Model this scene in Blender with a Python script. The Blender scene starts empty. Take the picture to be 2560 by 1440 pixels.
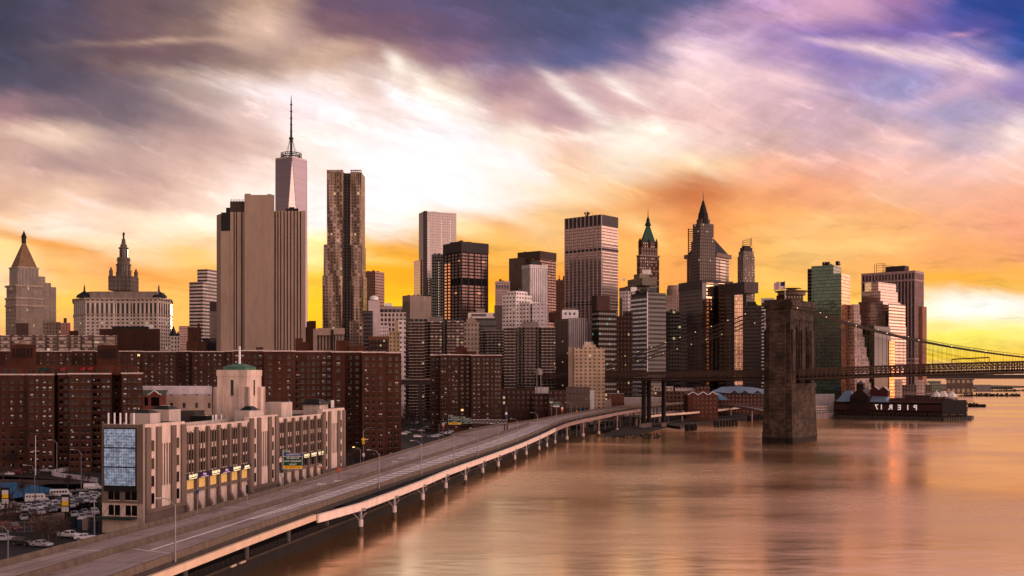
import bpy, bmesh, math, random
from mathutils import Vector, Matrix
random.seed(11)
S = bpy.context.scene
COL = S.collection
# ---------------------------------------------------------------- camera
H0 = 40.0; F = 2700.0; HZ = 935.0
cam = bpy.data.cameras.new('camera'); camo = bpy.data.objects.new('camera', cam); COL.objects.link(camo)
camo.location = (0, 0, H0); camo.rotation_euler = (math.radians(90), 0, 0)
cam.sensor_width = 36; cam.lens = 36 * F / 2560; cam.shift_y = (HZ - 720) / 2560
cam.clip_start = 1; cam.clip_end = 60000
S.camera = camo
S.view_settings.view_transform = 'Standard'; S.view_settings.look = 'None'
S.view_settings.exposure = 0.0; S.view_settings.gamma = 1.0
S.cycles.max_bounces = 5; S.cycles.diffuse_bounces = 2; S.cycles.glossy_bounces = 3
S.cycles.use_denoising = True
def lin(c):
    r = []
    for v in c[:3]:
        v = v / 255.0
        r.append(v / 12.92 if v <= 0.04045 else ((v + 0.055) / 1.055) ** 2.4)
    return tuple(r) + (1.0,)
# ---------------------------------------------------------------- node maths
class V:
    def __init__(s, nt, sock): s.nt = nt; s.k = sock
    def op(s, o, b=None, c=None, r=False):
        n = s.nt.nodes.new('ShaderNodeMath'); n.operation = o
        for i, x in enumerate([s, b, c]):
            if x is None: continue
            j = i if not r or i > 1 else 1 - i
            if isinstance(x, V): s.nt.links.new(x.k, n.inputs[j])
            else: n.inputs[j].default_value = x
        return V(s.nt, n.outputs[0])
    def __add__(s, b): return s.op('ADD', b)
    __radd__ = __add__
    def __sub__(s, b): return s.op('SUBTRACT', b)
    def __rsub__(s, b): return s.op('SUBTRACT', b, r=True)
    def __mul__(s, b): return s.op('MULTIPLY', b)
    __rmul__ = __mul__
    def __truediv__(s, b): return s.op('DIVIDE', b)
    def fract(s): return s.op('FRACT')
    def floor(s): return s.op('FLOOR')
    def abs(s): return s.op('ABSOLUTE')
    def lt(s, b): return s.op('LESS_THAN', b)
    def gt(s, b): return s.op('GREATER_THAN', b)
    def mx(s, b): return s.op('MAXIMUM', b)
    def mn(s, b): return s.op('MINIMUM', b)
    def exp(s): return s.op('EXPONENT')
    def smooth(s, a, b, t0=0.0, t1=1.0):
        n = s.nt.nodes.new('ShaderNodeMapRange'); n.interpolation_type = 'SMOOTHSTEP'
        s.nt.links.new(s.k, n.inputs[0])
        for i, x in enumerate((a, b, t0, t1)): n.inputs[i + 1].default_value = x
        return V(s.nt, n.outputs[0])
def vec(nt, x, y, z=0.0):
    n = nt.nodes.new('ShaderNodeCombineXYZ')
    for i, q in enumerate((x, y, z)):
        if isinstance(q, V): nt.links.new(q.k, n.inputs[i])
        else: n.inputs[i].default_value = q
    return n.outputs[0]
def noise(nt, v, scale=1.0, detail=2.0, rough=0.5, dims='3D'):
    n = nt.nodes.new('ShaderNodeTexNoise'); n.noise_dimensions = dims
    n.inputs['Scale'].default_value = scale; n.inputs['Detail'].default_value = detail; n.inputs['Roughness'].default_value = rough
    nt.links.new(v, n.inputs['Vector'])
    return V(nt, n.outputs[0])
def mixc(nt, f, a, b, blend='MIX'):
    n = nt.nodes.new('ShaderNodeMix'); n.data_type = 'RGBA'; n.blend_type = blend
    if isinstance(f, V): nt.links.new(f.k, n.inputs[0])
    else: n.inputs[0].default_value = f
    for x, j in ((a, 6), (b, 7)):
        if isinstance(x, (tuple, list)): n.inputs[j].default_value = tuple(x[:3]) + (1.0,)
        else: nt.links.new(x, n.inputs[j])
    return n.outputs[2]
# ---------------------------------------------------------------- world: sunset sky
W = bpy.data.worlds.new('World'); S.world = W; W.use_nodes = True
wt = W.node_tree; wt.nodes.clear()
SUN_AZ, SUN_EL = math.radians(-13), math.radians(4.0)
def build_sky():
    nt = wt
    tc = nt.nodes.new('ShaderNodeTexCoord'); sp = nt.nodes.new('ShaderNodeSeparateXYZ')
    nt.links.new(tc.outputs['Generated'], sp.inputs[0])
    x, y, z = (V(nt, sp.outputs[i]) for i in range(3))
    yy = y.mx(0.12)
    px = x / yy * F + 1280.0           # heading and height of the direction, in a flat map of the western sky
    py = HZ - z / yy * F
    # wispy warp, streaks running down to the south
    a = math.radians(17); ca, sa = math.cos(a), math.sin(a)
    s_ = px * ca + py * sa; t_ = py * ca - px * sa
    n1 = noise(nt, vec(nt, s_ / 420.0, t_ / 110.0, 3.7), 1.0, 4.0, 0.55)
    n2 = noise(nt, vec(nt, s_ / 420.0, t_ / 110.0, 9.1), 1.0, 4.0, 0.55)
    n3 = noise(nt, vec(nt, s_ / 230.0, t_ / 34.0, 1.3), 1.0, 5.0, 0.6)
    n4 = noise(nt, vec(nt, px / 60.0, py / 60.0, 5.0), 1.0, 3.0, 0.6)
    wx = px + (n1 - 0.5) * 230.0 + (n4 - 0.5) * 26.0
    wy = py + (n2 - 0.5) * 95.0 + (n3 - 0.5) * 26.0 + (n4 - 0.5) * 18.0
    rows = SKY
    tpos = (wx / 2560.0).mx(-0.2).mn(1.2) / 1.4 + 0.2 / 1.4
    prev = None
    for (ry, cols) in rows:
        r = nt.nodes.new('ShaderNodeValToRGB'); cr = r.color_ramp; cr.interpolation = 'EASE'
        nt.links.new(tpos.k, r.inputs[0])
        n = len(cols)
        while len(cr.elements) < n: cr.elements.new(0.5)
        for i, c in enumerate(cols):
            e = cr.elements[i]; e.position = (i / (n - 1) + 0.2) / 1.4
            e.color = lin((c[0], c[1] * (0.925 if 650 < ry < 910 and i < 12 else 1.0), c[2]))
        if prev is None: out = r.outputs[0]
        else: out = mixc(nt, wy.smooth(prev, ry), out, r.outputs[0])
        prev = ry
    for (cx, cy, L, wd, ang, col, amt) in CLOUDS:
        aa = math.radians(ang); c1, s1 = math.cos(aa), math.sin(aa)
        dx = wx * 0.35 + px * 0.65 - cx; dy = wy * 0.5 + py * 0.5 - cy
        p = (dx * c1 + dy * s1) / L; q = (dy * c1 - dx * s1) / wd
        m = ((p * p + q * q) * -1.0).exp() * (n3.smooth(0.25, 0.62, 0.45, 1.0) * amt)
        out = mixc(nt, m.mn(1.0), out, lin(col))
    # fine fibres in brightness
    fib = (n3 - 0.5) * 0.34 + (n4 - 0.5) * 0.2 + 1.0
    up = py.smooth(700.0, 300.0, 0.25, 1.0)
    b_ = math.radians(-28); cb, sb = math.cos(b_), math.sin(b_)
    n5 = noise(nt, vec(nt, (px * cb + py * sb) / 230.0, (py * cb - px * sb) / 62.0, 12.0), 1.0, 5.0, 0.6)
    n6 = noise(nt, vec(nt, (wx * 0.93 + wy * 0.36) / 190.0, (wy * 0.93 - wx * 0.36) / 50.0, 17.0), 1.0, 8.0, 0.66)
    w5 = px.smooth(1350.0, 1800.0) * 0.55
    n7 = noise(nt, vec(nt, (px + (n1 - 0.5) * 160.0) / 300.0, (py + (n2 - 0.5) * 60.0 + (n4 - 0.5) * 30.0) / 42.0, 23.0), 1.0, 6.0, 0.66)
    wisp = n6.smooth(0.53, 0.70) * 0.24 - n6.smooth(0.47, 0.30) * 0.10
    lowb = py.smooth(420.0, 640.0)
    g = ((fib - 1.0) + (n5 - 0.5) * w5 + (n6 - 0.5) * 0.25 + wisp) * up + (n7.smooth(0.5, 0.68) * 0.13 - n7.smooth(0.5, 0.33) * 0.19) * lowb + 1.03
    sc = nt.nodes.new('ShaderNodeVectorMath'); sc.operation = 'SCALE'
    nt.links.new(out, sc.inputs[0]); nt.links.new(g.k, sc.inputs[3])
    hs = nt.nodes.new('ShaderNodeHueSaturation'); nt.links.new((lowb * 0.02 + 1.0).k, hs.inputs['Saturation'])
    nt.links.new(sc.outputs[0], hs.inputs['Color'])
    front = hs.outputs[0]
    # the half of the sky behind the viewer: unseen, shaped as warm fill low down, bluer above
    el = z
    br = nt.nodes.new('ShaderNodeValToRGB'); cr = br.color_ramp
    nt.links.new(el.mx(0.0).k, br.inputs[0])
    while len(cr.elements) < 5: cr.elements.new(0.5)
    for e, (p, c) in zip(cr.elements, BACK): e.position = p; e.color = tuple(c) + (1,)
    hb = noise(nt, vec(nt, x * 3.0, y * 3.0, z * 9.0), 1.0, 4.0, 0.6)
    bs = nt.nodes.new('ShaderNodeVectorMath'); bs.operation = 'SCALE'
    nt.links.new(br.outputs[0], bs.inputs[0]); nt.links.new((hb.smooth(0.3, 0.7, 0.75, 1.25) * x.smooth(-0.4, 0.85, 0.46, 2.5)).k, bs.inputs[3])  # brighter to the right, an added key for walls facing the river
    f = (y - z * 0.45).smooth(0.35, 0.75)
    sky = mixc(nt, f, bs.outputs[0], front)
    # air scattered in by the clear sky itself
    nsky = nt.nodes.new('ShaderNodeTexSky'); nsky.sky_type = 'NISHITA'; nsky.sun_disc = False
    nsky.sun_elevation = SUN_EL; nsky.sun_rotation = SUN_AZ
    b1 = nt.nodes.new('ShaderNodeBackground'); b1.inputs[1].default_value = 1.0
    b2 = nt.nodes.new('ShaderNodeBackground'); b2.inputs[1].default_value = 0.004
    nt.links.new(sky, b1.inputs[0]); nt.links.new(nsky.outputs[0], b2.inputs[0])
    ad = nt.nodes.new('ShaderNodeAddShader'); o = nt.nodes.new('ShaderNodeOutputWorld')
    nt.links.new(b1.outputs[0], ad.inputs[0]); nt.links.new(b2.outputs[0], ad.inputs[1]); nt.links.new(ad.outputs[0], o.inputs[0])
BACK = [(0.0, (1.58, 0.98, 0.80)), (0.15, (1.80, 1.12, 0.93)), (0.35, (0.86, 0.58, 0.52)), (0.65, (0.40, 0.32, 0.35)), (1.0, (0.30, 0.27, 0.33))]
SKY = [
 (-900, [(165,124,112),(186,138,118),(206,150,122),(216,156,124),(216,156,124),(212,150,124),(200,140,120),(176,126,116)]),  # rows above the frame, brightened to add light on water and roofs
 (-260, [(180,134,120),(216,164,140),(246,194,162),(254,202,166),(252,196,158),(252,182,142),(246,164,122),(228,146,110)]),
 (0,   [(56,56,82),(72,66,92),(105,80,90),(112,90,96),(185,150,130),(104,78,102),(100,80,112),(86,76,112),(75,76,112),(70,78,112),(75,80,115),(80,86,130),(190,150,190),(215,165,190),(165,120,170),(44,68,146),(20,60,140)]),
 (70,  [(50,52,80),(78,68,92),(108,82,92),(132,104,100),(218,182,164),(125,92,105),(112,82,105),(98,80,115),(76,76,112),(72,78,118),(80,86,130),(168,138,172),(165,130,178),(165,125,178),(125,100,168),(90,85,162),(25,68,148)]),
 (140, [(58,58,84),(82,72,92),(110,82,92),(115,88,95),(170,140,130),(205,170,150),(160,120,120),(140,105,130),(105,95,135),(88,92,140),(125,110,150),(238,204,214),(180,145,185),(150,125,185),(190,160,195),(180,150,190),(55,80,155)]),
 (210, [(74,70,96),(72,66,90),(108,90,105),(165,140,132),(222,192,178),(245,222,215),(228,198,188),(232,204,188),(160,125,140),(190,155,162),(225,190,190),(245,208,205),(225,185,195),(165,140,180),(155,145,190),(200,165,192),(145,125,180)]),
 (280, [(155,118,128),(120,98,112),(112,95,110),(170,140,140),(225,195,190),(255,240,242),(250,225,220),(255,242,235),(215,175,170),(190,150,160),(220,180,178),(245,200,195),(215,175,180),(200,165,180),(190,165,190),(175,160,195),(190,165,190)]),
 (350, [(200,160,150),(222,188,172),(165,140,140),(185,150,148),(215,180,172),(255,234,228),(255,244,244),(255,247,250),(255,237,222),(235,195,180),(255,238,222),(242,202,192),(220,178,170),(208,170,175),(232,188,185),(200,175,190),(240,208,204)]),
 (420, [(215,175,160),(182,146,145),(190,155,150),(215,178,168),(245,215,205),(254,230,222),(255,247,252),(255,248,252),(255,244,238),(242,200,170),(250,225,200),(255,212,165),(245,180,150),(235,170,150),(245,188,170),(245,195,185),(250,200,180)]),
 (490, [(220,175,150),(235,195,170),(205,165,155),(235,200,185),(255,235,225),(255,242,240),(255,248,252),(255,248,252),(255,242,230),(255,218,175),(240,178,118),(218,132,78),(250,170,110),(245,170,125),(245,185,150),(245,180,150),(245,175,145)]),
 (560, [(252,205,165),(255,232,215),(255,222,195),(255,238,215),(255,242,232),(255,246,244),(255,246,242),(255,228,176),(250,192,114),(245,190,120),(245,165,95),(245,155,90),(252,175,100),(252,185,115),(250,180,120),(248,175,130),(245,165,130)]),
 (630, [(255,218,150),(242,184,116),(248,208,164),(251,194,122),(255,235,200),(255,226,155),(247,170,58),(236,152,50),(250,185,90),(245,180,95),(255,180,95),(250,165,95),(253,190,105),(253,195,120),(253,190,120),(248,170,110),(245,165,115)]),
 (700, [(255,230,165),(254,202,110),(246,182,96),(252,184,92),(255,206,104),(255,212,62),(253,184,32),(250,172,32),(252,180,55),(250,160,60),(252,185,90),(252,175,90),(252,195,100),(253,185,100),(252,180,100),(248,180,85),(250,188,88)]),
 (765, [(255,218,125),(255,212,90),(250,192,104),(253,198,96),(255,208,62),(255,208,12),(255,208,4),(255,206,20),(255,200,24),(255,190,60),(255,190,70),(255,195,60),(255,200,62),(255,210,90),(255,235,160),(255,250,232),(255,247,220)]),
 (840, [(250,192,112),(240,168,110),(246,182,100),(255,190,90),(255,190,60),(255,188,14),(255,190,8),(255,192,20),(255,190,30),(255,195,50),(255,200,60),(255,205,60),(255,212,66),(255,222,72),(255,232,100),(255,236,110),(255,238,130)]),
 (900, [(240,170,118),(240,165,110),(244,176,100),(250,180,90),(252,180,60),(252,178,30),(252,180,24),(252,180,40),(252,180,50),(252,186,60),(252,192,64),(252,196,66),(252,204,68),(252,212,70),(252,216,72),(250,206,70),(250,200,80)]),
 (942, [(225,160,130),(225,160,125),(230,165,115),(238,170,110),(240,172,90),(240,172,80),(240,172,80),(240,172,80),(240,172,85),(240,174,90),(240,176,95),(240,178,100),(240,182,110),(240,188,120),(240,190,130),(238,184,140),(236,178,145)]),
 (1100, [(120,92,84),(120,92,84),(125,95,84),(130,98,84),(130,98,84),(130,98,84),(130,98,84),(130,98,90)]),
]
# long clouds: heading, height, length, thickness, slope, colour, weight
CLOUDS = [
 (430,102,190,9,-3,(196,158,140),0.75),(470,185,170,16,9,(196,164,146),0.6),(300,140,170,22,4,(92,72,88),0.5),(570,135,80,18,22,(110,86,96),0.6),
 (330,265,190,26,13,(98,88,108),0.6),(700,235,170,34,10,(255,240,246),0.8),(560,290,140,18,20,(214,186,180),0.5),
 (110,350,120,14,10,(236,204,184),0.7),(120,400,80,22,6,(160,130,134),0.5),(210,505,75,9,20,(255,226,214),0.7),
 (985,165,38,20,52,(255,240,228),0.95),(1095,235,110,26,38,(255,242,228),0.9),(1000,245,60,20,40,(255,246,252),0.9),(1110,300,130,24,32,(255,248,252),0.85),
 (900,385,70,13,25,(255,250,255),0.9),(1290,405,95,20,33,(255,250,252),0.95),(1200,500,150,26,22,(255,248,246),0.6),
 (1390,205,45,10,35,(232,200,196),0.7),(1470,262,110,17,38,(255,238,230),0.95),(1560,225,75,17,32,(255,236,228),0.95),(1430,300,80,22,30,(184,148,160),0.5),
 (1615,345,75,30,10,(255,244,226),1.0),(1740,405,75,12,30,(255,232,198),0.8),(1500,340,110,14,-2,(255,240,226),0.6),
 (1735,475,100,46,5,(190,100,58),0.85),(1650,500,70,20,-20,(214,126,74),0.6),(1500,535,120,14,6,(232,150,92),0.5),(2150,520,130,16,8,(226,146,98),0.5),(1960,480,90,16,-10,(236,150,110),0.5),(1590,560,60,18,20,(255,220,150),0.7),(1640,590,40,14,60,(255,214,140),0.4),
 (1750,132,60,28,25,(250,216,220),0.9),(1830,100,70,12,-20,(214,176,200),0.6),(1985,45,150,20,-3,(222,176,196),0.6),(1950,205,120,18,10,(246,206,210),0.85),
 (2070,112,80,10,10,(226,186,204),0.7),(2190,128,90,12,9,(246,212,216),0.9),(2340,150,140,18,12,(253,222,220),1.0),(2450,175,60,10,20,(244,206,212),0.8),
 (2395,88,46,9,-12,(216,158,196),0.8),(2100,85,150,12,-6,(104,98,164),0.5),(2150,165,140,13,8,(128,116,178),0.6),(2420,120,120,12,20,(70,84,160),0.5),
 (2260,352,60,10,4,(255,206,196),0.8),(2040,400,70,14,4,(252,202,192),0.6),(2330,245,160,16,-18,(218,178,196),0.5),(2540,330,30,40,30,(255,230,220),0.8),
 (120,612,200,15,11,(232,150,72),0.85),(330,680,140,15,14,(226,138,62),0.7),(60,560,90,9,14,(255,236,214),0.6),
 (1230,550,120,13,14,(232,150,88),0.6),(1180,625,110,16,6,(232,142,48),0.5),(1000,620,70,14,-6,(240,165,70),0.5),(930,655,90,12,4,(255,208,120),0.6),
 (2330,700,260,17,-6,(250,176,66),0.7),(2440,765,200,26,-4,(255,253,246),1.0),(2420,820,140,9,-3,(255,240,170),0.6),
 (2180,660,200,22,-3,(248,168,94),0.6),(2050,560,150,20,-8,(255,200,140),0.5),(1990,620,60,40,0,(255,210,140),0.4),
]
build_sky()
sl = bpy.data.lights.new('sun', 'SUN'); so = bpy.data.objects.new('sun', sl); COL.objects.link(so)
sl.energy = 2.2; sl.angle = math.radians(10); sl.color = (1.0, 0.55, 0.28)
so.rotation_euler = Vector((math.sin(SUN_AZ) * math.cos(SUN_EL), math.cos(SUN_AZ) * math.cos(SUN_EL), math.sin(SUN_EL))).to_track_quat('Z', 'Y').to_euler()
so.location = (600, 1200, 400)
# ---------------------------------------------------------------- places: where a sight line meets a height or a distance
def P(px, py, d): return Vector(((px - 1280) / F * d, d, H0 - (py - HZ) / F * d))
def G(px, py, z=3.0):
    d = F * (H0 - z) / (py - HZ); return Vector(((px - 1280) / F * d, d, z))
def zat(py, d): return H0 - (py - HZ) / F * d
# ---------------------------------------------------------------- mesh builder
class MB:
    def __init__(s): s.v = []; s.f = []; s.m = []; s.uv = []
    def face(s, pts, m=0, uv=None):
        b = len(s.v); s.v += [tuple(p) for p in pts]; s.f.append(tuple(range(b, b + len(pts)))); s.m.append(m)
        if uv is None:
            p = [Vector(q) for q in pts]
            n = (p[1] - p[0]).cross(p[2] - p[0])
            if n.length < 1e-9 and len(p) > 3: n = (p[2] - p[1]).cross(p[3] - p[1])
            if n.length < 1e-9: n = Vector((0, 0, 1))
            n.normalize()
            if abs(n.z) > 0.9: uv = [(q.x, q.y) for q in p]
            else:
                t = Vector((-n.y, n.x, 0)).normalized()
                uv = [(q.dot(t), q.z) for q in p]
        s.uv += uv
    def prism(s, poly, z0, z1, m=0, mt=None, top=True, bot=False, close=True, v0=None):
        n = len(poly); u = 0.0; v0 = z0 if v0 is None else v0
        for i in range(n if close else n - 1):
            a = Vector(poly[i][:2]); b = Vector(poly[(i + 1) % n][:2]); L = (b - a).length
            za = z0[i] if isinstance(z0, list) else z0; zb = z0[(i + 1) % n] if isinstance(z0, list) else z0
            ya = z1[i] if isinstance(z1, list) else z1; yb = z1[(i + 1) % n] if isinstance(z1, list) else z1
            s.face([(a.x, a.y, za), (b.x, b.y, zb), (b.x, b.y, yb), (a.x, a.y, ya)], m,
                   [(0, za - 0), (L, zb - 0), (L, yb - 0), (0, ya - 0)])
        mt = m if mt is None else mt
        if top: s.face([(p[0], p[1], z1[i] if isinstance(z1, list) else z1) for i, p in enumerate(poly)], mt)
        if bot: s.face([(p[0], p[1], z0[i] if isinstance(z0, list) else z0) for i, p in reversed(list(enumerate(poly)))], mt)
    def taper(s, p0, z0, p1, z1, m=0, top=True):
        n = len(p0)
        for i in range(n):
            j = (i + 1) % n
            s.face([(*p0[i][:2], z0), (*p0[j][:2], z0), (*p1[j][:2], z1), (*p1[i][:2], z1)], m)
        if top: s.face([(*p[:2], z1) for p in p1], m)
    def box(s, x0, y0, z0, x1, y1, z1, m=0, bot=True):
        s.prism([(x0, y0), (x1, y0), (x1, y1), (x0, y1)], z0, z1, m, bot=bot)
    def bar(s, a, b, w, h=None, m=0, up=(0, 0, 1)):
        a = Vector(a); b = Vector(b); h = w if h is None else h
        d = b - a
        if d.length < 1e-6: return
        d.normalize(); u = Vector(up)
        if abs(d.dot(u)) > 0.98: u = Vector((1, 0, 0))
        r = d.cross(u).normalized(); u = r.cross(d).normalized()
        q = [r * w / 2 * i + u * h / 2 * j for i, j in ((-1, -1), (1, -1), (1, 1), (-1, 1))]
        for i in range(4):
            j = (i + 1) % 4
            s.face([a + q[i], a + q[j], b + q[j], b + q[i]], m)
        s.face([a + k for k in reversed(q)], m); s.face([b + k for k in q], m)
    def tube(s, pts, r, n=6, m=0, cap=True):
        pts = [Vector(p) for p in pts]; rs = r if isinstance(r, (list, tuple)) else [r] * len(pts)
        rings = []
        for i, p in enumerate(pts):
            d = (pts[min(i + 1, len(pts) - 1)] - pts[max(i - 1, 0)]).normalized()
            u = Vector((0, 0, 1)) if abs(d.z) < 0.95 else Vector((1, 0, 0))
            a = d.cross(u).normalized(); b = d.cross(a)
            rings.append([p + (a * math.cos(2 * math.pi * k / n) + b * math.sin(2 * math.pi * k / n)) * rs[i] for k in range(n)])
        for i in range(len(pts) - 1):
            for k in range(n):
                l = (k + 1) % n
                s.face([rings[i][k], rings[i + 1][k], rings[i + 1][l], rings[i][l]], m)
        if cap and n > 3:
            s.face(rings[0], m); s.face(list(reversed(rings[-1])), m)
    def lathe(s, c, prof, n=16, m=0, sm=None):
        c = Vector(c)
        for (r0, z0), (r1, z1) in zip(prof, prof[1:]):
            for k in range(n):
                a = 2 * math.pi * k / n; b = 2 * math.pi * (k + 1) / n
                q = [(c.x + r0 * math.cos(a), c.y + r0 * math.sin(a), c.z + z0), (c.x + r0 * math.cos(b), c.y + r0 * math.sin(b), c.z + z0),
                     (c.x + r1 * math.cos(b), c.y + r1 * math.sin(b), c.z + z1), (c.x + r1 * math.cos(a), c.y + r1 * math.sin(a), c.z + z1)]
                if r1 < 1e-4: q = q[:3]
                elif r0 < 1e-4: q = [q[0], q[2], q[3]]
                s.face(q, m)
        r, z = prof[-1]
        if r > 1e-4: s.face([(c.x + r * math.cos(2 * math.pi * k / n), c.y + r * math.sin(2 * math.pi * k / n), c.z + z) for k in range(n)], m)
    def mesh(s, name, mats, org=(0, 0, 0)):
        o = Vector(org); me = bpy.data.meshes.new(name)
        me.from_pydata([(p[0] - o.x, p[1] - o.y, p[2] - o.z) for p in s.v], [], s.f)
        l = me.uv_layers.new(name='UVMap'); l.data.foreach_set('uv', [c for q in s.uv for c in q])
        me.polygons.foreach_set('material_index', s.m)
        for m in (mats if isinstance(mats, (list, tuple)) else [mats]): me.materials.append(m)
        me.update(); return me
def circ(c, r, n=16, ph=0.0, sx=1.0, sy=1.0): return [(c[0] + r * sx * math.cos(ph + 2 * math.pi * k / n), c[1] + r * sy * math.sin(ph + 2 * math.pi * k / n)) for k in range(n)]
def link(name, data, parent=None, loc=None):
    o = bpy.data.objects.new(name, data); COL.objects.link(o)
    if parent is not None: o.parent = parent
    if loc is not None: o.location = loc
    return o
def part(name, mb, mats, root, label=None, kind=None, top=None):
    org = root.location if top is None else top.location
    if top is not None: pass
    o = link(name, mb.mesh(name, mats, org), root)
    if label: o['label'] = label
    if kind: o['kind'] = kind
    return o
def sub(name, mb, mats, par, top): return part(name, mb, mats, par, top=top)
def tag(o, label=None, cat=None, group=None, kind=None):
    if label: o['label'] = label
    if cat: o['category'] = cat
    if group: o['group'] = group
    if kind: o['kind'] = kind
    return o
def thing(name, label, cat, loc, group=None):
    return tag(link(name, None, None, loc), label, cat, group)
def solo(name, mb, mats, label=None, cat=None, group=None, kind=None, loc=None):
    loc = Vector(loc) if loc is not None else (Vector(mb.v[0]) if not kind else Vector((0, 0, 0)))
    return tag(link(name, mb.mesh(name, mats, loc), None, loc), label, cat, group, kind)
def dup(root, loc, rz=None, label=None, group=None, mats=None):
    r = root.copy(); COL.objects.link(r); r.location = loc
    if rz is not None: r.rotation_euler = (0, 0, rz)
    if label: r['label'] = label
    if group: r['group'] = group
    def rec(o, n):
        for ch in kids.get(o.name, []):
            c = ch.copy(); COL.objects.link(c); c.parent = n
            if mats and ch.name.split('.')[0] in mats: c.material_slots[0].link = 'OBJECT'; c.material_slots[0].material = mats[ch.name.split('.')[0]]
            rec(ch, c)
    kids = {}
    for o in root.children_recursive: kids.setdefault(o.parent.name, []).append(o)
    rec(root, r); return r
# ---------------------------------------------------------------- materials
MATS = {}
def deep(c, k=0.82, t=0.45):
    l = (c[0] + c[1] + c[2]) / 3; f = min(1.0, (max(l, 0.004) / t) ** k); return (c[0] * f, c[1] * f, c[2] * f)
def plain(name, c, rough=0.8, metal=0.0, var=0.25, scale=0.35, emit=None, es=0.0, spec=0.3, streak=True):
    if name in MATS: return MATS[name]
    m = bpy.data.materials.new(name); m.use_nodes = True; nt = m.node_tree; b = nt.nodes['Principled BSDF']
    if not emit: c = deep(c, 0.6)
    b.inputs['Roughness'].default_value = rough; b.inputs['Metallic'].default_value = metal; b.inputs['Specular IOR Level'].default_value = spec
    if var > 0:
        tc = nt.nodes.new('ShaderNodeTexCoord'); mp = nt.nodes.new('ShaderNodeMapping'); nt.links.new(tc.outputs['Object'], mp.inputs[0])
        if streak: mp.inputs['Scale'].default_value = (1, 1, 0.25)
        n = noise(nt, mp.outputs[0], scale, 5.0, 0.65)
        f = n.smooth(0.25, 0.75)
        c0 = tuple(x * (1 - var) for x in c[:3]); c1 = tuple(min(1, x * (1 + var)) for x in c[:3])
        nt.links.new(mixc(nt, f, c0, c1), b.inputs['Base Color'])
    else: b.inputs['Base Color'].default_value = tuple(c[:3]) + (1,)
    if emit: b.inputs['Emission Color'].default_value = tuple(emit[:3]) + (1,); b.inputs['Emission Strength'].default_value = es
    MATS[name] = m; return m
def facade(name, wall, glass, bw, fh, ww, wh, lit=0.0, litc=(1.0, 0.75, 0.4), les=0.7, grough=0.12, gmetal=0.0, wrough=0.85, wmetal=0.0,
           spandrel=None, bandv=None, band=None, uoff=0.0, voff=0.0, gvar=0.5, pier=None, jit=0.0, spec=0.5, blind=0.0, blindc=(0.45, 0.36, 0.33), wvar=0.22, big=None):
    """a wall of bays bw by storeys fh; the opening is ww by wh of a cell; pier = (every n bays, share) heavier upright"""
    if name in MATS: return MATS[name]
    wall = deep(wall); glass = deep(glass, 0.55) if gmetal < 0.5 else glass; lit *= 0.4; les *= 0.65
    m = bpy.data.materials.new(name); m.use_nodes = True; nt = m.node_tree; b = nt.nodes['Principled BSDF']
    uvn = nt.nodes.new('ShaderNodeUVMap'); uvn.uv_map = 'UVMap'; sp = nt.nodes.new('ShaderNodeSeparateXYZ'); nt.links.new(uvn.outputs[0], sp.inputs[0])
    u = V(nt, sp.outputs[0]) + uoff; v = V(nt, sp.outputs[1]) + voff
    cu = u / bw; cv = v / fh
    fu = cu.fract(); fv = cv.fract(); iu = cu.floor(); iv = cv.floor()
    inu = (fu - 0.5).abs().lt(ww / 2); inv = (fv - 0.5).abs().lt(wh / 2)
    w = inu * inv
    if pier:
        pu = (u / (bw * pier[0])).fract(); w = w * (pu - 0.5).abs().lt(0.5 - pier[1] / 2)
    if band:
        for (z0, z1) in band: w = w * (1.0 - v.gt(z0 + voff) * v.lt(z1 + voff))
    tc = nt.nodes.new('ShaderNodeTexCoord')
    nv = noise(nt, tc.outputs['Object'], 0.06, 5.0, 0.6).smooth(0.3, 0.7, 1 - wvar, 1 + wvar)
    nv2 = noise(nt, vec(nt, u * 0.35, v * 0.02, 1.0), 1.0, 3.0, 0.6).smooth(0.3, 0.7, 1 - wvar * 0.6, 1 + wvar * 0.6)
    ws = nt.nodes.new('ShaderNodeVectorMath'); ws.operation = 'SCALE'; ws.inputs[0].default_value = tuple(wall[:3]); nt.links.new((nv * nv2).k, ws.inputs[3])
    wc = ws.outputs[0]
    if spandrel: wc = mixc(nt, inu * (1.0 - inv), wc, spandrel)
    wn = nt.nodes.new('ShaderNodeTexWhiteNoise'); wn.noise_dimensions = '2D'; nt.links.new(vec(nt, iu, iv), wn.inputs['Vector'])
    r = V(nt, wn.outputs['Value']); sc = nt.nodes.new('ShaderNodeSeparateColor'); nt.links.new(wn.outputs['Color'], sc.inputs[0]); r2 = V(nt, sc.outputs[1])
    gs = nt.nodes.new('ShaderNodeVectorMath'); gs.operation = 'SCALE'; gs.inputs[0].default_value = tuple(glass[:3]); nt.links.new((r2 * gvar + (1 - gvar / 2)).k, gs.inputs[3])
    gc = gs.outputs[0]
    if blind > 0: gc = mixc(nt, r2.lt(blind), gc, blindc)
    nt.links.new(mixc(nt, w, wc, gc), b.inputs['Base Color'])
    nt.links.new((w * (grough - wrough) + wrough).k, b.inputs['Roughness'])
    if gmetal or wmetal: nt.links.new((w * (gmetal - wmetal) + wmetal).k, b.inputs['Metallic'])
    nt.links.new((w * (spec - 0.2) + 0.2).k, b.inputs['Specular IOR Level'])
    if jit > 0:
        bp = nt.nodes.new('ShaderNodeBump'); bp.inputs['Strength'].default_value = jit; bp.inputs['Distance'].default_value = 1.0
        nb = noise(nt, vec(nt, u * 0.12 + r * 0.6, v * 0.12), 1.0, 2.0, 0.5)
        nt.links.new(nb.k, bp.inputs['Height']); nt.links.new(bp.outputs[0], b.inputs['Normal'])
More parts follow.
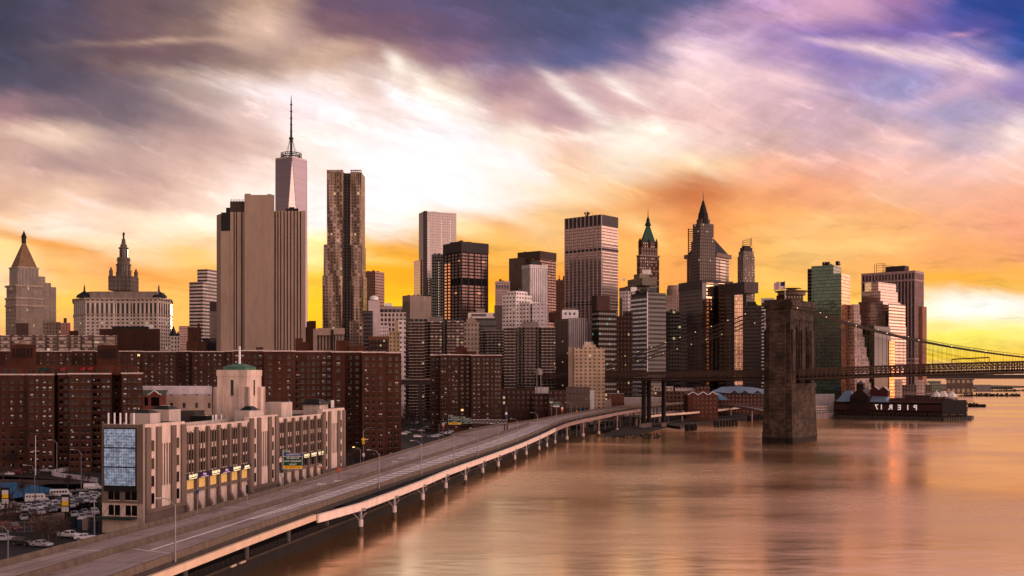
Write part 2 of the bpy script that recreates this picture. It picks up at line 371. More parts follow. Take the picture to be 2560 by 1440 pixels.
    if lit > 0:
        cl = noise(nt, vec(nt, iu * 0.13, iv * 0.31, 7.0), 1.0, 1.0, 0.5).smooth(0.35, 0.65, 0.2, 1.8)
        e = w * (r.op('SUBTRACT', cl * lit)).lt(0.0) * les
        b.inputs['Emission Color'].default_value = tuple(litc[:3]) + (1,); nt.links.new(e.k, b.inputs['Emission Strength'])
    MATS[name] = m; return m
def brick(name, c, var=0.3):
    if name in MATS: return MATS[name]
    m = plain(name, c, 0.9, 0, 0, spec=0.15); nt = m.node_tree; b = nt.nodes['Principled BSDF']
    uvn = nt.nodes.new('ShaderNodeUVMap'); uvn.uv_map = 'UVMap'; sp = nt.nodes.new('ShaderNodeSeparateXYZ'); nt.links.new(uvn.outputs[0], sp.inputs[0])
    u, v = V(nt, sp.outputs[0]), V(nt, sp.outputs[1])
    tc = nt.nodes.new('ShaderNodeTexCoord')
    a = noise(nt, tc.outputs['Object'], 0.09, 6.0, 0.7).smooth(0.3, 0.7, 1 - var, 1 + var)
    st = noise(nt, vec(nt, u * 0.5, v * 0.03, 2.0), 1.0, 4.0, 0.6).smooth(0.3, 0.7, 1 - var * 0.6, 1 + var * 0.6)
    br = noise(nt, vec(nt, u * 1.2, v * 6.0, 4.0), 1.0, 2.0, 0.7).smooth(0.2, 0.8, 0.8, 1.2)
    s = nt.nodes.new('ShaderNodeVectorMath'); s.operation = 'SCALE'; s.inputs[0].default_value = tuple(c[:3]); nt.links.new((a * st * br).k, s.inputs[3])
    nt.links.new(s.outputs[0], b.inputs['Base Color']); return m
def glow(name, c, s): return plain(name, c, 0.5, 0, 0, emit=c, es=s)
STONE = plain('limestone', (0.40, 0.31, 0.25)); CONC = plain('concrete', (0.30, 0.25, 0.22), scale=0.6)
DARK = plain('dark_metal', (0.025, 0.022, 0.022), 0.5, var=0.1); STEEL = plain('galvanised_steel', (0.32, 0.31, 0.33), 0.5, 0.5, 0.1)
WHITE = plain('white_paint', (0.75, 0.72, 0.72), 0.6, 0, 0.12); ROOF = plain('roof_felt', (0.10, 0.085, 0.085), 0.95, 0, 0.35, 0.3, streak=False)
ROOFL = plain('pale_roof', (0.42, 0.37, 0.38), 0.9, 0, 0.3, 0.2, streak=False); GLASSD = plain('dark_glass', (0.02, 0.017, 0.018), 0.12, 0, 0, spec=0.6)
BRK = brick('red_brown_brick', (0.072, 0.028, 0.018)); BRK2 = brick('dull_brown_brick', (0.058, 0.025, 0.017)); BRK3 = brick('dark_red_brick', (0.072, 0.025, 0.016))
BLIND = plain('window_blind', (0.62, 0.57, 0.55), 0.35, 0, 0.1); AMBER = glow('lit_window', (1.0, 0.72, 0.34), 0.8)
ORANGE = plain('orange_plastic', (0.75, 0.10, 0.03), 0.5, 0, 0); REDM = plain('red_paint', (0.45, 0.03, 0.025), 0.5, 0, 0.1); BLUEM = plain('blue_paint', (0.03, 0.12, 0.42), 0.5, 0, 0.1)
GREENM = plain('sign_green', (0.0, 0.16, 0.075), 0.5, 0, 0.08); YELM = plain('sign_yellow', (0.85, 0.48, 0.01), 0.5, 0, 0.05); SBLUE = plain('sign_blue', (0.01, 0.09, 0.38), 0.5, 0, 0.05)
# ---------------------------------------------------------------- buildings
def winset(root, rows, mats, name='window', most=100):
    """rows: (centre, across, width, height, which material); first those nearest the viewer, each a part; the rest one part"""
    rows = sorted(rows, key=lambda q: (q[0] - Vector((0, 0, H0))).length)
    cache = {}
    rest = MB()
    for i, (c, t, w, h, k) in enumerate(rows):
        n = Vector((t.y, -t.x, 0)); up = Vector((0, 0, 1))
        if i < most:
            key = (round(t.x, 3), round(t.y, 3), round(w, 2), round(h, 2), k)
            if key not in cache:
                mb = MB(); wpane(mb, Vector((0, 0, 0)), t, n, w, h, k); cache[key] = mb.mesh(name, mats)
            link(name, cache[key], root, c - root.location)
        else: wpane(rest, c, t, n, w, h, k)
    if rest.f: part(name, rest, mats, root, kind='stuff')
    if len(rows) > 150:
        am = MB(); am.box(-.32, -.42, -.2, .32, .05, .2); am = am.mesh('air_conditioner', plain('aircon_casing', (.45, .42, .41))); ra = random.Random(len(rows))
        for (c, t, w, h, k) in ra.sample(rows[:170], 26): link('air_conditioner', am, root, c + Vector((w * .2, 0, -h * .3)) - root.location)
def wpane(mb, c, t, n, w, h, k):
    up = Vector((0, 0, 1)); o = n * 0.04
    q = [c + t * (i * w / 2) + up * (j * h / 2) for i, j in ((-1, -1), (1, -1), (1, 1), (-1, 1))]
    g = 0 if k in (1, 4) else k
    mb.face([p + o for p in q], g)
    for i in range(4): mb.face([q[i], q[(i + 1) % 4], q[(i + 1) % 4] + o, q[i] + o], g)
    if k in (1, 4):
        a0, a1, b0, b1 = (-.42, -.04, -.05, .42) if k == 1 else (-.42, .42, .08, .44)
        mb.face([c + t * (w * i) + up * (h * j) + o * 1.4 for i, j in ((a0, b0), (a1, b0), (a1, b1), (a0, b1))], 1)
    a = c - up * (h / 2 + 0.08) + n * 0.09
    mb.bar(a - t * w * 0.55, a + t * w * 0.55, 0.18, 0.16, 2)
    if w > 1.42: mb.bar(c - up * h * 0.5 + o, c + up * h * 0.5 + o, 0.1, 0.1, 2)
class Bld:
    def __init__(s, name, label, cat, d, x0, xc, x1, ytop, th=None, a=None, b=None, mat=None, roof=ROOF, group=None, base=3.0, wall='wall', ratio=1.0, build=True):
        if b is not None and th is None: xc = x1
        kc, k0, k1 = ((q - 1280) / F for q in (xc, x0, x1))
        phi = math.atan(kc)
        if th is None:
            wl, wr = max(xc - x0, 0.01), max(x1 - xc, 0.0)
            th = phi + (math.atan(wr / wl * ratio) if b is None else 0.0)
            if a is not None and b is None: th = phi + math.radians(88)
        else: th = math.radians(th)
        s.C = Vector((kc * d, d, 0)); s.L = Vector((-math.cos(th), math.sin(th), 0)); s.R = Vector((math.sin(th), math.cos(th), 0)); s.th = th
        s.a = a if a is not None else (s.C.x - k0 * d) / (math.cos(th) + k0 * math.sin(th))
        s.b = b if b is not None else (k1 * d - s.C.x) / (math.sin(th) - k1 * math.cos(th))
        s.z0 = base; s.z1 = zat(ytop, d); s.d = d
        s.root = thing(name, label, cat, (s.C.x, s.C.y, base), group)
        if build:
            s.wall(wall, mat, roof)
            if s.a > 12 and s.b > 12: s.clutter(3, 2.2, seed=int(x0))
    def p(s, u, w, z=0.0): return Vector((s.C.x + s.L.x * u + s.R.x * w, s.C.y + s.L.y * u + s.R.y * w, z))
    def quad(s, u0, u1, w0, w1): return [s.p(u0, w0), s.p(u0, w1), s.p(u1, w1), s.p(u1, w0)]
    def wall(s, name, mat, roof, z0=None, z1=None, lip=0.8):
        mb = MB(); z1 = z1 or s.z1; z0 = s.z0 if z0 is None else z0
        q = s.quad(0, s.a, 0, s.b)
        mb.prism(q, z0, z1, 0, 1)
        return part(name, mb, [mat, roof], s.root)
    def box(s, name, u0, u1, w0, w1, z0, z1, mat, roof=None, label=None):
        mb = MB(); mb.prism(s.quad(u0, u1, w0, w1), z0, z1, 0, 1 if roof else 0, bot=True)
        return part(name, mb, [mat, roof] if roof else [mat], s.root, label)
    def addbox(s, mb, u0, u1, w0, w1, z0, z1, m=0): mb.prism(s.quad(u0, u1, w0, w1), z0, z1, m, bot=True)
    def zy(s, py, u=0, w=0): q = s.p(u, w); return zat(py, q.y)
    def fins(s, name, n_l, n_r, wd, dp, z0, z1, mat):
        mb = MB()
        for i in range(n_l + 1):
            u = s.a * i / n_l if n_l else 0
            if n_l: s.addbox(mb, u - wd / 2, u + wd / 2, -dp, 0.02, z0, z1)
        for i in range(n_r + 1):
            if n_r: w = s.b * i / n_r; s.addbox(mb, -dp, 0.02, w - wd / 2, w + wd / 2, z0, z1)
        return part(name, mb, mat, s.root)
    def bands(s, name, zs, h, dp, mat):
        for z in zs: mb = MB(); s.addbox(mb, -dp, s.a + dp, -dp, s.b + dp, z, z + h); part(name, mb, mat, s.root)
    def clutter(s, n, hmax=4.0, mat=None, z=None, seed=1, name='roof_plant'):
        rr = random.Random(seed); z = s.z1 if z is None else z; mat = mat or DARK
        for i in range(n):
            w = s.a * rr.uniform(.06, .2); l = s.b * rr.uniform(.06, .2); u = rr.uniform(.05, .75) * s.a; v = rr.uniform(.03, .4) * s.b
            s.box(name, u, u + w, v, v + l, z, z + rr.uniform(.3, 1) * hmax, mat)
# ================================================================ ground, water
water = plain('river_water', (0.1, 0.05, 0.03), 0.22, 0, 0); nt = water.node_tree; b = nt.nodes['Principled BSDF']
b.inputs['Specular Tint'].default_value = (1.0, 0.75, 0.50, 1); b.inputs['IOR'].default_value = 9.0; b.inputs['Specular IOR Level'].default_value = 0.7  # warmth of the reflected sky put into the tint and body colour
tc = nt.nodes.new('ShaderNodeTexCoord'); sp = nt.nodes.new('ShaderNodeSeparateXYZ'); nt.links.new(tc.outputs['Object'], sp.inputs[0])
wx, wy = V(nt, sp.outputs[0]), V(nt, sp.outputs[1])
n1 = noise(nt, vec(nt, wx / 46.0, wy / 22.0, 0.0), 1.0, 3.0, 0.55); n2 = noise(nt, vec(nt, wx / 7.0, wy / 2.6, 3.0), 1.0, 4.0, 0.6)
n3 = noise(nt, vec(nt, wx / 160.0, wy / 90.0, 5.0), 1.0, 3.0, 0.5)
bp = nt.nodes.new('ShaderNodeBump'); bp.inputs['Strength'].default_value = 0.55; bp.inputs['Distance'].default_value = 1.0
nt.links.new((n1 * 0.55 + n2 * 0.05).k, bp.inputs['Height']); nt.links.new(bp.outputs[0], b.inputs['Normal'])
nt.links.new((n3.smooth(0.35, 0.65, 0.17, 0.28) + (n2 - 0.5) * 0.1).k, b.inputs['Roughness'])
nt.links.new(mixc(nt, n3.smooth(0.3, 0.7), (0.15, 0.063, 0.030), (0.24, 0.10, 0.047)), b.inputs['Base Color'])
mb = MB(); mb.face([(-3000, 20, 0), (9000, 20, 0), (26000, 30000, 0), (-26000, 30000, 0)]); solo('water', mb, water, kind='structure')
asph = plain('street_asphalt', (0.055, 0.045, 0.045), 0.95, 0, 0.35, 0.2, streak=False)
SHORE = [(-78, 60), (-69, 130), (-63, 163), (-53.5, 216), (-47, 250), (-40, 285), (-28, 355), (-15, 425), (-4.5, 487), (9, 560), (25, 630), (40, 690), (58, 735), (82, 775), (112, 800), (128, 850), (165, 905), (225, 990), (262, 1075), (300, 1130), (380, 1250), (560, 1600), (830, 2250), (1150, 2750), (1600, 3300), (1600, 6000), (-6000, 6000), (-1500, 900), (-600, 60)]
mb = MB(); mb.prism(SHORE, -3, 3, 1, 0, top=False); mb.face([(x, y, 3) for x, y in SHORE], 0); solo('ground', mb, [asph, plain('seawall_stone', (0.05, 0.034, 0.026), 0.95, 0, 0.4, 0.5)], kind='structure')
# low far shore across the harbour
mb = MB(); mb.prism([(-8000, 9000), (9000, 9500), (9000, 11000), (-8000, 11000)], -1, 34, 0); solo('far_shore', mb, plain('far_shore_earth', (0.10, 0.07, 0.06)), kind='structure')
# ================================================================ skyline, from the south-west end of the picture
def pyramid(B, name, u0, u1, w0, w1, z0, z1, mat, cut=0.0):
    mb = MB(); c = B.p((u0 + u1) / 2, (w0 + w1) / 2); q = B.quad(u0, u1, w0, w1)
    mb.taper([(p.x, p.y) for p in q], z0, [((p.x - c.x) * cut + c.x, (p.y - c.y) * cut + c.y) for p in q], z1, 0); return part(name, mb, mat, B.root)
def mast(B, name, u, w, z0, z1, r=0.8, mat=DARK):
    mb = MB(); p = B.p(u, w); mb.tube([(p.x, p.y, z0), (p.x, p.y, z1)], [r, r * 0.3], 6); return part(name, mb, mat, B.root)
# courthouse with gilded pyramid
m_ct = facade('courthouse_stone', (0.36, 0.27, 0.21), (0.03, 0.025, 0.025), 3.4, 4.1, 0.4, 0.5, lit=0.06, litc=(1, .6, .25))
m_ct2 = facade('courthouse_arcade', (0.36, 0.27, 0.21), (0.03, 0.025, 0.025), 3.6, 16, 0.42, 0.7, lit=0.1, litc=(1, .6, .25))
B = Bld('courthouse_tower', 'stone courthouse tower with a steep pyramid roof at the skyline end', 'courthouse', 1150, 14, 40, 107, 742, mat=m_ct)
z = [zat(q, 1150) for q in (742, 712, 668, 600)]
B.bands('cornice', [B.z1 - 2, zat(765, 1150), zat(712, 1150) - 1.5], 2, 0.8, STONE)
B.box('upper_storey', .02 * B.a, .97 * B.a, .02 * B.b, .97 * B.b, z[0], z[1], m_ct2)
B.box('colonnade', .1 * B.a, .9 * B.a, .1 * B.b, .88 * B.b, z[1], z[2], facade('courthouse_columns', (.36, .27, .21), (.03, .025, .025), 3.6, 40, 0.5, 0.9))
mb = MB(); B.addbox(mb, .08 * B.a, .92 * B.a, .08 * B.b, .9 * B.b, z[2], z[2] + 1.5); part('cornice', mb, STONE, B.root)
pyramid(B, 'roof', .12 * B.a, .88 * B.a, .12 * B.b, .86 * B.b, z[2], z[3], plain('gilded_tile', (0.30, 0.17, 0.08), 0.6, 0.2), 0.1)
c = B.p(B.a * .5, B.b * .49); mb = MB(); mb.lathe((c.x, c.y, z[3]), [(2.6, -1), (2.6, 5), (3.2, 5.2), (0, 13)], 8); part('lantern', mb, DARK, B.root)
for i, (f, y) in enumerate(((1.0, 690), (1.22, 705), (1.42, 715))): B.box('stepped_wing', B.a * .25, B.a * .9, B.b * (f - .05), B.b * (f + .2), 3, zat(y, 1170), m_ct)
# municipal block with a tiered tower
d = 1000
def plan(pts): return [P(px, HZ, dd).xy[:] for px, dd in pts]
pl = plan([(184, 1018), (214, 1000), (290, 1004), (330, 1004), (396, 1000), (427, 1022)]) + plan([(430, 1070), (184, 1070)])
rt = thing('tiered_tower_hall', 'wide pale civic block with colonnade and a tiered wedding-cake tower', 'office building', (*P(306, HZ, 1003).xy, 3))
m_mu = facade('civic_stone', (0.50, 0.41, 0.35), (0.03, 0.025, 0.025), 4.2, 3.3, 0.45, 0.52, lit=0.02)
def tier(name, poly, z0, z1, mat, root, grow=0.0, roof=None):
    c = Vector((sum(p[0] for p in poly) / len(poly), sum(p[1] for p in poly) / len(poly)))
    q = [tuple(Vector(p) + (Vector(p) - c).normalized() * grow) for p in poly]
    mb = MB(); mb.prism(q, z0, z1, 0, 1 if roof else 0, bot=True); return part(name, mb, [mat, roof] if roof else [mat], root)
y = lambda q: zat(q, d)
tier('wall', pl, 3, y(786), m_mu, rt); tier('string_course', pl, y(786), y(784), STONE, rt, .6)
tier('colonnade', pl, y(784), y(758), facade('civic_columns', (.56, .46, .39), (.025, .02, .02), 4.2, 40, .55, 1.0), rt)
tier('attic', pl, y(758), y(748), facade('civic_attic', (.48, .39, .33), (.03, .025, .025), 4.2, 3.7, .45, .5, voff=0.4), rt)
tier('cornice', pl, y(748), y(744), STONE, rt, 1.4)
tier('roof', plan([(205, 1030), (225, 1008), (395, 1008), (412, 1030)]) + plan([(412, 1060), (205, 1060)]), y(744), y(727), plain('attic_stone', (.30, .24, .2)), rt, 0, ROOF)
for px in (211, 397):
    mb = MB(); c = P(px, 744, 1014); mb.lathe(c, [(8, 0), (7, 2), (1, 6), (.6, 10), (0, 13)], 8); part('corner_pavilion', mb, DARK, rt)
c = P(309, HZ, 1022); k = 1022 / F; m_tw = plain('tower_stone', (.20, .155, .13))
yz = lambda q: zat(q, 1022) - 0
def ring(name, r, y0, y1, mat=m_tw, n=16): mb = MB(); mb.lathe((c.x, c.y, 0), [(r * k, yz(y0)), (r * k, yz(y1))], n); return part(name, mb, mat, rt)
m_tc = facade('tower_columns', (.22, .17, .14), (.04, .03, .03), 3.2, 60, .42, 1.0)
tier('tower_base', [(c.x + a * 28 * k, c.y + bb * 28 * k) for a, bb in ((-1, -1), (1, -1), (1, 1), (-1, 1))], yz(728), yz(692), facade('tower_windows', (.24, .185, .155), (.05, .04, .04), 3.6, 3.9, .4, .5, lit=.05), rt)
for a, bb in ((-1, -1), (1, -1), (-1, 1), (1, 1)):
    mb = MB(); mb.lathe((c.x + a * 23 * k, c.y + bb * 23 * k, 0), [(4.8 * k, yz(692)), (4.8 * k, yz(682)), (5.4 * k, yz(681)), (0, yz(668))], 8); part('turret', mb, m_tw, rt)
ring('drum', 17, 692, 664, m_tc); ring('cornice', 18.5, 664, 661); ring('drum', 15, 661, 644); ring('cornice', 17, 651, 649)
ring('lantern', 10, 644, 622, m_tc, 12); ring('cornice', 12, 622, 619); ring('lantern', 8, 619, 612)
mb = MB(); mb.lathe((c.x, c.y, 0), [(6 * k, yz(612)), (4.5 * k, yz(600)), (5 * k, yz(599)), (2 * k, yz(597)), (0.9 * k, yz(595))], 10); part('cap', mb, m_tw, rt)
mb = MB(); mb.tube([(c.x, c.y, yz(597)), (c.x, c.y, yz(590)), (c.x, c.y, yz(586)), (c.x, c.y, yz(583)), (c.x, c.y, yz(580))], [.9, .75, 1.2, .7, .35], 8); mb.bar((c.x, c.y, yz(587)), (c.x + 1.3, c.y, yz(582)), .35); part('statue', mb, DARK, rt)
# striped office tower behind
m = facade('striped_office', (.62, .50, .46), (.10, .07, .065), 60, 4.2, 1.0, 0.55, grough=.2)
B = Bld('striped_tower', 'pale tower of thin horizontal stripes beside the windowless slab', 'skyscraper', 1300, 473, 507, 545, 704, mat=m, ratio=.6)
B.box('setback', B.a * .0, B.a * .75, B.b * .3, B.b * 1.0, B.z1, zat(673, 1310), m, ROOF)
B = Bld('striped_block', 'dark banded small block against the windowless slab', 'office building', 1000, 524, 526, 545, 779, b=40, mat=facade('banded_brown', (.26, .17, .14), (.04, .03, .03), 50, 3.6, 1, .5))
B.box('penthouse', 0, B.a, 4, 20, B.z1, zat(754, 1000), plain('brown_metal', (.09, .06, .055)))
# windowless telephone slab
d = 700; m_sl = plain('slab_limestone', (0.39, 0.285, 0.222), .85, 0, .12, .2); m_st = plain('slot_shadow_glass', (.022, .017, .016), .3, 0, 0)
rt0 = thing('windowless_tower', 'huge windowless limestone slab tower with narrow dark vertical slots', 'skyscraper', (*P(650, HZ, d).xy, 3))
def fbox(name, x0, x1, y1, d0, depth, mat, root, y0=None, roof=None, z0=None):
    mb = MB(); a, b_ = P(x0, HZ, d0), P(x1, HZ, d0); z0 = (zat(y0, d0) if y0 else 3) if z0 is None else z0
    kx = (a.x + b_.x) / 2 / d0 * depth; mb.prism([(a.x, a.y), (b_.x, b_.y), (b_.x + kx, b_.y + depth), (a.x + kx, a.y + depth)], z0, zat(y1, d0), 0, 1 if roof else 0, bot=True); return part(name, mb, [mat, roof] if roof else [mat], root)
fbox('core_slab', 611, 686, 487, d, 42, m_sl, rt0)
xs = [686.6, 693.5, 700.5, 709, 717, 725.5, 734, 742, 750, 764]
for i in range(9):
    g = 2.6
    fbox('wing_pier', xs[i] + g, xs[i + 1] if i < 8 else 764, 527, d + 3, 36, m_sl, rt0)
fbox('wing_recess', 680, 764, 528, d + 5, 33, m_st, rt0)
xl = [552, 581, 590, 595, 606, 611]
for x0, x1 in ((552, 575), (575.5, 584), (586.5, 590), (592.5, 603), (606, 610.5)): fbox('wing_pier', x0, x1, 537 if x0 == 552 else 530, d + 3, 36, m_sl, rt0)
fbox('wing_recess', 553, 611, 531, d + 5, 33, m_st, rt0)
mb = MB(); a, b_ = P(552, HZ, d + 3), P(541.5, HZ, d + 11)
mb.prism([(b_.x, b_.y), (a.x, a.y), (a.x, a.y + 30), (b_.x, b_.y + 30)], 3, zat(532, d), 0); part('wing_pier', mb, m_sl, rt0)
fbox('shaded_recess_panel', 552.5, 575, 537, d + 2.7, 1, DARK, rt0, y0=577)  # flat dark panel, the shade of a recess put into its colour
fbox('penthouse', 575, 611, 503, d + 8, 20, plain('penthouse_brown', (.14, .095, .075)), rt0, y0=531)
fbox('roof_plant', 565, 576, 519, d + 10, 12, DARK, rt0, y0=533); fbox('roof_plant', 612, 627, 484, d + 8, 9, m_sl, rt0, y0=488); fbox('roof_plant', 668, 679, 485, d + 8, 9, m_sl, rt0, y0=488); fbox('roof_plant', 714, 746, 521, d + 12, 14, DARK, rt0, y0=528); fbox('roof_plant', 722, 736, 518, d + 14, 8, DARK, rt0, y0=524)
mb = MB()
for px in (578, 585, 592, 599, 606): p = P(px, 503, d + 9); mb.tube([p, p + Vector((0, 0, 1.6))], .12, 4)
for y_ in (501, 499.4): mb.bar(P(575, y_, d + 9), P(611, y_, d + 9), .12)
part('roof_railing', mb, DARK, rt0)
# tallest tower: chamfered glass obelisk with ring and mast
d = 2150; k = d / F; c = P(728, HZ, d); zt = zat(401, d); phi = math.radians(-90 + 15)
rt = thing('tall_glass_tower', 'tallest glass tower, chamfered, with a ring and needle mast on top', 'skyscraper', (c.x, c.y, 3))
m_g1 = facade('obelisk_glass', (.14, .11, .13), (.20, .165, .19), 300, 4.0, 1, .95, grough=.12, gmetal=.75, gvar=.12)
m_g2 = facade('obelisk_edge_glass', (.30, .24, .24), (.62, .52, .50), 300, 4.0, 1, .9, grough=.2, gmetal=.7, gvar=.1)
T = [(c.x + 30.5 * math.cos(phi + i * math.pi / 2), c.y + 30.5 * math.sin(phi + i * math.pi / 2)) for i in range(4)]
Bq = [(c.x + 42 * math.cos(phi + math.pi / 4 + i * math.pi / 2), c.y + 42 * math.sin(phi + math.pi / 4 + i * math.pi / 2)) for i in range(4)]
mb = MB(); mc = MB(); zb = 60
for i in range(4):
    t0, t1, b0, b1 = T[i], T[(i + 1) % 4], Bq[i], Bq[i - 1]
    def fc(M, pts): M.face(pts, 0, [((Vector(q[:2]) - c.xy).dot(Vector((1, 0))), q[2]) for q in pts])
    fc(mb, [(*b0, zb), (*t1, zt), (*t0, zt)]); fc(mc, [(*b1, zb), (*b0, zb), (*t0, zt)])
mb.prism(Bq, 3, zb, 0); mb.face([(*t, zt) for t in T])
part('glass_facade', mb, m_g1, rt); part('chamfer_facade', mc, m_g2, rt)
mb = MB(); mb.prism(T, zt - 1.0, zt + 3, 0); part('parapet', mb, plain('parapet_steel', (.42, .34, .34), .4, .5), rt)
mb = MB()
for q in T: mb.bar((*q, zt), (*Bq[(T.index(q)) % 4], zb), .7); mb.bar((*q, zt), (*Bq[T.index(q) - 1], zb), .7)
part('edge_trim', mb, STEEL, rt)
mb = MB()
for zz in (6, 9.5, 13): mb.tube([(c.x + 20 * math.cos(t * math.pi / 16), c.y + 20 * math.sin(t * math.pi / 16), zt + zz) for t in range(33)], .9, 5)
for t in range(16): a = t * math.pi / 8; mb.tube([(c.x + 20 * math.cos(a), c.y + 20 * math.sin(a), zt + 1), (c.x + 20 * math.cos(a), c.y + 20 * math.sin(a), zt + 13)], .6, 4); mb.tube([(c.x + 4 * math.cos(a), c.y + 4 * math.sin(a), zt + 3), (c.x + 20 * math.cos(a), c.y + 20 * math.sin(a), zt + 6)], .4, 4)
part('communications_ring', mb, DARK, rt)
mb = MB(); yz = lambda q: zat(q, d)
mb.tube([(c.x, c.y, zt), (c.x, c.y, yz(350)), (c.x, c.y, yz(300)), (c.x, c.y, yz(256)), (c.x, c.y, yz(237))], [2.4, 2.4, 1.7, 1.2, .25], 8)
for q in (345, 329, 312, 296, 279, 262): mb.lathe((c.x, c.y, yz(q)), [(.8, -1.2), (2.5 if q < 340 else 4.4, -.6 if q < 340 else -3), (2.5 if q < 340 else 4.6, .8), (.8, 1.4)], 10)
part('mast', mb, DARK, rt)
mb = MB()
for i in range(8): a = i * math.pi / 4 + .2; mb.tube([(c.x + 13 * math.cos(a), c.y + 13 * math.sin(a), zt + 6), (c.x + 3 * math.cos(a), c.y + 3 * math.sin(a), yz(350))], .28, 4)
part('mast_stay', mb, DARK, rt)
# rippling steel apartment tower
d = 1150; k = d / F
rt = thing('rippled_tower', 'slender steel apartment tower with rippling facade and stepped tiers', 'skyscraper', (*P(857, HZ, d).xy, 3))
m_r = facade('rippled_steel', (.33, .225, .165), (.05, .036, .032), 3.4, 3.35, .56, .6, grough=.15, lit=.015, wrough=.35, wmetal=.55, gvar=.8, blind=.2, blindc=(.35, .27, .22))
def ripple(name, x0, x1, y0, y1, d0, seed, dep=30):
    mb = MB(); n = max(4, int((x1 - x0) / 3)); r = random.Random(seed); z0, z1 = zat(y0, d0) if y0 else 3, zat(y1, d0); m = max(4, int((z1 - z0) / 9))
    ph = [r.uniform(0, 6) for _ in range(6)]
    def dy(u, z): return -1.7 * math.sin(u * .55 + 2.2 * math.sin(z * .028 + ph[0]) + ph[1]) * (.6 + .4 * math.sin(z * .045 + ph[2] + u * .2))
    a, b_ = P(x0, HZ, d0), P(x1, HZ, d0)
    for i in range(n):
        for j in range(m):
            q = []
            for ii, jj in ((i, j), (i + 1, j), (i + 1, j + 1), (i, j + 1)):
                s = ii / n; z = z0 + (z1 - z0) * jj / m; e = 1 if 0 < ii < n else 0.3
                q.append((a.x + (b_.x - a.x) * s, d0 + e * dy(ii * 1.0, z), z))
            mb.face(q, 0, [(p[0] - a.x, p[2]) for p in q])
    mb.prism([(b_.x, d0), (b_.x, d0 + dep), (a.x, d0 + dep), (a.x, d0)], z0, z1, 0, top=False, close=False)
    mb.face([(a.x, d0 + 1, z1 - .5), (b_.x, d0 + 1, z1 - .5), (b_.x, d0 + dep, z1 - .5), (a.x, d0 + dep, z1 - .5)]); return part(name, mb, m_r, rt)
ripple('rippled_bay', 817, 858, None, 428, d + 4, 1); ripple('rippled_bay', 876, 903, None, 430, d + 4, 2)
ripple('rippled_bay', 809, 857, None, 611, d + 1, 3); ripple('rippled_bay', 878, 905, None, 612, d + 1, 4)
ripple('rippled_bay', 806, 856, None, 689, d - 2, 5); ripple('rippled_bay', 880, 908, None, 690, d - 2, 6); ripple('rippled_bay', 874, 915, None, 802, d - 8, 8)
fbox('recess_wall', 856, 881, 433, d + 9, 20, facade('recess_steel', (.10, .07, .06), (.03, .02, .02), 3.4, 3.35, .6, .6, wmetal=.3, wrough=.4), rt)
mb = MB()
for px in list(range(818, 858, 6)) + list(range(878, 904, 5)):
    q = P(px, 428, d + 3.4); mb.bar((q.x, q.y, q.z - 14), (q.x, q.y, q.z + 1.2), .9, .8)
for x0, x1 in ((817, 858), (876, 903)): mb.bar(P(x0, 426, d + 3.4), P(x1, 426, d + 3.4), .8, 1.2)
part('crown_frame', mb, plain('crown_steel', (.34, .24, .18), .4, .5), rt)
# the rest of the skyline, as boxes with their own facades, crowns and plant
m = facade('brown_glass_box', (.075, .045, .04), (.16, .09, .07), 3, 4, .85, .8, grough=.1, gmetal=.7, gvar=.2)
B = Bld('brown_box_tower', 'dark brown box tower behind the rippled steel tower', 'skyscraper', 1500, 905, 938, 961, 678, mat=m); B.clutter(2, 3, seed=3)
m = facade('mirror_glass', (.09, .075, .08), (.17, .145, .145), 3.2, 4.2, .92, .95, grough=.06, gmetal=.85, gvar=.1, lit=.0)
B = Bld('mirror_glass_tower', 'tall mirror glass tower with vertical rows of white lights', 'skyscraper', 1700, 1047, 1062, 1141, 528, mat=m, ratio=.5)
mb = MB(); B.addbox(mb, -.4, 6, -.4, 4, 3, B.z1 + .5); part('corner_shaft', mb, DARK, B.root)
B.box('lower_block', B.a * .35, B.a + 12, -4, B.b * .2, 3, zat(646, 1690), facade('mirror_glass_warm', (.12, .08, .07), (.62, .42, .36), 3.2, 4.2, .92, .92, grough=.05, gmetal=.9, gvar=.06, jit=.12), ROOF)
mb = MB(); ml = glow('roof_row_light', (1.0, .82, .5), 1.3)
for px, y0, y1 in ((1072, 560, 740), (1104, 553, 740), (1126, 553, 610)):
    for q in range(y0, y1, 6): p = P(px, q, 1690); mb.box(p.x - .35, p.y - .4, p.z - .35, p.x + .35, p.y + .4, p.z + .35)
part('light_string', mb, ml, B.root)
B = Bld('beige_box', 'beige ribbed box building with blank front below the mirror tower', 'office building', 1100, 1006, 1025, 1078, 738, mat=facade('ribbed_beige', (.36, .27, .22), (.30, .22, .18), 1.2, 90, .4, 1, grough=.8, gvar=.2), ratio=.45)
mb = MB()
for i in range(7): B.addbox(mb, B.a * (i + .3) / 7, B.a * (i + .62) / 7, -.1, .1, 3, B.z1 - 6)
part('window_strip', mb, GLASSD, B.root)
B = Bld('black_slab', 'narrow black slab with a row of lights down its face', 'skyscraper', 1400, 1079, 1081, 1112, 636, b=30, mat=facade('black_grid', (.05, .04, .042), (.022, .018, .02), 2.6, 3.9, .75, .75)); B.clutter(1, 4, seed=4)
mb = MB()
for q in range(657, 792, 6): p = P(1097, q, 1397); mb.box(p.x - .35, p.y - .5, p.z - .35, p.x + .35, p.y + .3, p.z + .35)
part('light_string', mb, ml, B.root)
m = facade('black_tower_glass', (.045, .03, .03), (.11, .062, .055), 6, 4.0, .9, .62, grough=.14, gmetal=.6, gvar=.35, band=[(152, 160)], lit=.03, litc=(1, .4, .15), les=.8)
B = Bld('black_tower', 'broad black office tower with orange light behind its windows', 'skyscraper', 1350, 1110, 1154, 1219, 605, mat=m)
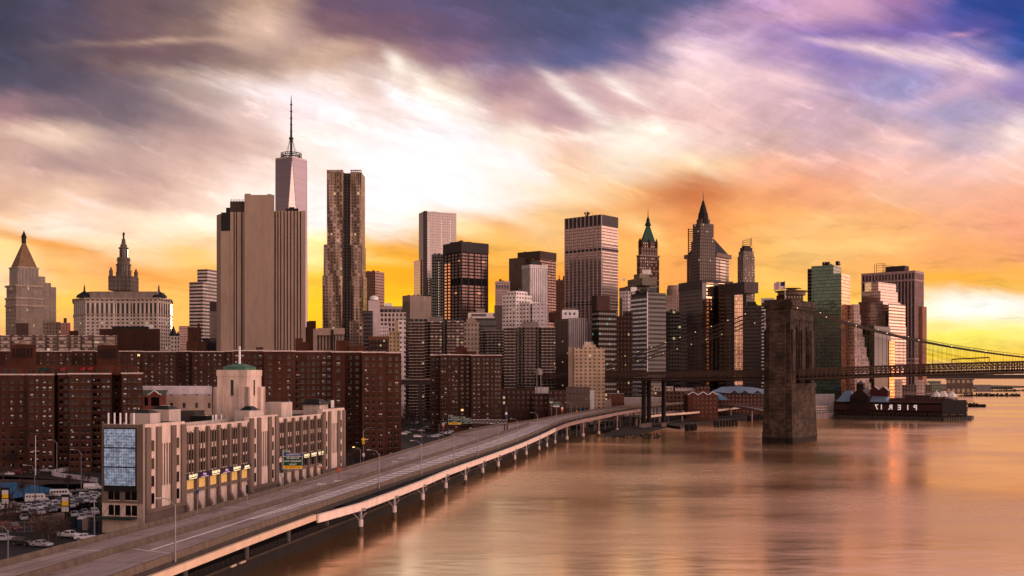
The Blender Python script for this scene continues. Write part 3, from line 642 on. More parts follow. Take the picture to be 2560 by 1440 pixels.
B.fins('mullion', 5, 4, 1.0, .8, 3, B.z1, plain('black_mullion', (.05, .035, .035), .5)); B.bands('crown', [B.z1 - 12], 12.5, 1.0, plain('black_crown', (.07, .05, .05), .6)); B.clutter(7, 3, seed=5, z=B.z1 + .5)
mb = MB(); ma = glow('amber_floor', (1.0, .36, .12), .6)
for i in range(30):
    if i in (9, 10, 11): continue
    for j in (0, 1): B.addbox(mb, B.a * (.62 + .2 * j), B.a * (.62 + .2 * j) + 5.5, -.15, .05, 62 + i * 4.0, 64.2 + i * 4.0)
part('lit_window', mb, ma, B.root, kind='stuff')
B = Bld('pink_tower', 'small pinkish white tower with square top openings', 'office building', 1500, 1238, 1240, 1275, 703, b=25, mat=facade('pink_stripe', (.62, .45, .42), (.42, .30, .28), 40, 3.9, 1, .4, grough=.4)); mb = MB()
for i in range(5): B.addbox(mb, B.a * (.1 + .18 * i), B.a * (.1 + .18 * i) + 2.4, -.1, .1, B.z1 - 10, B.z1 - 5)
part('top_opening', mb, GLASSD, B.root); B.clutter(2, 4, seed=6)
m = facade('brown_office', (.12, .062, .046), (.17, .085, .06), 4, 3.9, .8, .6, grough=.12, gmetal=.5, lit=.03, litc=(1, .35, .1))
B = Bld('brown_office_tower', 'reddish brown office tower behind the white ribbed tower', 'skyscraper', 1500, 1295, 1350, 1390, 627, mat=m); B.bands('crown', [B.z1 - 11], 11, .5, plain('brown_crown', (.15, .085, .066)))
B.box('blank_wing', B.a * .65, B.a + 10, -8, B.b * .5, 3, zat(640, 1490), plain('brown_stone', (.20, .13, .10)), ROOF)
m = facade('white_rib', (.76, .67, .67), (.05, .04, .04), 2.7, 90, .45, 1.0)
B = Bld('white_ribbed_tower', 'slim white tower of closely spaced vertical ribs', 'skyscraper', 1350, 1305, 1325, 1369, 662, mat=m, ratio=.8); B.bands('crown', [B.z1 - 4], 4.5, .4, plain('rib_crown', (.62, .55, .55))); B.box('penthouse', 2, B.a * .8, 3, B.b * .7, B.z1, B.z1 + 5, DARK)
m = facade('white_masonry', (.80, .71, .69), (.09, .07, .065), 4.4, 4.0, .5, .42, lit=.03)
B = Bld('white_stepped_block', 'white masonry apartment block with stepped top and dark windows', 'apartment building', 1100, 1256, 1290, 1331, 736, mat=m, ratio=.7)
B.box('setback', B.a * .0, B.a * .65, B.b * .0, B.b * .7, B.z1, zat(727, 1100), m, ROOF); B.clutter(3, 5, z=zat(727, 1100), seed=8); B.box('lower_wing', -14, 0, B.b * .2, B.b, 3, zat(757, 1110), m, ROOF)
B = Bld('orange_lit_block', 'old brick block glowing orange at its top behind the tall gridded tower', 'office building', 1600, 1386, 1390, 1414, 700, b=30, mat=facade('warm_brick', (.30, .11, .06), (.05, .03, .025), 3.5, 4, .4, .5, lit=.05, litc=(1, .3, .08))); B.clutter(3, 9, BRK, seed=9)
# the tall gridded bank tower
d = 1400; m = facade('bank_grid', (.33, .24, .22), (.30, .22, .185), 3.4, 3.95, .92, .74, grough=.1, gmetal=.75, gvar=.25, spandrel=(.14, .10, .095))
B = Bld('gridded_bank_tower', 'massive gridded tower of pale uprights, tallest block of the middle skyline', 'skyscraper', d, 1413, 1504, 1545, 536, mat=m, ratio=1.6)
B.fins('upright', 9, 0, .9, 1.0, 3, B.z1, plain('pale_upright', (.46, .36, .35), .5, .2))
dk = plain('louvre_dark', (.055, .035, .038), .6)
B.bands('crown', [B.z1 - 14], 14, .25, plain('bank_crown', (.10, .065, .07), .6)); B.bands('louvre_belt', [zat(627, d), zat(761, d)], 4.5, .3, dk)
mb = MB()
for i in range(52): B.addbox(mb, -.35, .02, .3, B.b, 6 + i * 3.95, 7.2 + i * 3.95); B.addbox(mb, .3, B.a, -.35, .02, 6 + i * 3.95, 6.7 + i * 3.95)
part('floor_band', mb, plain('pale_band', (.40, .30, .29), .5), B.root)
p = B.p(B.a * .55, 12); mb = MB()
for i in range(5): a = i * 1.256; mb.tube([(p.x, p.y, B.z1), (p.x + 1.5 * math.cos(a), p.y + 1.5 * math.sin(a), B.z1 + 3), (p.x + 3.4 * math.cos(a), p.y, B.z1 + 7)], [.5, .5, 1.2], 5)
mb.tube([(p.x, p.y, B.z1), (p.x, p.y, B.z1 + 9)], .4, 5); part('roof_antenna', mb, DARK, B.root); mast(B, 'mast', B.a * .4, 12, B.z1, B.z1 + 6, .4)
# green pyramid tower
d = 1400
m = facade('old_brick_tower', (.24, .125, .095), (.10, .055, .045), 3.2, 4.0, .45, .5, blind=.45, blindc=(.62, .45, .38), wvar=.15)
B = Bld('green_roofed_tower', 'old brown tower crowned by a green copper pyramid and needle', 'skyscraper', d, 1592, 1600, 1648, 637, mat=m, ratio=.3)
def inb(B, name, f, z0, z1, mat, roof=None): return B.box(name, B.a * f, B.a * (1 - f), B.b * f, B.b * (1 - f), z0, z1, mat, roof)
inb(B, 'setback', .07, B.z1, zat(618, d), facade('old_brick_top', (.27, .14, .105), (.08, .05, .04), 4, 8, .45, .7)); inb(B, 'setback', .13, zat(618, d), zat(605, d), m)
B.bands('cornice', [B.z1 - 1.5], 1.5, .6, STONE)
pyramid(B, 'copper_roof', B.a * .14, B.a * .86, B.b * .14, B.b * .86, zat(608, d), zat(561, d), plain('green_copper', (.035, .15, .115), .7, 0, .3), .2)
for f, g in ((.12, .12), (.88, .12), (.12, .88), (.5, .1), (.1, .5)): p = B.p(B.a * f, B.b * g); mb = MB(); mb.lathe((p.x, p.y, zat(618, d)), [(1.6, 0), (1.6, 8), (0, 13)], 6); part('pinnacle', mb, BRK, B.root)
p = B.p(B.a / 2, B.b / 2); mb = MB(); mb.lathe((p.x, p.y, 0), [(4.2, zat(562, d)), (3.4, zat(556, d)), (2.4, zat(553, d)), (2.2, zat(547, d)), (1.2, zat(542, d)), (.5, zat(538, d)), (.25, zat(520, d))], 8); part('spire', mb, plain('spire_copper', (.03, .07, .06)), B.root)
m = facade('olive_masonry', (.30, .24, .17), (.07, .06, .05), 3.5, 4, .4, .45, blind=.1)
B = Bld('olive_stepped_block', 'olive tan stepped masonry block in front of the green pyramid tower', 'office building', 1250, 1548, 1582, 1641, 715, mat=m)
B.box('setback', B.a * -.5, B.a * .55, B.b * .1, B.b * .7, B.z1, zat(697, 1250), m, ROOF); B.box('setback', -B.a * .3, B.a * .1, B.b * .1, B.b * .5, zat(697, 1250), zat(686, 1250), m); fbox('white_scaffold_box', 1606, 1628, 674, 1248, 10, plain('scaffold_sheet', (.70, .60, .54), .7), B.root, y0=686); fbox('water_tank', 1556, 1563, 696, 1252, 3, WHITE, B.root, y0=701)
B = Bld('white_zigzag_block', 'white stepped brick block peeping out beside the green glazed striped slab', 'apartment building', 1150, 1556, 1571, 1582, 745, mat=facade('white_brick_old', (.60, .52, .51), (.10, .08, .08), 4, 4, .4, .45, lit=.03)); B.box('setback', 0, 12, 0, 12, B.z1, zat(727, 1150), MATS['white_brick_old'], ROOF); fbox('roof_house', 1577, 1592, 718, 1150, 8, WHITE, B.root, y0=729)
m = facade('striped_maiden', (.17, .135, .13), (.045, .05, .047), 60, 4.05, 1, .55, grough=.12, gmetal=.2)
B = Bld('striped_slab', 'office slab with bright white striped front and dark banded side', 'skyscraper', 1000, 1577, 1619, 1665, 731, mat=m, ratio=1.35)
mb = MB(); mg = MB(); n = int((B.z1 - 3) / 4.05)
for i in range(n): zz = 3 + i * 4.05 + .3; B.addbox(mb, .4, B.a - .4, -.5, 0, zz, zz + 1.6); B.addbox(mg, .4, B.a - .4, -.25, 0, zz + 1.6, zz + 4.05)
part('spandrel', mb, plain('white_spandrel', (.85, .79, .80), .4), B.root); part('glazing', mg, facade('maiden_glass', (.35, .32, .33), (.10, .15, .135), 1.9, 50, .8, 1, gmetal=.35, gvar=.9), B.root)
B.fins('edge_pier', 1, 0, .9, .6, 3, B.z1 + .5, plain('white_edge', (.72, .66, .68), .5)); B.clutter(5, 4, seed=12); fbox('roof_tank', 1600, 1618, 722, 1004, 8, DARK, B.root, y0=733); fbox('roof_tank', 1622, 1640, 720, 1012, 8, plain('blue_tank', (.14, .15, .19)), B.root, y0=733)
m = facade('teal_lit_brown', (.10, .045, .032), (.05, .045, .042), 2.4, 4.2, .8, .42, lit=.1, litc=(.25, .75, .62), les=.35)
B = Bld('brown_teal_block', 'brown brick block with teal glowing office windows and blank top', 'office building', 900, 1480, 1497, 1541, 776, mat=m, ratio=.6); B.box('blank_top', B.a * .3, B.a, 0, B.b * .75, B.z1, zat(738, 900), plain('blank_brown_brick', (.13, .055, .038))); p = B.p(B.a * .3, -.0); mb = MB(); B.addbox(mb, B.a * .35, B.a * .6, -.1, .1, B.z1 + 4, B.z1 + 9.5); part('louvre', mb, DARK, B.root)
B = Bld('rust_block', 'rust brown block squeezed between teal windowed block and striped slab', 'office building', 930, 1541, 1543, 1582, 790, b=30, mat=facade('rust_brick', (.15, .058, .035), (.05, .03, .025), 3, 3.8, .4, .5, lit=.03)); B.box('setback', 0, B.a * .6, 3, 15, B.z1, zat(777, 930), MATS['rust_brick'], ROOF)
# spire tower
d = 1300
m = facade('spire_brick', (.21, .145, .12), (.05, .035, .035), 3.0, 3.9, .42, .55, lit=.035, litc=(1, .75, .5), wvar=.15)
B = Bld('art_deco_spire_tower', 'tall art deco tower narrowing to a dark crown with a long needle', 'skyscraper', d, 1726, 1749, 1790, 640, mat=m, ratio=.7)
zz = [zat(q, d) for q in (640, 600, 557, 545, 528, 515, 506, 470)]
inb(B, 'setback', .03, zz[0], zz[1], m); inb(B, 'setback', .09, zz[1], zz[2], m); inb(B, 'setback', .24, zz[2], zz[3], plain('crown_stone', (.17, .115, .10)))
p = B.p(B.a / 2, B.b / 2); q = [(p.x, p.y)]
mb = MB(); mb.lathe((p.x, p.y, 0), [(6.6, zz[2]), (6.6, zz[3]), (5.6, zz[4]), (5.0, zz[4] + .1), (3.6, zz[5]), (2.2, zz[6]), (1.2, zz[6] + 4)], 8); part('crown', mb, plain('crown_dark', (.06, .04, .04)), B.root)
mb = MB(); mb.tube([(p.x, p.y, zz[6]), (p.x, p.y, zz[6] + 8), (p.x, p.y, zz[7])], [1.0, .5, .15], 6); part('needle', mb, DARK, B.root)
B.box('side_wing', B.a * .9, B.a * 1.25, B.b * .2, B.b * .8, 3, zat(632, d), m)
mb = MB(); fx = B.p(B.a * 1.16, 3); mb.tube([(fx.x - 3, fx.y, 3), (fx.x - 3, fx.y, zat(566, d))], .7, 5)
for i in range(18): q = zat(660, d) + i * 2.6; mb.bar((fx.x - 3, fx.y, q), (fx.x + 4, fx.y, q), .8, .8)
part('hoist_mast', mb, plain('hoist_red', (.20, .07, .05)), B.root)
m = facade('mansard_tower', (.24, .165, .125), (.20, .135, .105), 60, 3.9, 1, .5, grough=.15, gmetal=.5)
B = Bld('mansard_roofed_tower', 'broad tower with dark sloping mansard roof behind the art deco spire', 'skyscraper', 1350, 1717, 1790, 1822, 634, mat=m, ratio=1.2)
B.bands('cornice', [B.z1 - 4], 5, 2.6, plain('mansard_cornice', (.27, .18, .14))); pyramid(B, 'roof', 0, B.a, 0, B.b, B.z1 + 1, zat(590, 1350), plain('mansard_slate', (.055, .04, .05)), .28)
mb = MB(); B.addbox(mb, -.4, .1, B.b * .3, B.b * .78, 3, B.z1 - 8); part('curtain_wall', mb, facade('mansard_glass', (.25, .18, .14), (.32, .23, .18), 60, 3.9, 1, .6, gmetal=.6, grough=.12), B.root); mb = MB(); B.addbox(mb, -.6, .12, B.b * .78, B.b * .85, 3, B.z1 - 8); part('dark_slot', mb, GLASSD, B.root)
B = Bld('domed_beige_block', 'small rounded beige tower peeping beside the purple grey slab', 'office building', 1500, 1663, 1664, 1700, 738, b=30, mat=facade('dome_beige', (.50, .36, .29), (.25, .17, .14), 2.6, 4, .4, .6)); c = B.p(B.a * .45, 12); mb = MB(); mb.lathe((c.x, c.y, 0), [(9.5, B.z1), (9.5, zat(722, 1500)), (8.6, zat(720, 1500)), (8, zat(712, 1500))], 14); part('drum', mb, plain('drum_stone', (.40, .27, .21)), B.root)
d = 1500; m = facade('ribbed_deco', (.30, .21, .17), (.045, .035, .035), 2.8, 3.9, .4, .6, lit=.02, blind=.2)
B = Bld('scaffold_topped_tower', 'ribbed stone tower with rounded shoulders and scaffolding on top', 'skyscraper', d, 1844, 1858, 1887, 640, mat=m, ratio=.7)
for f, y0, y1 in ((.06, 640, 627), (.14, 627, 618), (.24, 618, 613)): inb(B, 'setback', f, zat(y0, d), zat(y1, d), m if f < .1 else plain('deco_dark', (.10, .07, .065)))
c = B.p(B.a * .35, B.b * .5); mb = MB()
for i in range(4):
    for a, e in ((-1, -1), (1, -1), (1, 1), (-1, 1)): mb.bar((c.x + a * 5.5, c.y + e * 4, B.z1 + 14), (c.x + a * 5.5, c.y + e * 4, B.z1 + 24 + a * 1.5), .5)
for zz in (16, 19, 22): mb.bar((c.x - 5.5, c.y - 4, B.z1 + zz), (c.x + 5.5, c.y - 4, B.z1 + zz + 1), .4); mb.bar((c.x - 5.5, c.y - 4, B.z1 + zz), (c.x + 5.5, c.y - 4, B.z1 + zz + 3), .3)
part('scaffold', mb, plain('scaffold_steel', (.22, .14, .09)), B.root)
# purple-grey faceted slab
d = 950; m = facade('purple_grey', (.24, .18, .18), (.045, .035, .038), 2.0, 4.0, .55, .38, grough=.15)
d = 1150
B = Bld('faceted_grey_slab', 'purple grey faceted office slab with two glass strips reflecting gold', 'skyscraper', d, 1697, 1755, 1832, 702, mat=m, ratio=1.1)
B.bands('crown', [B.z1 - 9], 9.5, .3, plain('grey_crown', (.15, .11, .11)))
mg = facade('gold_reflection_glass', (.10, .075, .07), (.95, .62, .36), 60, 4.0, 1, .55, grough=.06, gmetal=1.0, gvar=.1, jit=.05)  # gold sky reflection put into the colour of these strips
for w0, w1, mm, nm in ((0, .14, GLASSD, 'dark_strip'), (.14, .36, mg, 'gold_reflection_strip'), (.36, .52, GLASSD, 'dark_strip'), (.52, .72, mg, 'gold_reflection_strip')):
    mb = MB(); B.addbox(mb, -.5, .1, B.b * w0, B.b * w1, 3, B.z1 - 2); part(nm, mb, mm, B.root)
B.box('upper_wing', -34, B.a * .3, B.b * .75, B.b * 1.2, zat(735, d), zat(708, d), MATS['grey_crown'], ROOF); B.box('roof_house', B.a * .1, B.a * .6, B.b * .2, B.b * .7, B.z1, zat(697, d), DARK)
B.box('rear_wing', -26, 0, B.b * .75, B.b * 1.1, 3, zat(735, d), MATS['purple_grey'], ROOF)
B = Bld('gold_sliver', 'narrow gold mirrored strip building with dark edges', 'office building', 1120, 1829, 1831, 1858, 737, b=18, mat=facade('gold_sliver_glass', (.20, .14, .11), (.85, .56, .38), 2.0, 4, .9, .9, grough=.05, gmetal=1, jit=.1)); mb = MB(); B.addbox(mb, B.a - 3, B.a + .2, -.3, 1, 3, B.z1 + 1); B.addbox(mb, -3, .5, -.3, 1, 3, B.z1 + 1); part('dark_edge', mb, DARK, B.root)
B = Bld('dark_banded_block', 'dark brown banded block just before the bridge tower', 'office building', 1110, 1857, 1862, 1904, 763, b=40, mat=facade('dark_bands', (.10, .062, .058), (.03, .022, .024), 60, 3.7, 1, .55, lit=.0)); B.box('roof_house', B.a * .3, B.a * .8, 5, 20, B.z1, B.z1 + 4, DARK)
B = Bld('white_grid_block', 'white and black gridded block half hidden by the bridge tower', 'office building', 1180, 1903, 1904, 1935, 770, b=30, mat=facade('white_grid', (.66, .62, .66), (.04, .035, .04), 4, 3.8, .8, .62)); B.box('blank_top', 0, B.a, 0, 14, B.z1, zat(745, 1180), plain('lilac_panel', (.45, .40, .46)))
B = Bld('black_low_block', 'low black glass block between striped slab and purple grey slab', 'office building', 1150, 1660, 1662, 1702, 778, b=30, mat=facade('black_low', (.03, .022, .022), (.02, .015, .015), 3, 4, .8, .6, lit=.02))
B = Bld('round_brown_block', 'rounded brown brick block behind the bridge tower top', 'office building', 1250, 1941, 1962, 2008, 737, mat=facade('round_brick', (.26, .12, .085), (.06, .04, .035), 4, 9, .45, .5, lit=.1, litc=(1, .4, .15)), ratio=.6)
c = B.p(B.a * .3, B.b * .5); mb = MB(); mb.lathe((c.x, c.y, B.z1), [(16, 0), (16, 3.5), (19, 4), (19, 5), (6, 6), (5, 7.5), (12, 8)], 18); part('roof_disc', mb, plain('disc_concrete', (.32, .2, .15)), B.root)
# green glass tower
d = 1150; m = facade('green_glass', (.05, .06, .05), (.13, .195, .15), 1.9, 3.7, .9, .88, grough=.06, gmetal=.75, gvar=.3, jit=.12)
B = Bld('green_glass_tower', 'green mirrored glass tower with dark flank and orange lit edge', 'skyscraper', d, 2036, 2103, 2115, 683, mat=m, b=34, th=33)
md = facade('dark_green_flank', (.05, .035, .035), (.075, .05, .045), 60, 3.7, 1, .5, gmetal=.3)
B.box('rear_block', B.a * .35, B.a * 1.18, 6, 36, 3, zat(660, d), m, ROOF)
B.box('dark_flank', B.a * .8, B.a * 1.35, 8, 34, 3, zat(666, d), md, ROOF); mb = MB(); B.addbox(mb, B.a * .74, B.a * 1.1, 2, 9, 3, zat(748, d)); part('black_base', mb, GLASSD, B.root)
mb = MB(); B.addbox(mb, -.3, .3, .2, B.b, 3, B.z1); part('orange_reflection_edge', mb, facade('orange_reflection_glass', (.25, .14, .09), (.95, .62, .42), 2.5, 3.7, .9, .85, gmetal=1, grough=.1), B.root); B.clutter(6, 4, z=zat(660, d), seed=14)  # right face: orange of the reflected sky put into the glass colour
for i in range(3): B.box('roof_stack', B.a * (.55 + .1 * i), B.a * (.61 + .1 * i), 10, 14, zat(660, d), zat(650, d), DARK)
# stepped pink building
d = 1160; m = facade('pink_setbacks', (.46, .33, .30), (.09, .06, .055), 3.2, 3.8, .48, .5, blind=.2)
B = Bld('pink_ziggurat', 'pinkish stepped ziggurat office block right of green glass tower', 'office building', d, 2113, 2137, 2173, 903, mat=m, ratio=1.0)
for f0, f1, y0, y1 in ((0, .92, 903, 893), (.04, .84, 893, 868), (.1, .74, 868, 842), (.16, .64, 842, 815), (.2, .55, 815, 786), (.25, .5, 786, 760)): B.box('setback', B.a * f0, B.a * 1.0, B.b * (f0 * .4), B.b * f1, zat(y0, d), zat(y1, d), m, ROOFL)
# pink piered tower and the gold stepped one in front
d = 1480; m = facade('piered_pink', (.30, .20, .20), (.045, .03, .033), 5.0, 3.9, .68, .6, spandrel=(.07, .045, .05), grough=.12)
B = Bld('piered_tower', 'large pinkish brown tower of vertical piers at the right end of the skyline', 'skyscraper', d, 2155, 2287, 2308, 676, mat=m, th=40)
mp = plain('pink_pier', (.40, .27, .27), .8); B.fins('pier', 16, 9, 1.3, .7, 3, B.z1 - 12, mp); B.bands('belt', [B.z1 - 14, zat(899, d), zat(909, d)], 2.2, .8, mp); B.bands('crown', [B.z1 - 3.5], 3.5, .8, mp); B.fins('crown_pier', 16, 9, 1.3, .7, B.z1 - 12, B.z1 - 3, mp)
B.box('penthouse', B.a * .22, B.a * .58, B.b * .2, B.b * .7, B.z1, zat(661, d), plain('penthouse_purple', (.10, .065, .08)), ROOF); mb = MB(); c = B.p(B.a * .68, 8)
for a, e in ((-6, 0), (6, 0), (-6, 8), (6, 8)): mb.bar((c.x + a, c.y + e, B.z1), (c.x + a, c.y + e, B.z1 + 13), .6)
for q in (3, 7, 10, 13): mb.bar((c.x - 6, c.y, B.z1 + q), (c.x + 6, c.y, B.z1 + q + .6), .45); mb.bar((c.x - 6, c.y, B.z1 + q - 3), (c.x + 6, c.y, B.z1 + q), .3)
mb.bar((c.x + 6, c.y, B.z1 + 11), (c.x + 40, c.y + 6, B.z1 + 8), .4); part('roof_crane', mb, plain('crane_orange', (.30, .12, .05)), B.root)
B.box('side_annex', -6, 0, B.b * .4, B.b * .9, 3, zat(765, d), plain('orange_annex', (.36, .16, .10)))
d = 1280; m = facade('gold_steps', (.17, .11, .095), (.34, .24, .20), 2.2, 3.7, .92, .86, grough=.09, gmetal=.85, gvar=.15, jit=.08)
B = Bld('gold_stepped_tower', 'mirrored tower with stepped sides reflecting gold, before the piered tower', 'skyscraper', d, 2163, 2196, 2240, 705, mat=m, th=45)
for i, (y0, ex) in enumerate(((727, 4), (753, 8), (782, 12), (815, 17))): B.box('step', -ex * .8, B.a + ex, -1 - i * .3, B.b - 2, 3, zat(y0, d), m, ROOF)
mb = MB(); B.addbox(mb, B.a * .52, B.a + .2, -.6, 0, zat(800, d), B.z1); part('gold_reflection_panel', mb, facade('bright_gold_reflection', (.5, .3, .15), (1.0, .78, .48), 2.2, 3.7, .95, .92, gmetal=1, grough=.06, jit=.06), B.root)  # panel tinted gold, a reflection painted into its colour
mb = MB(); B.addbox(mb, -14, -13, -2, B.b * .9, 3, zat(760, d)); part('striped_wing', mb, facade('pink_wing', (.45, .32, .28), (.5, .32, .23), 60, 3.7, 1, .5, gmetal=.8, grough=.15), B.root)
B = Bld('dark_piered_block', 'dark block with fine brown piers low before the stepped gold tower', 'office building', 1190, 2150, 2186, 2226, 815, mat=facade('fine_piers', (.26, .15, .13), (.035, .025, .025), 2.3, 60, .55, 1, grough=.1), th=42)
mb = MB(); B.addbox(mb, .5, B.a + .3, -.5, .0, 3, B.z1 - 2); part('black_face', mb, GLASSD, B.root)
mb = MB(); B.addbox(mb, -.6, .3, B.b * .9, B.b * 1.25, 3, zat(850, 1190)); part('orange_reflection_strip', mb, facade('orange_reflection', (.3, .12, .05), (1, .45, .15), 2, 3.7, .9, .8, gmetal=1, grough=.1, jit=.3), B.root)  # narrow face coloured as an orange reflection of the sky
# ================================================================ housing blocks and other buildings of the middle distance
WM = [GLASSD, BLIND, plain('pale_sill', (.30, .22, .18)), AMBER]
rw = random.Random(5)
def front_windows(x0, x1, d, z0, z1, fh, cols, pblind=.3, h=1.35, skip=.04, pa=.004):
    a, b_ = P(x0, HZ, d), P(x1, HZ, d); t = Vector((1, 0, 0)); out = []; n = int((z1 - z0 - 1.0) / fh)
    for j in range(n):
        z = z1 - 2.3 - j * fh
        for (s, w) in cols:
            if rw.random() < skip: continue
            k = 3 if rw.random() < pa else ((1 if rw.random() < .6 else 4) if rw.random() < pblind * 1.2 else 0)
            out.append((Vector((a.x + (b_.x - a.x) * s, d, z)), t, w, h, k))
    return out
def block(name, label, cat, bays, mat, fh=2.7, pb=.3, group=None, coping=True, pa=.004, most=100, depth=30, copc=None):
    """bays: (x0, x1, ytop, d, window columns)"""
    x0, x1, yt, d, _ = bays[0]; p = P((x0 + x1) / 2, HZ, d)
    rt = thing(name, label, cat, (p.x, p.y, 3), group); mb = MB(); cp = MB(); W_ = []
    for (x0, x1, yt, d, cols) in bays:
        a, b_ = P(x0, HZ, d), P(x1, HZ, d); z1 = zat(yt, d)
        kx = (a.x + b_.x) / 2 / d * depth; q = [(a.x, d), (b_.x, d), (b_.x + kx, d + depth), (a.x + kx, d + depth)]
        mb.prism(q, 3, z1, 0, 1)
        if coping: cp.prism([(a.x - .25, d - .3), (b_.x + .25, d - .3), (b_.x + .25 + kx, d + depth), (a.x - .25 + kx, d + depth)], z1, z1 + .55, 0, bot=True)
        if cols: W_ += front_windows(x0, x1, d, 3, z1, fh, cols, pb, pa=pa)
    part('wall', mb, [mat, ROOF], rt)
    if coping: part('coping', cp, copc or plain('coping_stone', (.62, .50, .46)), rt)
    if W_: winset(rt, W_, WM, most=most)
    return rt
def cols(*a): return [(x, w) for x, w in a]
C4 = cols((.12, 1.5), (.3, 1.5), (.52, .8), (.72, 1.6), (.88, 1.6)); C3 = cols((.2, 1.6), (.5, .9), (.8, 1.6)); C2 = cols((.3, 1.6), (.72, 1.6)); C6 = cols((.07, 1.5), (.2, 1.5), (.36, .9), (.5, 1.6), (.63, .8), (.78, 1.6), (.92, 1.6)); C1 = cols((.5, 1.6),)
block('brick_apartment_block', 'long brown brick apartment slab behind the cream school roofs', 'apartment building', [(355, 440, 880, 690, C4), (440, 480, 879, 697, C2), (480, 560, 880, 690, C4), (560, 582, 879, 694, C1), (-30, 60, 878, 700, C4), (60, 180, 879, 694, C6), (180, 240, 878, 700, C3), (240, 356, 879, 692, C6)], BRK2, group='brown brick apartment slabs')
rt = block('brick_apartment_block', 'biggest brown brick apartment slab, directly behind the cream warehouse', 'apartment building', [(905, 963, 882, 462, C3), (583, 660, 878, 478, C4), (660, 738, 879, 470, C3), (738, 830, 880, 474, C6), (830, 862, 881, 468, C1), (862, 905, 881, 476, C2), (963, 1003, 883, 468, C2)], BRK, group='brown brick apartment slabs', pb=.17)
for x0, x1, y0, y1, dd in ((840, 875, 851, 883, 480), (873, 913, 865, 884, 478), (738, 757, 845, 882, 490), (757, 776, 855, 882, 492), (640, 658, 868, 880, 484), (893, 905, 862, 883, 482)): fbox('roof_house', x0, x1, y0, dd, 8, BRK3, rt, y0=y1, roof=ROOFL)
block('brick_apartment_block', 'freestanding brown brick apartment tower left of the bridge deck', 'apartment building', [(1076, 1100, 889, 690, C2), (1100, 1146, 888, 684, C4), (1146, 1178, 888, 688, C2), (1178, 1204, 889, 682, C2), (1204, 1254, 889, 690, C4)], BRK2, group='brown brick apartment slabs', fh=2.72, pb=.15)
for o in [q for q in bpy.data.objects if q.get('label', '').startswith('freestanding')]: fbox('roof_house', 1140, 1168, 869, 700, 10, BRK3, o, y0=890); fbox('roof_house', 1168, 1190, 878, 698, 8, BRK3, o, y0=890)
# the large block at the very left
K4 = cols((.15, 1.3), (.35, .9), (.62, 1.3), (.85, 1.3)); K5 = cols((.1, 1.3), (.26, 1.3), (.45, .8), (.65, 1.4), (.86, 1.3))
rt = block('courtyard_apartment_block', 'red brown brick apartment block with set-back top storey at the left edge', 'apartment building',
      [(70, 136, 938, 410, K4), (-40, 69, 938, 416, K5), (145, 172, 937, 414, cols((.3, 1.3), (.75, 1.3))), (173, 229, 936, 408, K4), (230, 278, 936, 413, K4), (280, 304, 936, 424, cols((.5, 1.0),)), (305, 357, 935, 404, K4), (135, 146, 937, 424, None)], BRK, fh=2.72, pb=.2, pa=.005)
fbox('set_back_storey', -40, 345, 914, 420, 20, BRK3, rt, z0=39.5, roof=ROOF)
mb = MB()
for x0, x1 in ((8, 20), (28, 40), (75, 80), (88, 96), (102, 112), (128, 136), (152, 164), (176, 186), (205, 214), (240, 246), (262, 270), (310, 318), (325, 332)): a, b_ = P(x0, 933, 419.9), P(x1, 933, 419.9); mb.box(a.x, 419.8, 39.9, b_.x, 420.1, 41.9)
part('set_back_window', mb, GLASSD, rt, kind='stuff')
for i, (x0, x1, y0, m_) in enumerate(((100, 124, 925, plain('green_canvas', (.02, .10, .06))), (153, 166, 924, REDM), (203, 215, 924, REDM), (222, 234, 923, REDM))):
    a, b_ = P(x0, y0, 419.5), P(x1, y0, 419.5); mb = MB(); mb.face([(a.x, 420, a.z + .9), (a.x, 418.3, a.z), (b_.x, 418.3, a.z), (b_.x, 420, a.z + .9)]); mb.face([(a.x, 418.3, a.z), (a.x, 418.3, a.z - .3), (b_.x, 418.3, a.z - .3), (b_.x, 418.3, a.z)]); part('awning', mb, m_, rt)
for x0, x1, y1 in ((26, 90, 861), (243, 297, 863)):
    fbox('water_tank_house', x0, x1, y1, 425, 9, BRK3, rt, z0=43, roof=plain('tank_roof', (.32, .2, .14)))
    mb = MB()
    for i in range(6): a = P(x0 + (x1 - x0) * (.12 + .14 * i), y1 + 20, 424.9); mb.box(a.x - .35, 424.8, a.z - 2, a.x + .35, 425.1, a.z + 1.6)
    part('louvre', mb, DARK, rt); q = P((x0 + x1) / 2, y1, 430); mb = MB(); mb.lathe(q, [(3.2, 0), (0.3, 1.8)], 8); part('tank_cap', mb, plain('tank_roof', (.32, .2, .14)), rt)
# police building, balconied slab, odds and ends on the left
fb = lambda name, label, cat, x0, x1, y1, d0, dep, mat, roof=ROOF: (lambda r: (fbox('wall', x0, x1, y1, d0, dep, mat, r, roof=roof), r)[1])(thing(name, label, cat, (*P((x0 + x1) / 2, HZ, d0).xy, 3)))
r = fb('brick_office_block', 'flat reddish brick block with blank upper wall before the domed hall', 'office building', 248, 400, 822, 850, 40, facade('blank_brick', (.17, .068, .045), (.06, .03, .025), 3.2, 4, .4, .45, band=[(52, 90)]))
fbox('roof_plant', 280, 372, 816, 860, 20, DARK, r, y0=824); fbox('roof_plant', 362, 384, 812, 870, 10, WHITE, r, y0=824)
m = facade('balcony_slab', (.55, .42, .38), (.16, .11, .09), 5.2, 2.7, .62, .6, blind=.4, blindc=(.62, .48, .42), lit=.02)
r = fb('balconied_slab', 'low white balconied apartment slab seen above the left brick roofs', 'apartment building', -30, 292, 838, 800, 14, m); mb = MB(); a, b_ = P(-30, HZ, 800), P(292, HZ, 800)
for i in range(10): z = 70 - i * 2.7; mb.box(a.x, 798.4, z - 2.2, b_.x, 800, z - 1.9); 
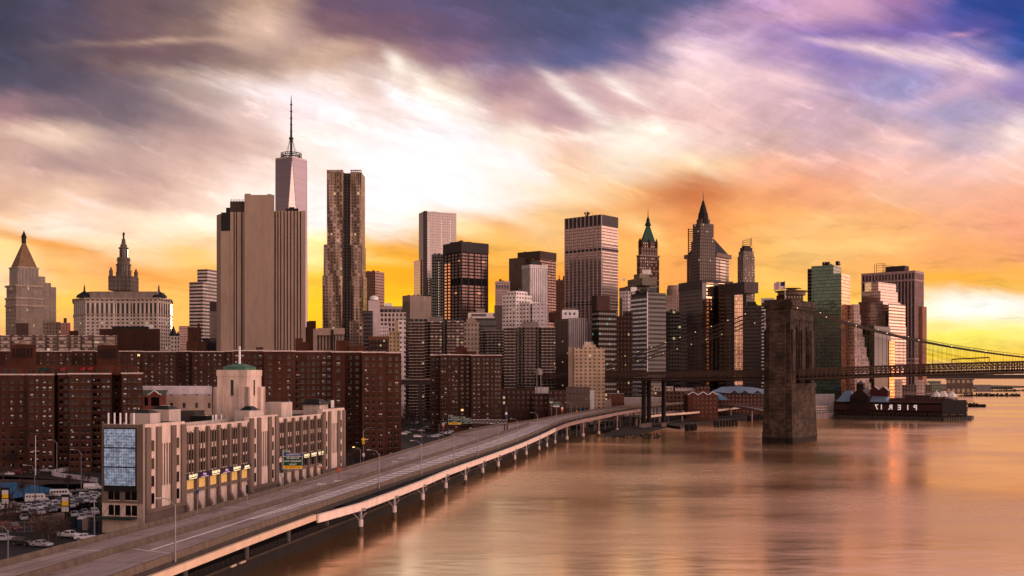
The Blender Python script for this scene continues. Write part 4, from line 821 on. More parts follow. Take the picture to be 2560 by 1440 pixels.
for i in range(12): x = a.x + (b_.x - a.x) * i / 11; mb.box(x - .3, 798.2, 40, x + .3, 800, 69)
part('balcony', mb, plain('balcony_rail', (.20, .15, .135)), r)
r = fb('brown_penthouse_block', 'dark brown rooftop block before the pyramid roofed courthouse', 'apartment building', 40, 71, 808, 830, 15, plain('brown_render', (.16, .085, .07)))
fb('tan_office_block', 'tan block of small windows between courthouse and pink tower', 'office building', 107, 151, 805, 1050, 20, facade('tan_windows', (.36, .26, .2), (.06, .045, .04), 3, 3.6, .45, .5, lit=.05))
r = fb('pink_brick_tower', 'small pink brick tower with central dark chimney shaft left of domed hall', 'apartment building', 150, 176, 807, 1250, 16, facade('pink_brick', (.55, .26, .22), (.3, .12, .1), 3, 3.4, .4, .45)); fbox('roof_house', 159, 167, 795, 1252, 8, plain('pink_dark', (.25, .11, .09)), r, y0=808)
fb('dark_low_block', 'dark low block in front of the left end of the domed hall', 'apartment building', 173, 196, 827, 870, 15, BRK2)
r = fb('turreted_house', 'small pale gothic building with dark pointed roof beside the brick block', 'office building', 427, 450, 840, 900, 16, facade('gothic_stone', (.55, .45, .4), (.06, .05, .05), 2.6, 3.4, .45, .5))
q = P(433, 840, 904); mb = MB(); mb.lathe(q, [(3.4, 0), (2.6, 3), (.3, 8.5)], 6); part('pointed_roof', mb, DARK, r); q = P(445, 840, 904); mb = MB(); mb.lathe(q, [(1.8, 0), (.2, 4)], 6); part('pointed_roof', mb, DARK, r)
fb('salmon_stepped_block', 'distant salmon stepped block beside the striped tower base', 'office building', 447, 475, 815, 1500, 20, facade('salmon', (.62, .40, .34), (.42, .26, .22), 40, 3.6, 1, .4))
r = fb('dark_brick_tower', 'dark brown brick stair tower with chimney left of the windowless slab', 'apartment building', 469, 503, 818, 720, 14, BRK2); fbox('chimney', 494, 499, 808, 722, 2, BRK3, r, y0=820); fbox('lower_wing', 466, 516, 853, 716, 12, BRK2, r)
fb('glass_lowrise', 'low bluish glass block at the foot of windowless slab', 'office building', 507, 541, 845, 730, 14, facade('blue_low', (.16, .13, .14), (.09, .08, .09), 1.5, 30, .6, 1))
m = facade('courthouse_ribs', (.42, .30, .25), (.05, .04, .04), 2.3, 50, .42, 1)
r = fb('ribbed_courthouse', 'tan ribbed concrete block below the rippled steel tower', 'courthouse', 783, 862, 826, 760, 30, m); fbox('core', 793, 828, 820, 757, 20, plain('tan_concrete', (.42, .31, .26)), r, y0=838); fbox('core', 783, 793, 822, 756, 20, plain('tan_concrete', (.42, .31, .26)), r); fbox('cap', 834, 862, 820, 757, 20, plain('tan_concrete', (.42, .31, .26)), r, y0=836); fbox('dark_slot', 828, 833, 824, 756, 4, DARK, r)
r = fb('brown_roof_block', 'dark brown block with water tank right of the windowless slab', 'apartment building', 740, 783, 818, 900, 20, BRK2); fbox('stepped_top', 766, 778, 804, 905, 10, BRK2, r, y0=820)
r = fb('copper_roofed_block', 'brown old block with glowing rim left of the rippled tower foot', 'office building', 771, 790, 802, 1250, 10, BRK3)
m = facade('white_cyl', (.62, .50, .50), (.60, .48, .48), 50, 40, 1, .3, grough=.8)
r = fb('white_shaft_building', 'white blank shaft building with round water tank on top', 'office building', 921, 949, 751, 900, 12, m); c = P(935, 750, 904); mb = MB(); mb.lathe(c, [(3.6, 0), (3.6, 2.6), (1, 3.6)], 14); part('water_tank', mb, WHITE, r)
fb('grey_balcony_tower', 'grey blue balconied tower right of the rippled steel tower', 'apartment building', 908, 932, 777, 880, 12, facade('grey_balcony', (.20, .16, .17), (.05, .045, .05), 30, 3.1, 1, .55))
r = fb('pale_loft_building', 'pale loft building with dark glassy roof addition', 'office building', 950, 1015, 781, 960, 20, facade('pale_loft', (.58, .47, .44), (.10, .075, .07), 3.4, 4.3, .62, .62, pier=(4, .12))); fbox('roof_addition', 950, 1006, 766, 966, 12, facade('addition_glass', (.42, .32, .3), (.09, .065, .06), 3.6, 9, .85, .8), r, y0=783); fbox('roof_house', 962, 980, 758, 975, 6, WHITE, r, y0=768)
fb('white_narrow_house', 'narrow white building with red side left of the yellow block', 'apartment building', 948, 972, 813, 850, 12, facade('white_narrow', (.66, .56, .56), (.15, .1, .1), 1.4, 3, .4, .6))
r = fb('yellow_brick_block', 'ochre yellow brick block with taller shaft', 'apartment building', 972, 1000, 828, 820, 12, facade('yellow_brick', (.46, .33, .19), (.06, .045, .04), 2.8, 3, .4, .5)); fbox('shaft', 987, 996, 801, 822, 6, plain('ochre', (.48, .34, .2)), r, y0=830)
fb('white_small_block', 'small white block with square openings above the yellow block', 'apartment building', 995, 1014, 800, 890, 12, facade('white_small', (.66, .58, .58), (.12, .09, .09), 4, 4, .5, .5))
r = fb('round_brick_pavilion', 'dark brown brick block with rusty rim and glowing lower windows', 'apartment building', 922, 972, 848, 700, 12, facade('lit_brick', (.13, .065, .045), (.05, .03, .025), 2.2, 3, .5, .4, lit=.2)); fbox('rusty_rim', 921, 973, 841, 699, 13, plain('rust_rim', (.25, .10, .04)), r, y0=850)
r = fb('white_modern_block', 'white modern block of two stepped boxes below the black tower', 'office building', 1170, 1236, 782, 1000, 20, facade('white_modern', (.68, .58, .55), (.12, .09, .08), 20, 7, .7, .35)); fbox('roof_house', 1192, 1212, 772, 1004, 8, plain('grey_house', (.35, .27, .25)), r, y0=784); fbox('glass_wing', 1180, 1240, 795, 992, 8, facade('glass_wing', (.12, .095, .1), (.10, .08, .085), 1.6, 6, .8, .8), r)
r = fb('gabled_stone_house', 'pale old stone block with small pediment behind brown balconied tower', 'office building', 1150, 1198, 806, 930, 14, facade('gabled_stone', (.45, .34, .29), (.08, .06, .055), 3, 4, .5, .5)); a, b_, t = P(1166, 800, 929.8), P(1190, 800, 929.8), P(1178, 791, 929.8); mb = MB(); mb.prism([(a.x, 929), (b_.x, 929), (b_.x, 934), (a.x, 934)], a.z - 3, a.z); mb.face([(a.x, 929, a.z), (b_.x, 929, a.z), (t.x, 929, t.z)]); mb.face([(a.x, 929, a.z), (t.x, 929, t.z), (t.x, 934, t.z), (a.x, 934, a.z)]); mb.face([(b_.x, 929, a.z), (b_.x, 934, a.z), (t.x, 934, t.z), (t.x, 929, t.z)]); part('pediment', mb, STONE, r)
fb('brown_grey_block', 'brownish grey plain block right of the white modern block', 'office building', 1236, 1262, 763, 1150, 15, facade('plain_grey_brown', (.26, .19, .17), (.2, .15, .13), 3, 4, .4, .4))
r = fb('white_annex', 'white blank annex attached right of the white stepped apartment block', 'apartment building', 1331, 1366, 757, 1090, 14, facade('white_annex', (.60, .52, .53), (.16, .13, .13), 4, 4, .4, .4, band=[(60, 84)]))
# brown towers with white balcony lines
def balcony_tower(label, bays, fh=2.5, litb=None):
    x0, x1, yt, d = bays[0]; rt = thing('balcony_line_tower', label, 'apartment building', (*P((x0 + x1) / 2, HZ, d).xy, 3), 'brown towers with pale balcony lines'); lines = MB(); wl = MB()
    m = facade('balcony_brown', (.15, .088, .065), (.055, .035, .03), 3.4, 2.5, .5, .55, lit=.02); ml_ = facade('balcony_brown_lit', (.17, .10, .075), (.05, .03, .03), 3.6, 2.5, .5, .55, blind=.35, blindc=(.62, .46, .38), lit=.1)
    for i, (x0, x1, yt, d) in enumerate(bays):
        a, b_ = P(x0, HZ, d), P(x1, HZ, d); z1 = zat(yt, d)
        fbox('wall', x0, x1, yt, d, 20, ml_ if litb and i in litb else m, rt, roof=ROOF)
        for j in range(int((z1 - 3) / fh) + 1): z = z1 - j * fh; lines.box(a.x, d - .7, z - .04, b_.x, d + .1, z + .2)
    part('balcony_edge', lines, plain('balcony_edge_white', (.66, .52, .47), .7), rt)
    return rt
r = balcony_tower('tallest brown tower with pale balcony lines, left of the white stepped block', [(1022, 1062, 806, 900), (1062, 1075, 805, 908), (1075, 1104, 804, 902), (1105, 1118, 803, 912), (1117, 1160, 803, 898)], litb=(2, 4)); fbox('roof_house', 1072, 1107, 793, 910, 10, plain('roof_house_grey', (.30, .23, .22)), r, y0=806)
mb = MB()
for x0, x1 in ((1026, 1072), (1110, 1158)):
    for i in range(4): a = P(x0 + (x1 - x0) * i / 4, 805, 902); b_ = P(x0 + (x1 - x0) * (i + 1) / 4 - 2, 805, 902); mb.face([(a.x, 901, a.z + .2), (b_.x, 901, b_.z + .2), (b_.x - 1, 904, b_.z + 2.6), (a.x - 1, 904, a.z + 2.6)])
part('solar_panel', mb, GLASSD, r)
balcony_tower('brown balcony line tower standing between the tallest one and water tank one', [(1170, 1200, 828, 960), (1200, 1215, 827, 968), (1215, 1262, 826, 962)])
r = balcony_tower('brown balcony line tower behind the white pole lamp, nearest the striped grey building', [(1260, 1290, 820, 905), (1290, 1310, 818, 915), (1310, 1340, 818, 907), (1340, 1352, 818, 915), (1352, 1388, 819, 905)]); fbox('roof_house', 1306, 1345, 804, 915, 10, plain('roof_house_grey', (.30, .23, .22)), r, y0=822)
balcony_tower('short sliver of balcony line tower beside the yellow block', [(998, 1024, 829, 990)])
# between those and the bridge
r = fb('dotted_brown_block', 'dark brown brick block with small lit dots above the bridge deck', 'apartment building', 1385, 1421, 801, 960, 14, facade('dotted_brown', (.15, .075, .06), (.07, .05, .05), 2.2, 2.6, .4, .4, lit=.06)); fbox('roof_house', 1372, 1398, 780, 968, 8, BRK2, r, y0=803)
r = fb('grey_ribbed_block', 'grey striped block with white penthouse before the gridded bank tower', 'office building', 1420, 1466, 795, 1000, 26, facade('grey_ribs', (.44, .36, .36), (.06, .05, .05), 1.9, 90, .4, 1)); fbox('penthouse', 1405, 1446, 775, 1006, 10, WHITE, r, y0=797); fbox('penthouse_roof', 1408, 1440, 771, 1007, 8, plain('grey_slate', (.25, .22, .22)), r, y0=776)
for i in range(3): q = P(1414 + 11 * i, 784, 1005.8); mb = MB(); mb.box(q.x - .8, 1005.6, q.z - 1.2, q.x + .8, 1006.2, q.z + 1.2); part('window', mb, GLASSD, r)
fbox('ribbed_wing', 1464, 1492, 803, 1008, 20, facade('grey_ribs_dark', (.27, .21, .21), (.05, .04, .04), 1.6, 90, .45, 1), r)
r = fb('cream_apartment_block', 'cream yellow apartment block with stepped roof just above the bridge deck', 'apartment building', 1436, 1512, 869, 800, 24, facade('cream_block', (.56, .40, .27), (.10, .06, .05), 3.3, 2.75, .5, .5, lit=.03)); fbox('side_wing', 1421, 1437, 868, 802, 22, plain('cream_shade', (.42, .31, .23)), r); fbox('roof_house', 1458, 1490, 862, 804, 10, plain('cream_plain', (.55, .41, .29)), r, y0=870); fbox('roof_house', 1463, 1478, 855, 806, 5, plain('cream_plain', (.55, .41, .29)), r, y0=863); mb = MB()
for i in range(6): q = P(1462 + 4 * i, 862, 806); mb.tube([q, q + Vector((0, 0, 2.5))], .15, 4)
part('antenna', mb, WHITE, r)
mb = MB(); c = P(1347, 925, 780); mb.lathe(c, [(2.6, -3.5), (2.6, 0), (.2, 1.6)], 12)
for i in range(4): a = i * 1.57 + .7; mb.tube([(c.x + 2 * math.cos(a), c.y + 2 * math.sin(a), c.z - 3.5), (c.x + 2.4 * math.cos(a), c.y + 2.4 * math.sin(a), 3)], .25, 4)
solo('water_tank', mb, plain('wood_tank', (.32, .26, .25)), 'wooden rooftop water tank on legs before the brown balcony line tower', 'water tank', loc=(c.x, c.y, 3))
# ================================================================ stone and steel bridge
DIR_R = Vector((.824, -.566, 0)); DIR_L = Vector((-.447, .894, 0))
d = 622; C = P(1978, HZ, d); th = math.radians(34.5); LL = Vector((-math.cos(th), math.sin(th), 0)); RR = Vector((math.sin(th), math.cos(th), 0)); TA, TB = 15.9, 40.0
TC = Vector((C.x, C.y, 0)) + LL * TA / 2 + RR * TB / 2
br = thing('suspension_bridge', 'stone towered suspension bridge with latticed deck and draped lit cables', 'bridge', (TC.x, TC.y, 0))
m_gr = plain('granite_blocks', (.155, .108, .082), .95, 0, 0); nt = m_gr.node_tree; b = nt.nodes['Principled BSDF']
uvn = nt.nodes.new('ShaderNodeUVMap'); uvn.uv_map = 'UVMap'; bt = nt.nodes.new('ShaderNodeTexBrick'); nt.links.new(uvn.outputs[0], bt.inputs['Vector']); bt.inputs['Scale'].default_value = 1.0
bt.inputs['Brick Width'].default_value = 3.2; bt.inputs['Row Height'].default_value = 1.1; bt.inputs['Mortar Size'].default_value = .05
bt.inputs['Color1'].default_value = (.082, .054, .039, 1); bt.inputs['Color2'].default_value = (.034, .022, .016, 1); bt.inputs['Mortar'].default_value = (.03, .021, .017, 1)
tcn = nt.nodes.new('ShaderNodeTexCoord'); nn = noise(nt, tcn.outputs['Object'], .12, 5, .65).smooth(.3, .7, .4, 1.45)
sx = nt.nodes.new('ShaderNodeSeparateXYZ'); nt.links.new(tcn.outputs['Object'], sx.inputs[0]); wet = V(nt, sx.outputs[2]).smooth(2.2, 4.0, .3, 1.0)
s2 = nt.nodes.new('ShaderNodeVectorMath'); s2.operation = 'SCALE'; nt.links.new(bt.outputs[0], s2.inputs[0]); nt.links.new((nn * wet).k, s2.inputs[3]); nt.links.new(s2.outputs[0], b.inputs['Base Color'])
def tw(u0, u1, w0, w1): return [tuple((C + LL * u + RR * w).xy) for u, w in ((u0, w0), (u0, w1), (u1, w1), (u1, w0))]
mb = MB()
mb.prism(tw(-1.2, TA + 1.2, -1.2, TB + 1.2), -2, 6, 0); mb.taper(tw(-1.0, TA + 1.0, -1.0, TB + 1.0), 6, tw(-.3, TA + .3, -.3, TB + .3), 33, 0)
for w0, w1 in ((0, 8), (16, 24), (32, 40)): mb.taper(tw(0, TA, w0, w1), 33, tw(.8, TA - .8, w0 + .3, w1 - .3), 72, 0)
for u0, u1 in ((-.7, 0), (TA, TA + .7)):
    for w0, w1 in ((1.5, 6.5), (17.5, 22.5), (33.5, 38.5)): mb.prism(tw(u0 + .3, u1 + .3, w0, w1), -1, 66, 0)
mb.prism(tw(TA * .2, TA * .8, -1.6, .4), 33, 70, 0); mb.prism(tw(TA * .2, TA * .8, -1.9, .4), -1, 33, 0)
# pointed arches: the masonry over each opening
zs, zt_ = 60.0, 72.0
for wa, wb in ((8, 16), (24, 32)):
    n = 10; pts = []
    for i in range(n + 1):
        f = i / n; w = wa + (wb - wa) * f; g = abs(f - .5) * 2; pts.append((w, zs - 1 + 9.5 * (1 - g ** 1.7) ** .62))
    for (w0, h0), (w1, h1) in zip(pts, pts[1:]):
        q = tw(1.0, TA - 1.0, w0, w1); mb.prism(q, [h0, h1, h1, h0], zt_, 0, bot=True)
mb.prism(tw(.4, TA - .4, .2, TB - .2), 71.5, 78, 0); mb.prism(tw(-.6, TA + .6, -.8, TB + .8), 78, 79.5, 0); mb.prism(tw(-1.3, TA + 1.3, -1.5, TB + 1.5), 79.5, 81.5, 0); mb.prism(tw(-.4, TA + .4, -.5, TB + .5), 81.5, 83.2, 0); mb.prism(tw(-.8, TA + .8, -.9, TB + .9), 32, 34.5, 0)
part('tower', mb, m_gr, br)
STB = plain('bridge_steel', (.20, .11, .08), .7, .2, .25); STD = plain('bridge_deck_dark', (.06, .042, .036), .9)
def camber(sg, t): return 0.045 * t * (1 - t / 520) if sg > 0 else -0.006 * t
def bp_(sg, t, off, z):
    if sg > 0: o = TC + DIR_R * t + Vector((.566, .824, 0)) * off
    else: o = TC + DIR_L * t + Vector((.894, .447, 0)) * off
    return Vector((o.x, o.y, z + camber(sg, t)))
for sg, T1 in ((1, 200), (-1, 440)):
    n = int(T1 / 10); mb = MB()
    for i in range(n):
        t0, t1 = i * T1 / n, (i + 1) * T1 / n
        q = [bp_(sg, t, o, 0) for t, o in ((t0, -13), (t1, -13), (t1, 13), (t0, 13))]
        if sg < 0: q = [q[1], q[0], q[3], q[2]]
        zz = [p.z + 37.2 for p in q]; mb.prism([p.xy[:] for p in q], zz, [z + 1.0 for z in zz], 0, bot=True)
        mb.bar(bp_(sg, t0, -13, 36.4), bp_(sg, t0, 13, 36.4), .6, 1.2); mb.bar(bp_(sg, (t0 + t1) / 2, -13, 36.4), bp_(sg, (t0 + t1) / 2, 13, 36.4), .6, 1.2)
    part('deck', mb, STD, br)
    for off in (-13.2, -4.5, 4.5, 13.2):
        mb = MB(); zt2 = 42.2; zb = 36.6; st = 2.6; m = int(T1 / st)
        for i in range(m):
            t0, t1 = i * st, (i + 1) * st; e = abs(off) > 5
            for z, h in ((zt2, .55), (39.2, .3), (zb, .7)): mb.bar(bp_(sg, t0, off, z), bp_(sg, t1, off, z), .5, h)
            mb.bar(bp_(sg, t0, off, zb), bp_(sg, t0, off, zt2), .3, .34)
            if e:
                mb.bar(bp_(sg, t0, off, 39.2), bp_(sg, t1, off, zt2), .22, .26); mb.bar(bp_(sg, t0, off, zt2), bp_(sg, t1, off, 39.2), .22, .26)
                mb.bar(bp_(sg, t0, off, 40.7), bp_(sg, t1, off, 40.7), .2, .26)
        part('lattice_truss', mb, STB, br)
zc = lambda sg, t: (45 + 36 * (1 - t / 190) ** 2) if sg > 0 else (81 - .193 * t + .00010 * t * t if t < 230 else 81 - .193 * t + .00010 * t * t)
ml = glow('cable_lamp_glow', (1.0, .78, .34), 1.3)
for sg, T1 in ((1, 195), (-1, 262)):
    for off in (-12.6, -4.6, 4.6, 12.6):
        mb = MB(); pts = []
        n = 26
        for i in range(n + 1): t = T1 * i / n; p = bp_(sg, t, off, 0); pts.append((p.x, p.y, zc(sg, t)))
        mb.tube(pts, .40, 6); mb.tube([(x, y, z + 1.3) for x, y, z in pts], .05, 3)
        for q in pts: mb.tube([q, (q[0], q[1], q[2] + 1.3)], .05, 3)
        cb = part('cable', mb, plain('cable_paint', (.17, .11, .085), .6), br)
        hg = MB()
        for i in range(1, int(T1 / 4.6)):
            t = i * 4.6; p = bp_(sg, t, off, 42)
            if zc(sg, t) > p.z: hg.tube([p, (p.x, p.y, zc(sg, t))], .06, 3)
        part('hanger', hg, plain('cable_paint', (.17, .11, .085), .6), br, kind='stuff')
        if abs(off) > 5:
            for i in range(int(T1 / 17)):
                t = 9 + i * 17 + (5 if off > 0 else 0); p = bp_(sg, t, off, 0); z = zc(sg, t) + .7
                if z < 41: continue
                lm = MB(); lm.lathe((p.x, p.y, z), [(.05, -.25), (.26, -.1), (.26, .12), (.05, .3)], 6); sub('cable_lamp', lm, ml, cb, br)
        st = MB()
        for i in range(10):
            t = 10 + i * 11; p = bp_(sg, t, off, 42); q = bp_(sg, 0, off, 0); st.tube([(q.x, q.y, 79 - i * .6), p], .05, 3)
        part('stay', st, plain('cable_paint', (.17, .11, .085), .6), br, kind='stuff')
for o1, t in ((-11, 140), (0, 150), (10, 146)):
    mb = MB(); p = bp_(-1, t, o1, 0); mb.prism(circ(p, 1.6, 8), 2.5, 37.6, 0); mb.prism(circ(p, 2.6, 4, .8), 2, 5, 1); part('pier_column', mb, [STD, CONC], br)
mb = MB()
for t in (26, 78): 
    for o in (-13, 13): p = bp_(1, t, o, 42.4); mb.tube([p, p + Vector((0, 0, 6)), p + Vector((.6, -.4, 6.6))], .12, 5)
for t in (96, 60, 200): p = bp_(-1, t, -13, 42.4); mb.tube([p, p + Vector((0, 0, 7))], .12, 5)
part('deck_mast', mb, DARK, br)
mb = MB(); a = bp_(1, 92, -3, 44.6); b_ = bp_(1, 111, -3, 44.9); mb.bar(a, b_, .2, .7); mb.bar(a - Vector((0, 0, 2.4)), a, .25); mb.bar(b_ - Vector((0, 0, 2.6)), b_, .25); part('overhead_sign', mb, plain('rusty_board', (.30, .11, .05)), br)
# flag on the tower
q = TC + Vector((-4, -4, 83)); fl = thing('flag', 'striped flag flying from a white pole on top of stone bridge tower', 'flag', q)
mb = MB(); mb.tube([q, q + Vector((0, 0, 12))], .16, 6); part('pole', mb, WHITE, fl)
def waving(x0, x1, z0, z1, mb, m, n=12):
    for i in range(n):
        s0, s1 = x0 + (x1 - x0) * i / n, x0 + (x1 - x0) * (i + 1) / n
        f = lambda s, z: (q.x - s, q.y + .5 * math.sin(s * 1.3), q.z + z - .17 * s - .25 * math.sin(s * 1.1))
        mb.face([f(s1, z0), f(s0, z0), f(s0, z1), f(s1, z1)], m)
mb = MB()
for i in range(13): waving(0, 6.6, 12 - 4.6 * (i + 1) / 13, 12 - 4.6 * i / 13, mb, i % 2)
mc = MB(); q.y -= .03; waving(0, 2.7, 9.5, 12, mc, 0); q.y += .03
part('cloth', mb, [plain('flag_red', (.45, .03, .03), .8, 0, 0), plain('flag_white', (.75, .7, .7), .8, 0, 0)], fl); part('canton', mc, plain('flag_blue', (.03, .04, .18), .8, 0, 0), fl)
# ================================================================ the warehouse by the highway
ORD = ['first', 'second', 'third', 'fourth', 'fifth', 'sixth', 'seventh', 'eighth', 'ninth', 'tenth', 'eleventh', 'twelfth', 'thirteenth', 'fourteenth', 'fifteenth', 'sixteenth', 'seventeenth', 'eighteenth', 'nineteenth', 'twentieth'] + ['%dth' % i for i in range(21, 60)]
for _i, _w in ((21, '21st'), (22, '22nd'), (23, '23rd'), (31, '31st'), (32, '32nd'), (33, '33rd')): ORD[_i - 1] = _w
m_wh = plain('warehouse_concrete', (0.58, 0.445, 0.375), .85, 0, .24, .55); m_wd = plain('warehouse_pilaster', (0.25, 0.175, 0.14), .85, 0, .2, .25)
wc = Vector((-85.4, 250, 0)); WR = Vector((.217, .976, 0)).normalized(); WL = Vector((-WR.y, WR.x, 0)); WN = Vector((WR.y, -WR.x, 0))
wh = thing('cream_warehouse', 'long cream concrete warehouse with a stubby tower beside the elevated highway', 'warehouse', (wc.x, wc.y, 3))
def wp(t, s=0.0, z=0.0): q = wc + WR * t + WL * s; return Vector((q.x, q.y, z))
def wbox(mb, t0, t1, s0, s1, z0, z1, m=0): mb.prism([wp(t0, s0).xy[:], wp(t1, s0).xy[:], wp(t1, s1).xy[:], wp(t0, s1).xy[:]], z0, z1, m, bot=True)
mb = MB(); q = [wp(0).xy[:], wp(125).xy[:], wp(125, 25).xy[:], wp(29, 25).xy[:], wp(0, 10.6).xy[:]]
mb.prism(q, 3, 26.2, 0, 1); part('wall', mb, [m_wh, ROOF], wh)
mb = MB()
for t0, t1, zt in ((0, 17.9, 28.3), (53.3, 71.5, 28.0), (105.8, 125.2, 28.4)): wbox(mb, t0, t1, -.5, 1.2, 3, zt)
wbox(mb, 17.9, 53.3, -.12, .6, 26, 27.0); wbox(mb, 71.5, 105.8, -.12, .6, 26, 27.0); wbox(mb, 0, 1.2, 0, 10.6, 26, 28.3); wbox(mb, 124, 125, 0, 24, 26, 27.4)
for t0, t1 in ((46, 124),): wbox(mb, t0, t1, 23.3, 24, 26, 27.2)
part('parapet_pavilion', mb, m_wh, wh)
mb = MB(); rows = []; lit = []
# pavilions: heavy corner piers and a panelled centre with four storeys of windows at the sides
for t0, t1 in ((0, 17.9), (53.3, 71.5), (105.8, 125.2)):
    for a, b_ in ((0, 2.0), (4.6, 6.6), (t1 - t0 - 6.6, t1 - t0 - 4.6), (t1 - t0 - 2.0, t1 - t0)): wbox(mb, t0 + a, t0 + b_, -.95, -.4, 8.5, 27.6)
    wbox(mb, t0, t1, -1.1, -.4, 7.6, 8.5); wbox(mb, t0, t1, -.8, -.4, 3, 7.6)
    for i in range(4): wbox(mb, t0 + 7.2 + i * (t1 - t0 - 14.4) / 3 - .15, t0 + 7.2 + i * (t1 - t0 - 14.4) / 3 + .15, -.7, -.4, 13.5, 23.5)
    for c in (3.3, t1 - t0 - 3.3):
        for z in (23.2, 19.0, 14.9, 10.8): rows.append((wp(t0 + c, -.5, z), WR, 1.3, 2.5, 0))
for t0, n, bw in ((17.9, 6, 5.9), (71.5, 6, 5.72)):
    for i in range(n + 1): wbox(mb, t0 + i * bw - .55, t0 + i * bw + .55, -.8, .1, 8.2, 26.6)
    wbox(mb, t0, t0 + n * bw, -.55, .1, 10.3, 11.1)
    for i in range(n):
        for j in range(3):
            c = t0 + (i + .5) * bw + (j - 1) * 1.55
            wbox(mb, c - .77 - .12, c - .77 + .12, -.35, .1, 14.9, 25.6)
            for z, h in ((23.8, 3.0), (19.7, 2.6), (16.5, 2.3)): rows.append((wp(c, 0, z), WR, 1.3, h, 0))
            if t0 < 20 or i > 3: lit.append((wp(c, 0, 12.4), WR, 1.4, 2.5, 3 if (t0 < 20) else 0))
            else: rows.append((wp(c, 0, 12.4), WR, 1.4, 2.5, 0))
        # sloped buttresses of the blank base
    for i in range(n + 1):
        a, b_ = wp(t0 + i * bw - .5), wp(t0 + i * bw + .5); o = WN
        p = [a + o * 1.6 + Vector((0, 0, 3)), b_ + o * 1.6 + Vector((0, 0, 3)), b_ + o * 1.6 + Vector((0, 0, 7)), a + o * 1.6 + Vector((0, 0, 7)), b_ + o * .1 + Vector((0, 0, 9.6)), a + o * .1 + Vector((0, 0, 9.6)), a + o * .0 + Vector((0, 0, 3)), b_ + Vector((0, 0, 3))]
        mb.face([p[0], p[1], p[2], p[3]]); mb.face([p[3], p[2], p[4], p[5]]); mb.face([p[0], p[3], p[5], p[6]]); mb.face([p[1], p[7], p[4], p[2]])
part('pilaster', mb, m_wd, wh)
winset(wh, rows, [GLASSD, GLASSD, plain('warehouse_sill', (.5, .38, .32)), AMBER])
m_yel = glow('yellow_lit_shade', (.72, .46, .13), .15)
winset(wh, lit, [GLASSD, GLASSD, m_wd, m_yel], name='shaded_window')
# end face towards the car park: three-panel hoarding, paired windows, canopy
mb = MB(); wbox(mb, -.5, 0, 1.6, 9.9, 12.7, 27.5); part('hoarding_frame', mb, DARK, wh)
m_hd = plain('hoarding_print', (.3, .38, .48), .6, 0, 0); nt = m_hd.node_tree; b = nt.nodes['Principled BSDF']
tcn = nt.nodes.new('ShaderNodeTexCoord'); sp = nt.nodes.new('ShaderNodeSeparateXYZ'); nt.links.new(tcn.outputs['Object'], sp.inputs[0]); hx, hz = V(nt, sp.outputs[0]), V(nt, sp.outputs[2])
vo = nt.nodes.new('ShaderNodeTexVoronoi'); vo.inputs['Randomness'].default_value = .25; vo.inputs['Scale'].default_value = 1.0; nt.links.new(vec(nt, hx * 1.6, hz * 1.45), vo.inputs['Vector']); dd = V(nt, vo.outputs['Distance'])
rings = (dd.gt(.22) * dd.lt(.42)).mx(dd.lt(.1)); big = noise(nt, vec(nt, hx * .7, hz * .7, 2.0), 1, 3, .6).smooth(.35, .65, .55, 1.25)
c_ = mixc(nt, rings, (.22, .40, .66), (.52, .76, .98)); s2 = nt.nodes.new('ShaderNodeVectorMath'); s2.operation = 'SCALE'; nt.links.new(c_, s2.inputs[0]); nt.links.new(big.k, s2.inputs[3]); nt.links.new(s2.outputs[0], b.inputs['Base Color'])
for z0, z1 in ((14.1, 18.2), (18.5, 22.7), (23.0, 27.2)): mb = MB(); wbox(mb, -.62, -.4, 1.75, 9.7, z0, z1); part('hoarding_panel', mb, m_hd, wh)
er = []
mb = MB(); wbox(mb, -.12, .05, 0, 10.6, 10.3, 28.3); part('end_cladding', mb, m_wd, wh)
for s in (2.2, 3.8, 6.6, 8.2):
    er += [(wp(-.13, s, 11.9), -WL, 1.35, 2.4, 0), (wp(0, s, 8.3), -WL, 1.35, 2.4, 0)]
winset(wh, er, [GLASSD, GLASSD, plain('warehouse_sill', (.5, .38, .32)), AMBER], name='end_window')
mb = MB(); wbox(mb, -.3, 0, 0, 10.6, 10.0, 10.3); wbox(mb, -.25, 0, 2, 4.7, 13.1, 13.4); wbox(mb, -.25, 0, 6.4, 9.2, 13.1, 13.4); part('string_course', mb, m_wd, wh)
mb = MB(); wbox(mb, -2.6, -.02, 1.5, 11.5, 6.4, 6.8); part('canopy', mb, plain('canopy_copper', (.05, .09, .08)), wh)
mb = MB()
for s in (2.5, 6, 9.5): mb.tube([wp(-2.5, s, 6.8), wp(-.1, s - 1.5, 9.9)], .05, 4)
part('canopy_stay', mb, DARK, wh)
# roof tower
tc0 = (30 + 317 - 250) * 0 + 67.0
TS = 6.6
def tbx(mb, a, b_, c, e, z0, z1, m=0): wbox(mb, 66 + a, 66 + b_, TS + c, TS + e, z0, z1, m)
mb = MB(); tbx(mb, 0, 9.5, 0, 9.5, 26, 39.4); tbx(mb, -.15, 9.65, -.15, 9.65, 39.4, 41.2)
for a, b_ in ((-.9, 2.3), (7.2, 10.4)): tbx(mb, a, b_, -.9, .4, 26, 36.2); tbx(mb, a, b_, 9.1, 10.4, 26, 36.2); tbx(mb, -.9, .4, a, b_, 26, 36.2); tbx(mb, 9.1, 10.4, a, b_, 26, 36.2)
part('tower', mb, m_wh, wh)
mb = MB(); tbx(mb, 1.2, 8.3, 1.2, 8.3, 41.2, 42.0); mb.taper([wp(66 + a, TS + c).xy[:] for a, c in ((1, 1), (8.5, 1), (8.5, 8.5), (1, 8.5))], 42, [wp(66 + a, TS + c).xy[:] for a, c in ((3.5, 3.5), (6, 3.5), (6, 6), (3.5, 6))], 43, 0); part('tower_roof', mb, plain('verdigris', (.11, .25, .17)), wh)
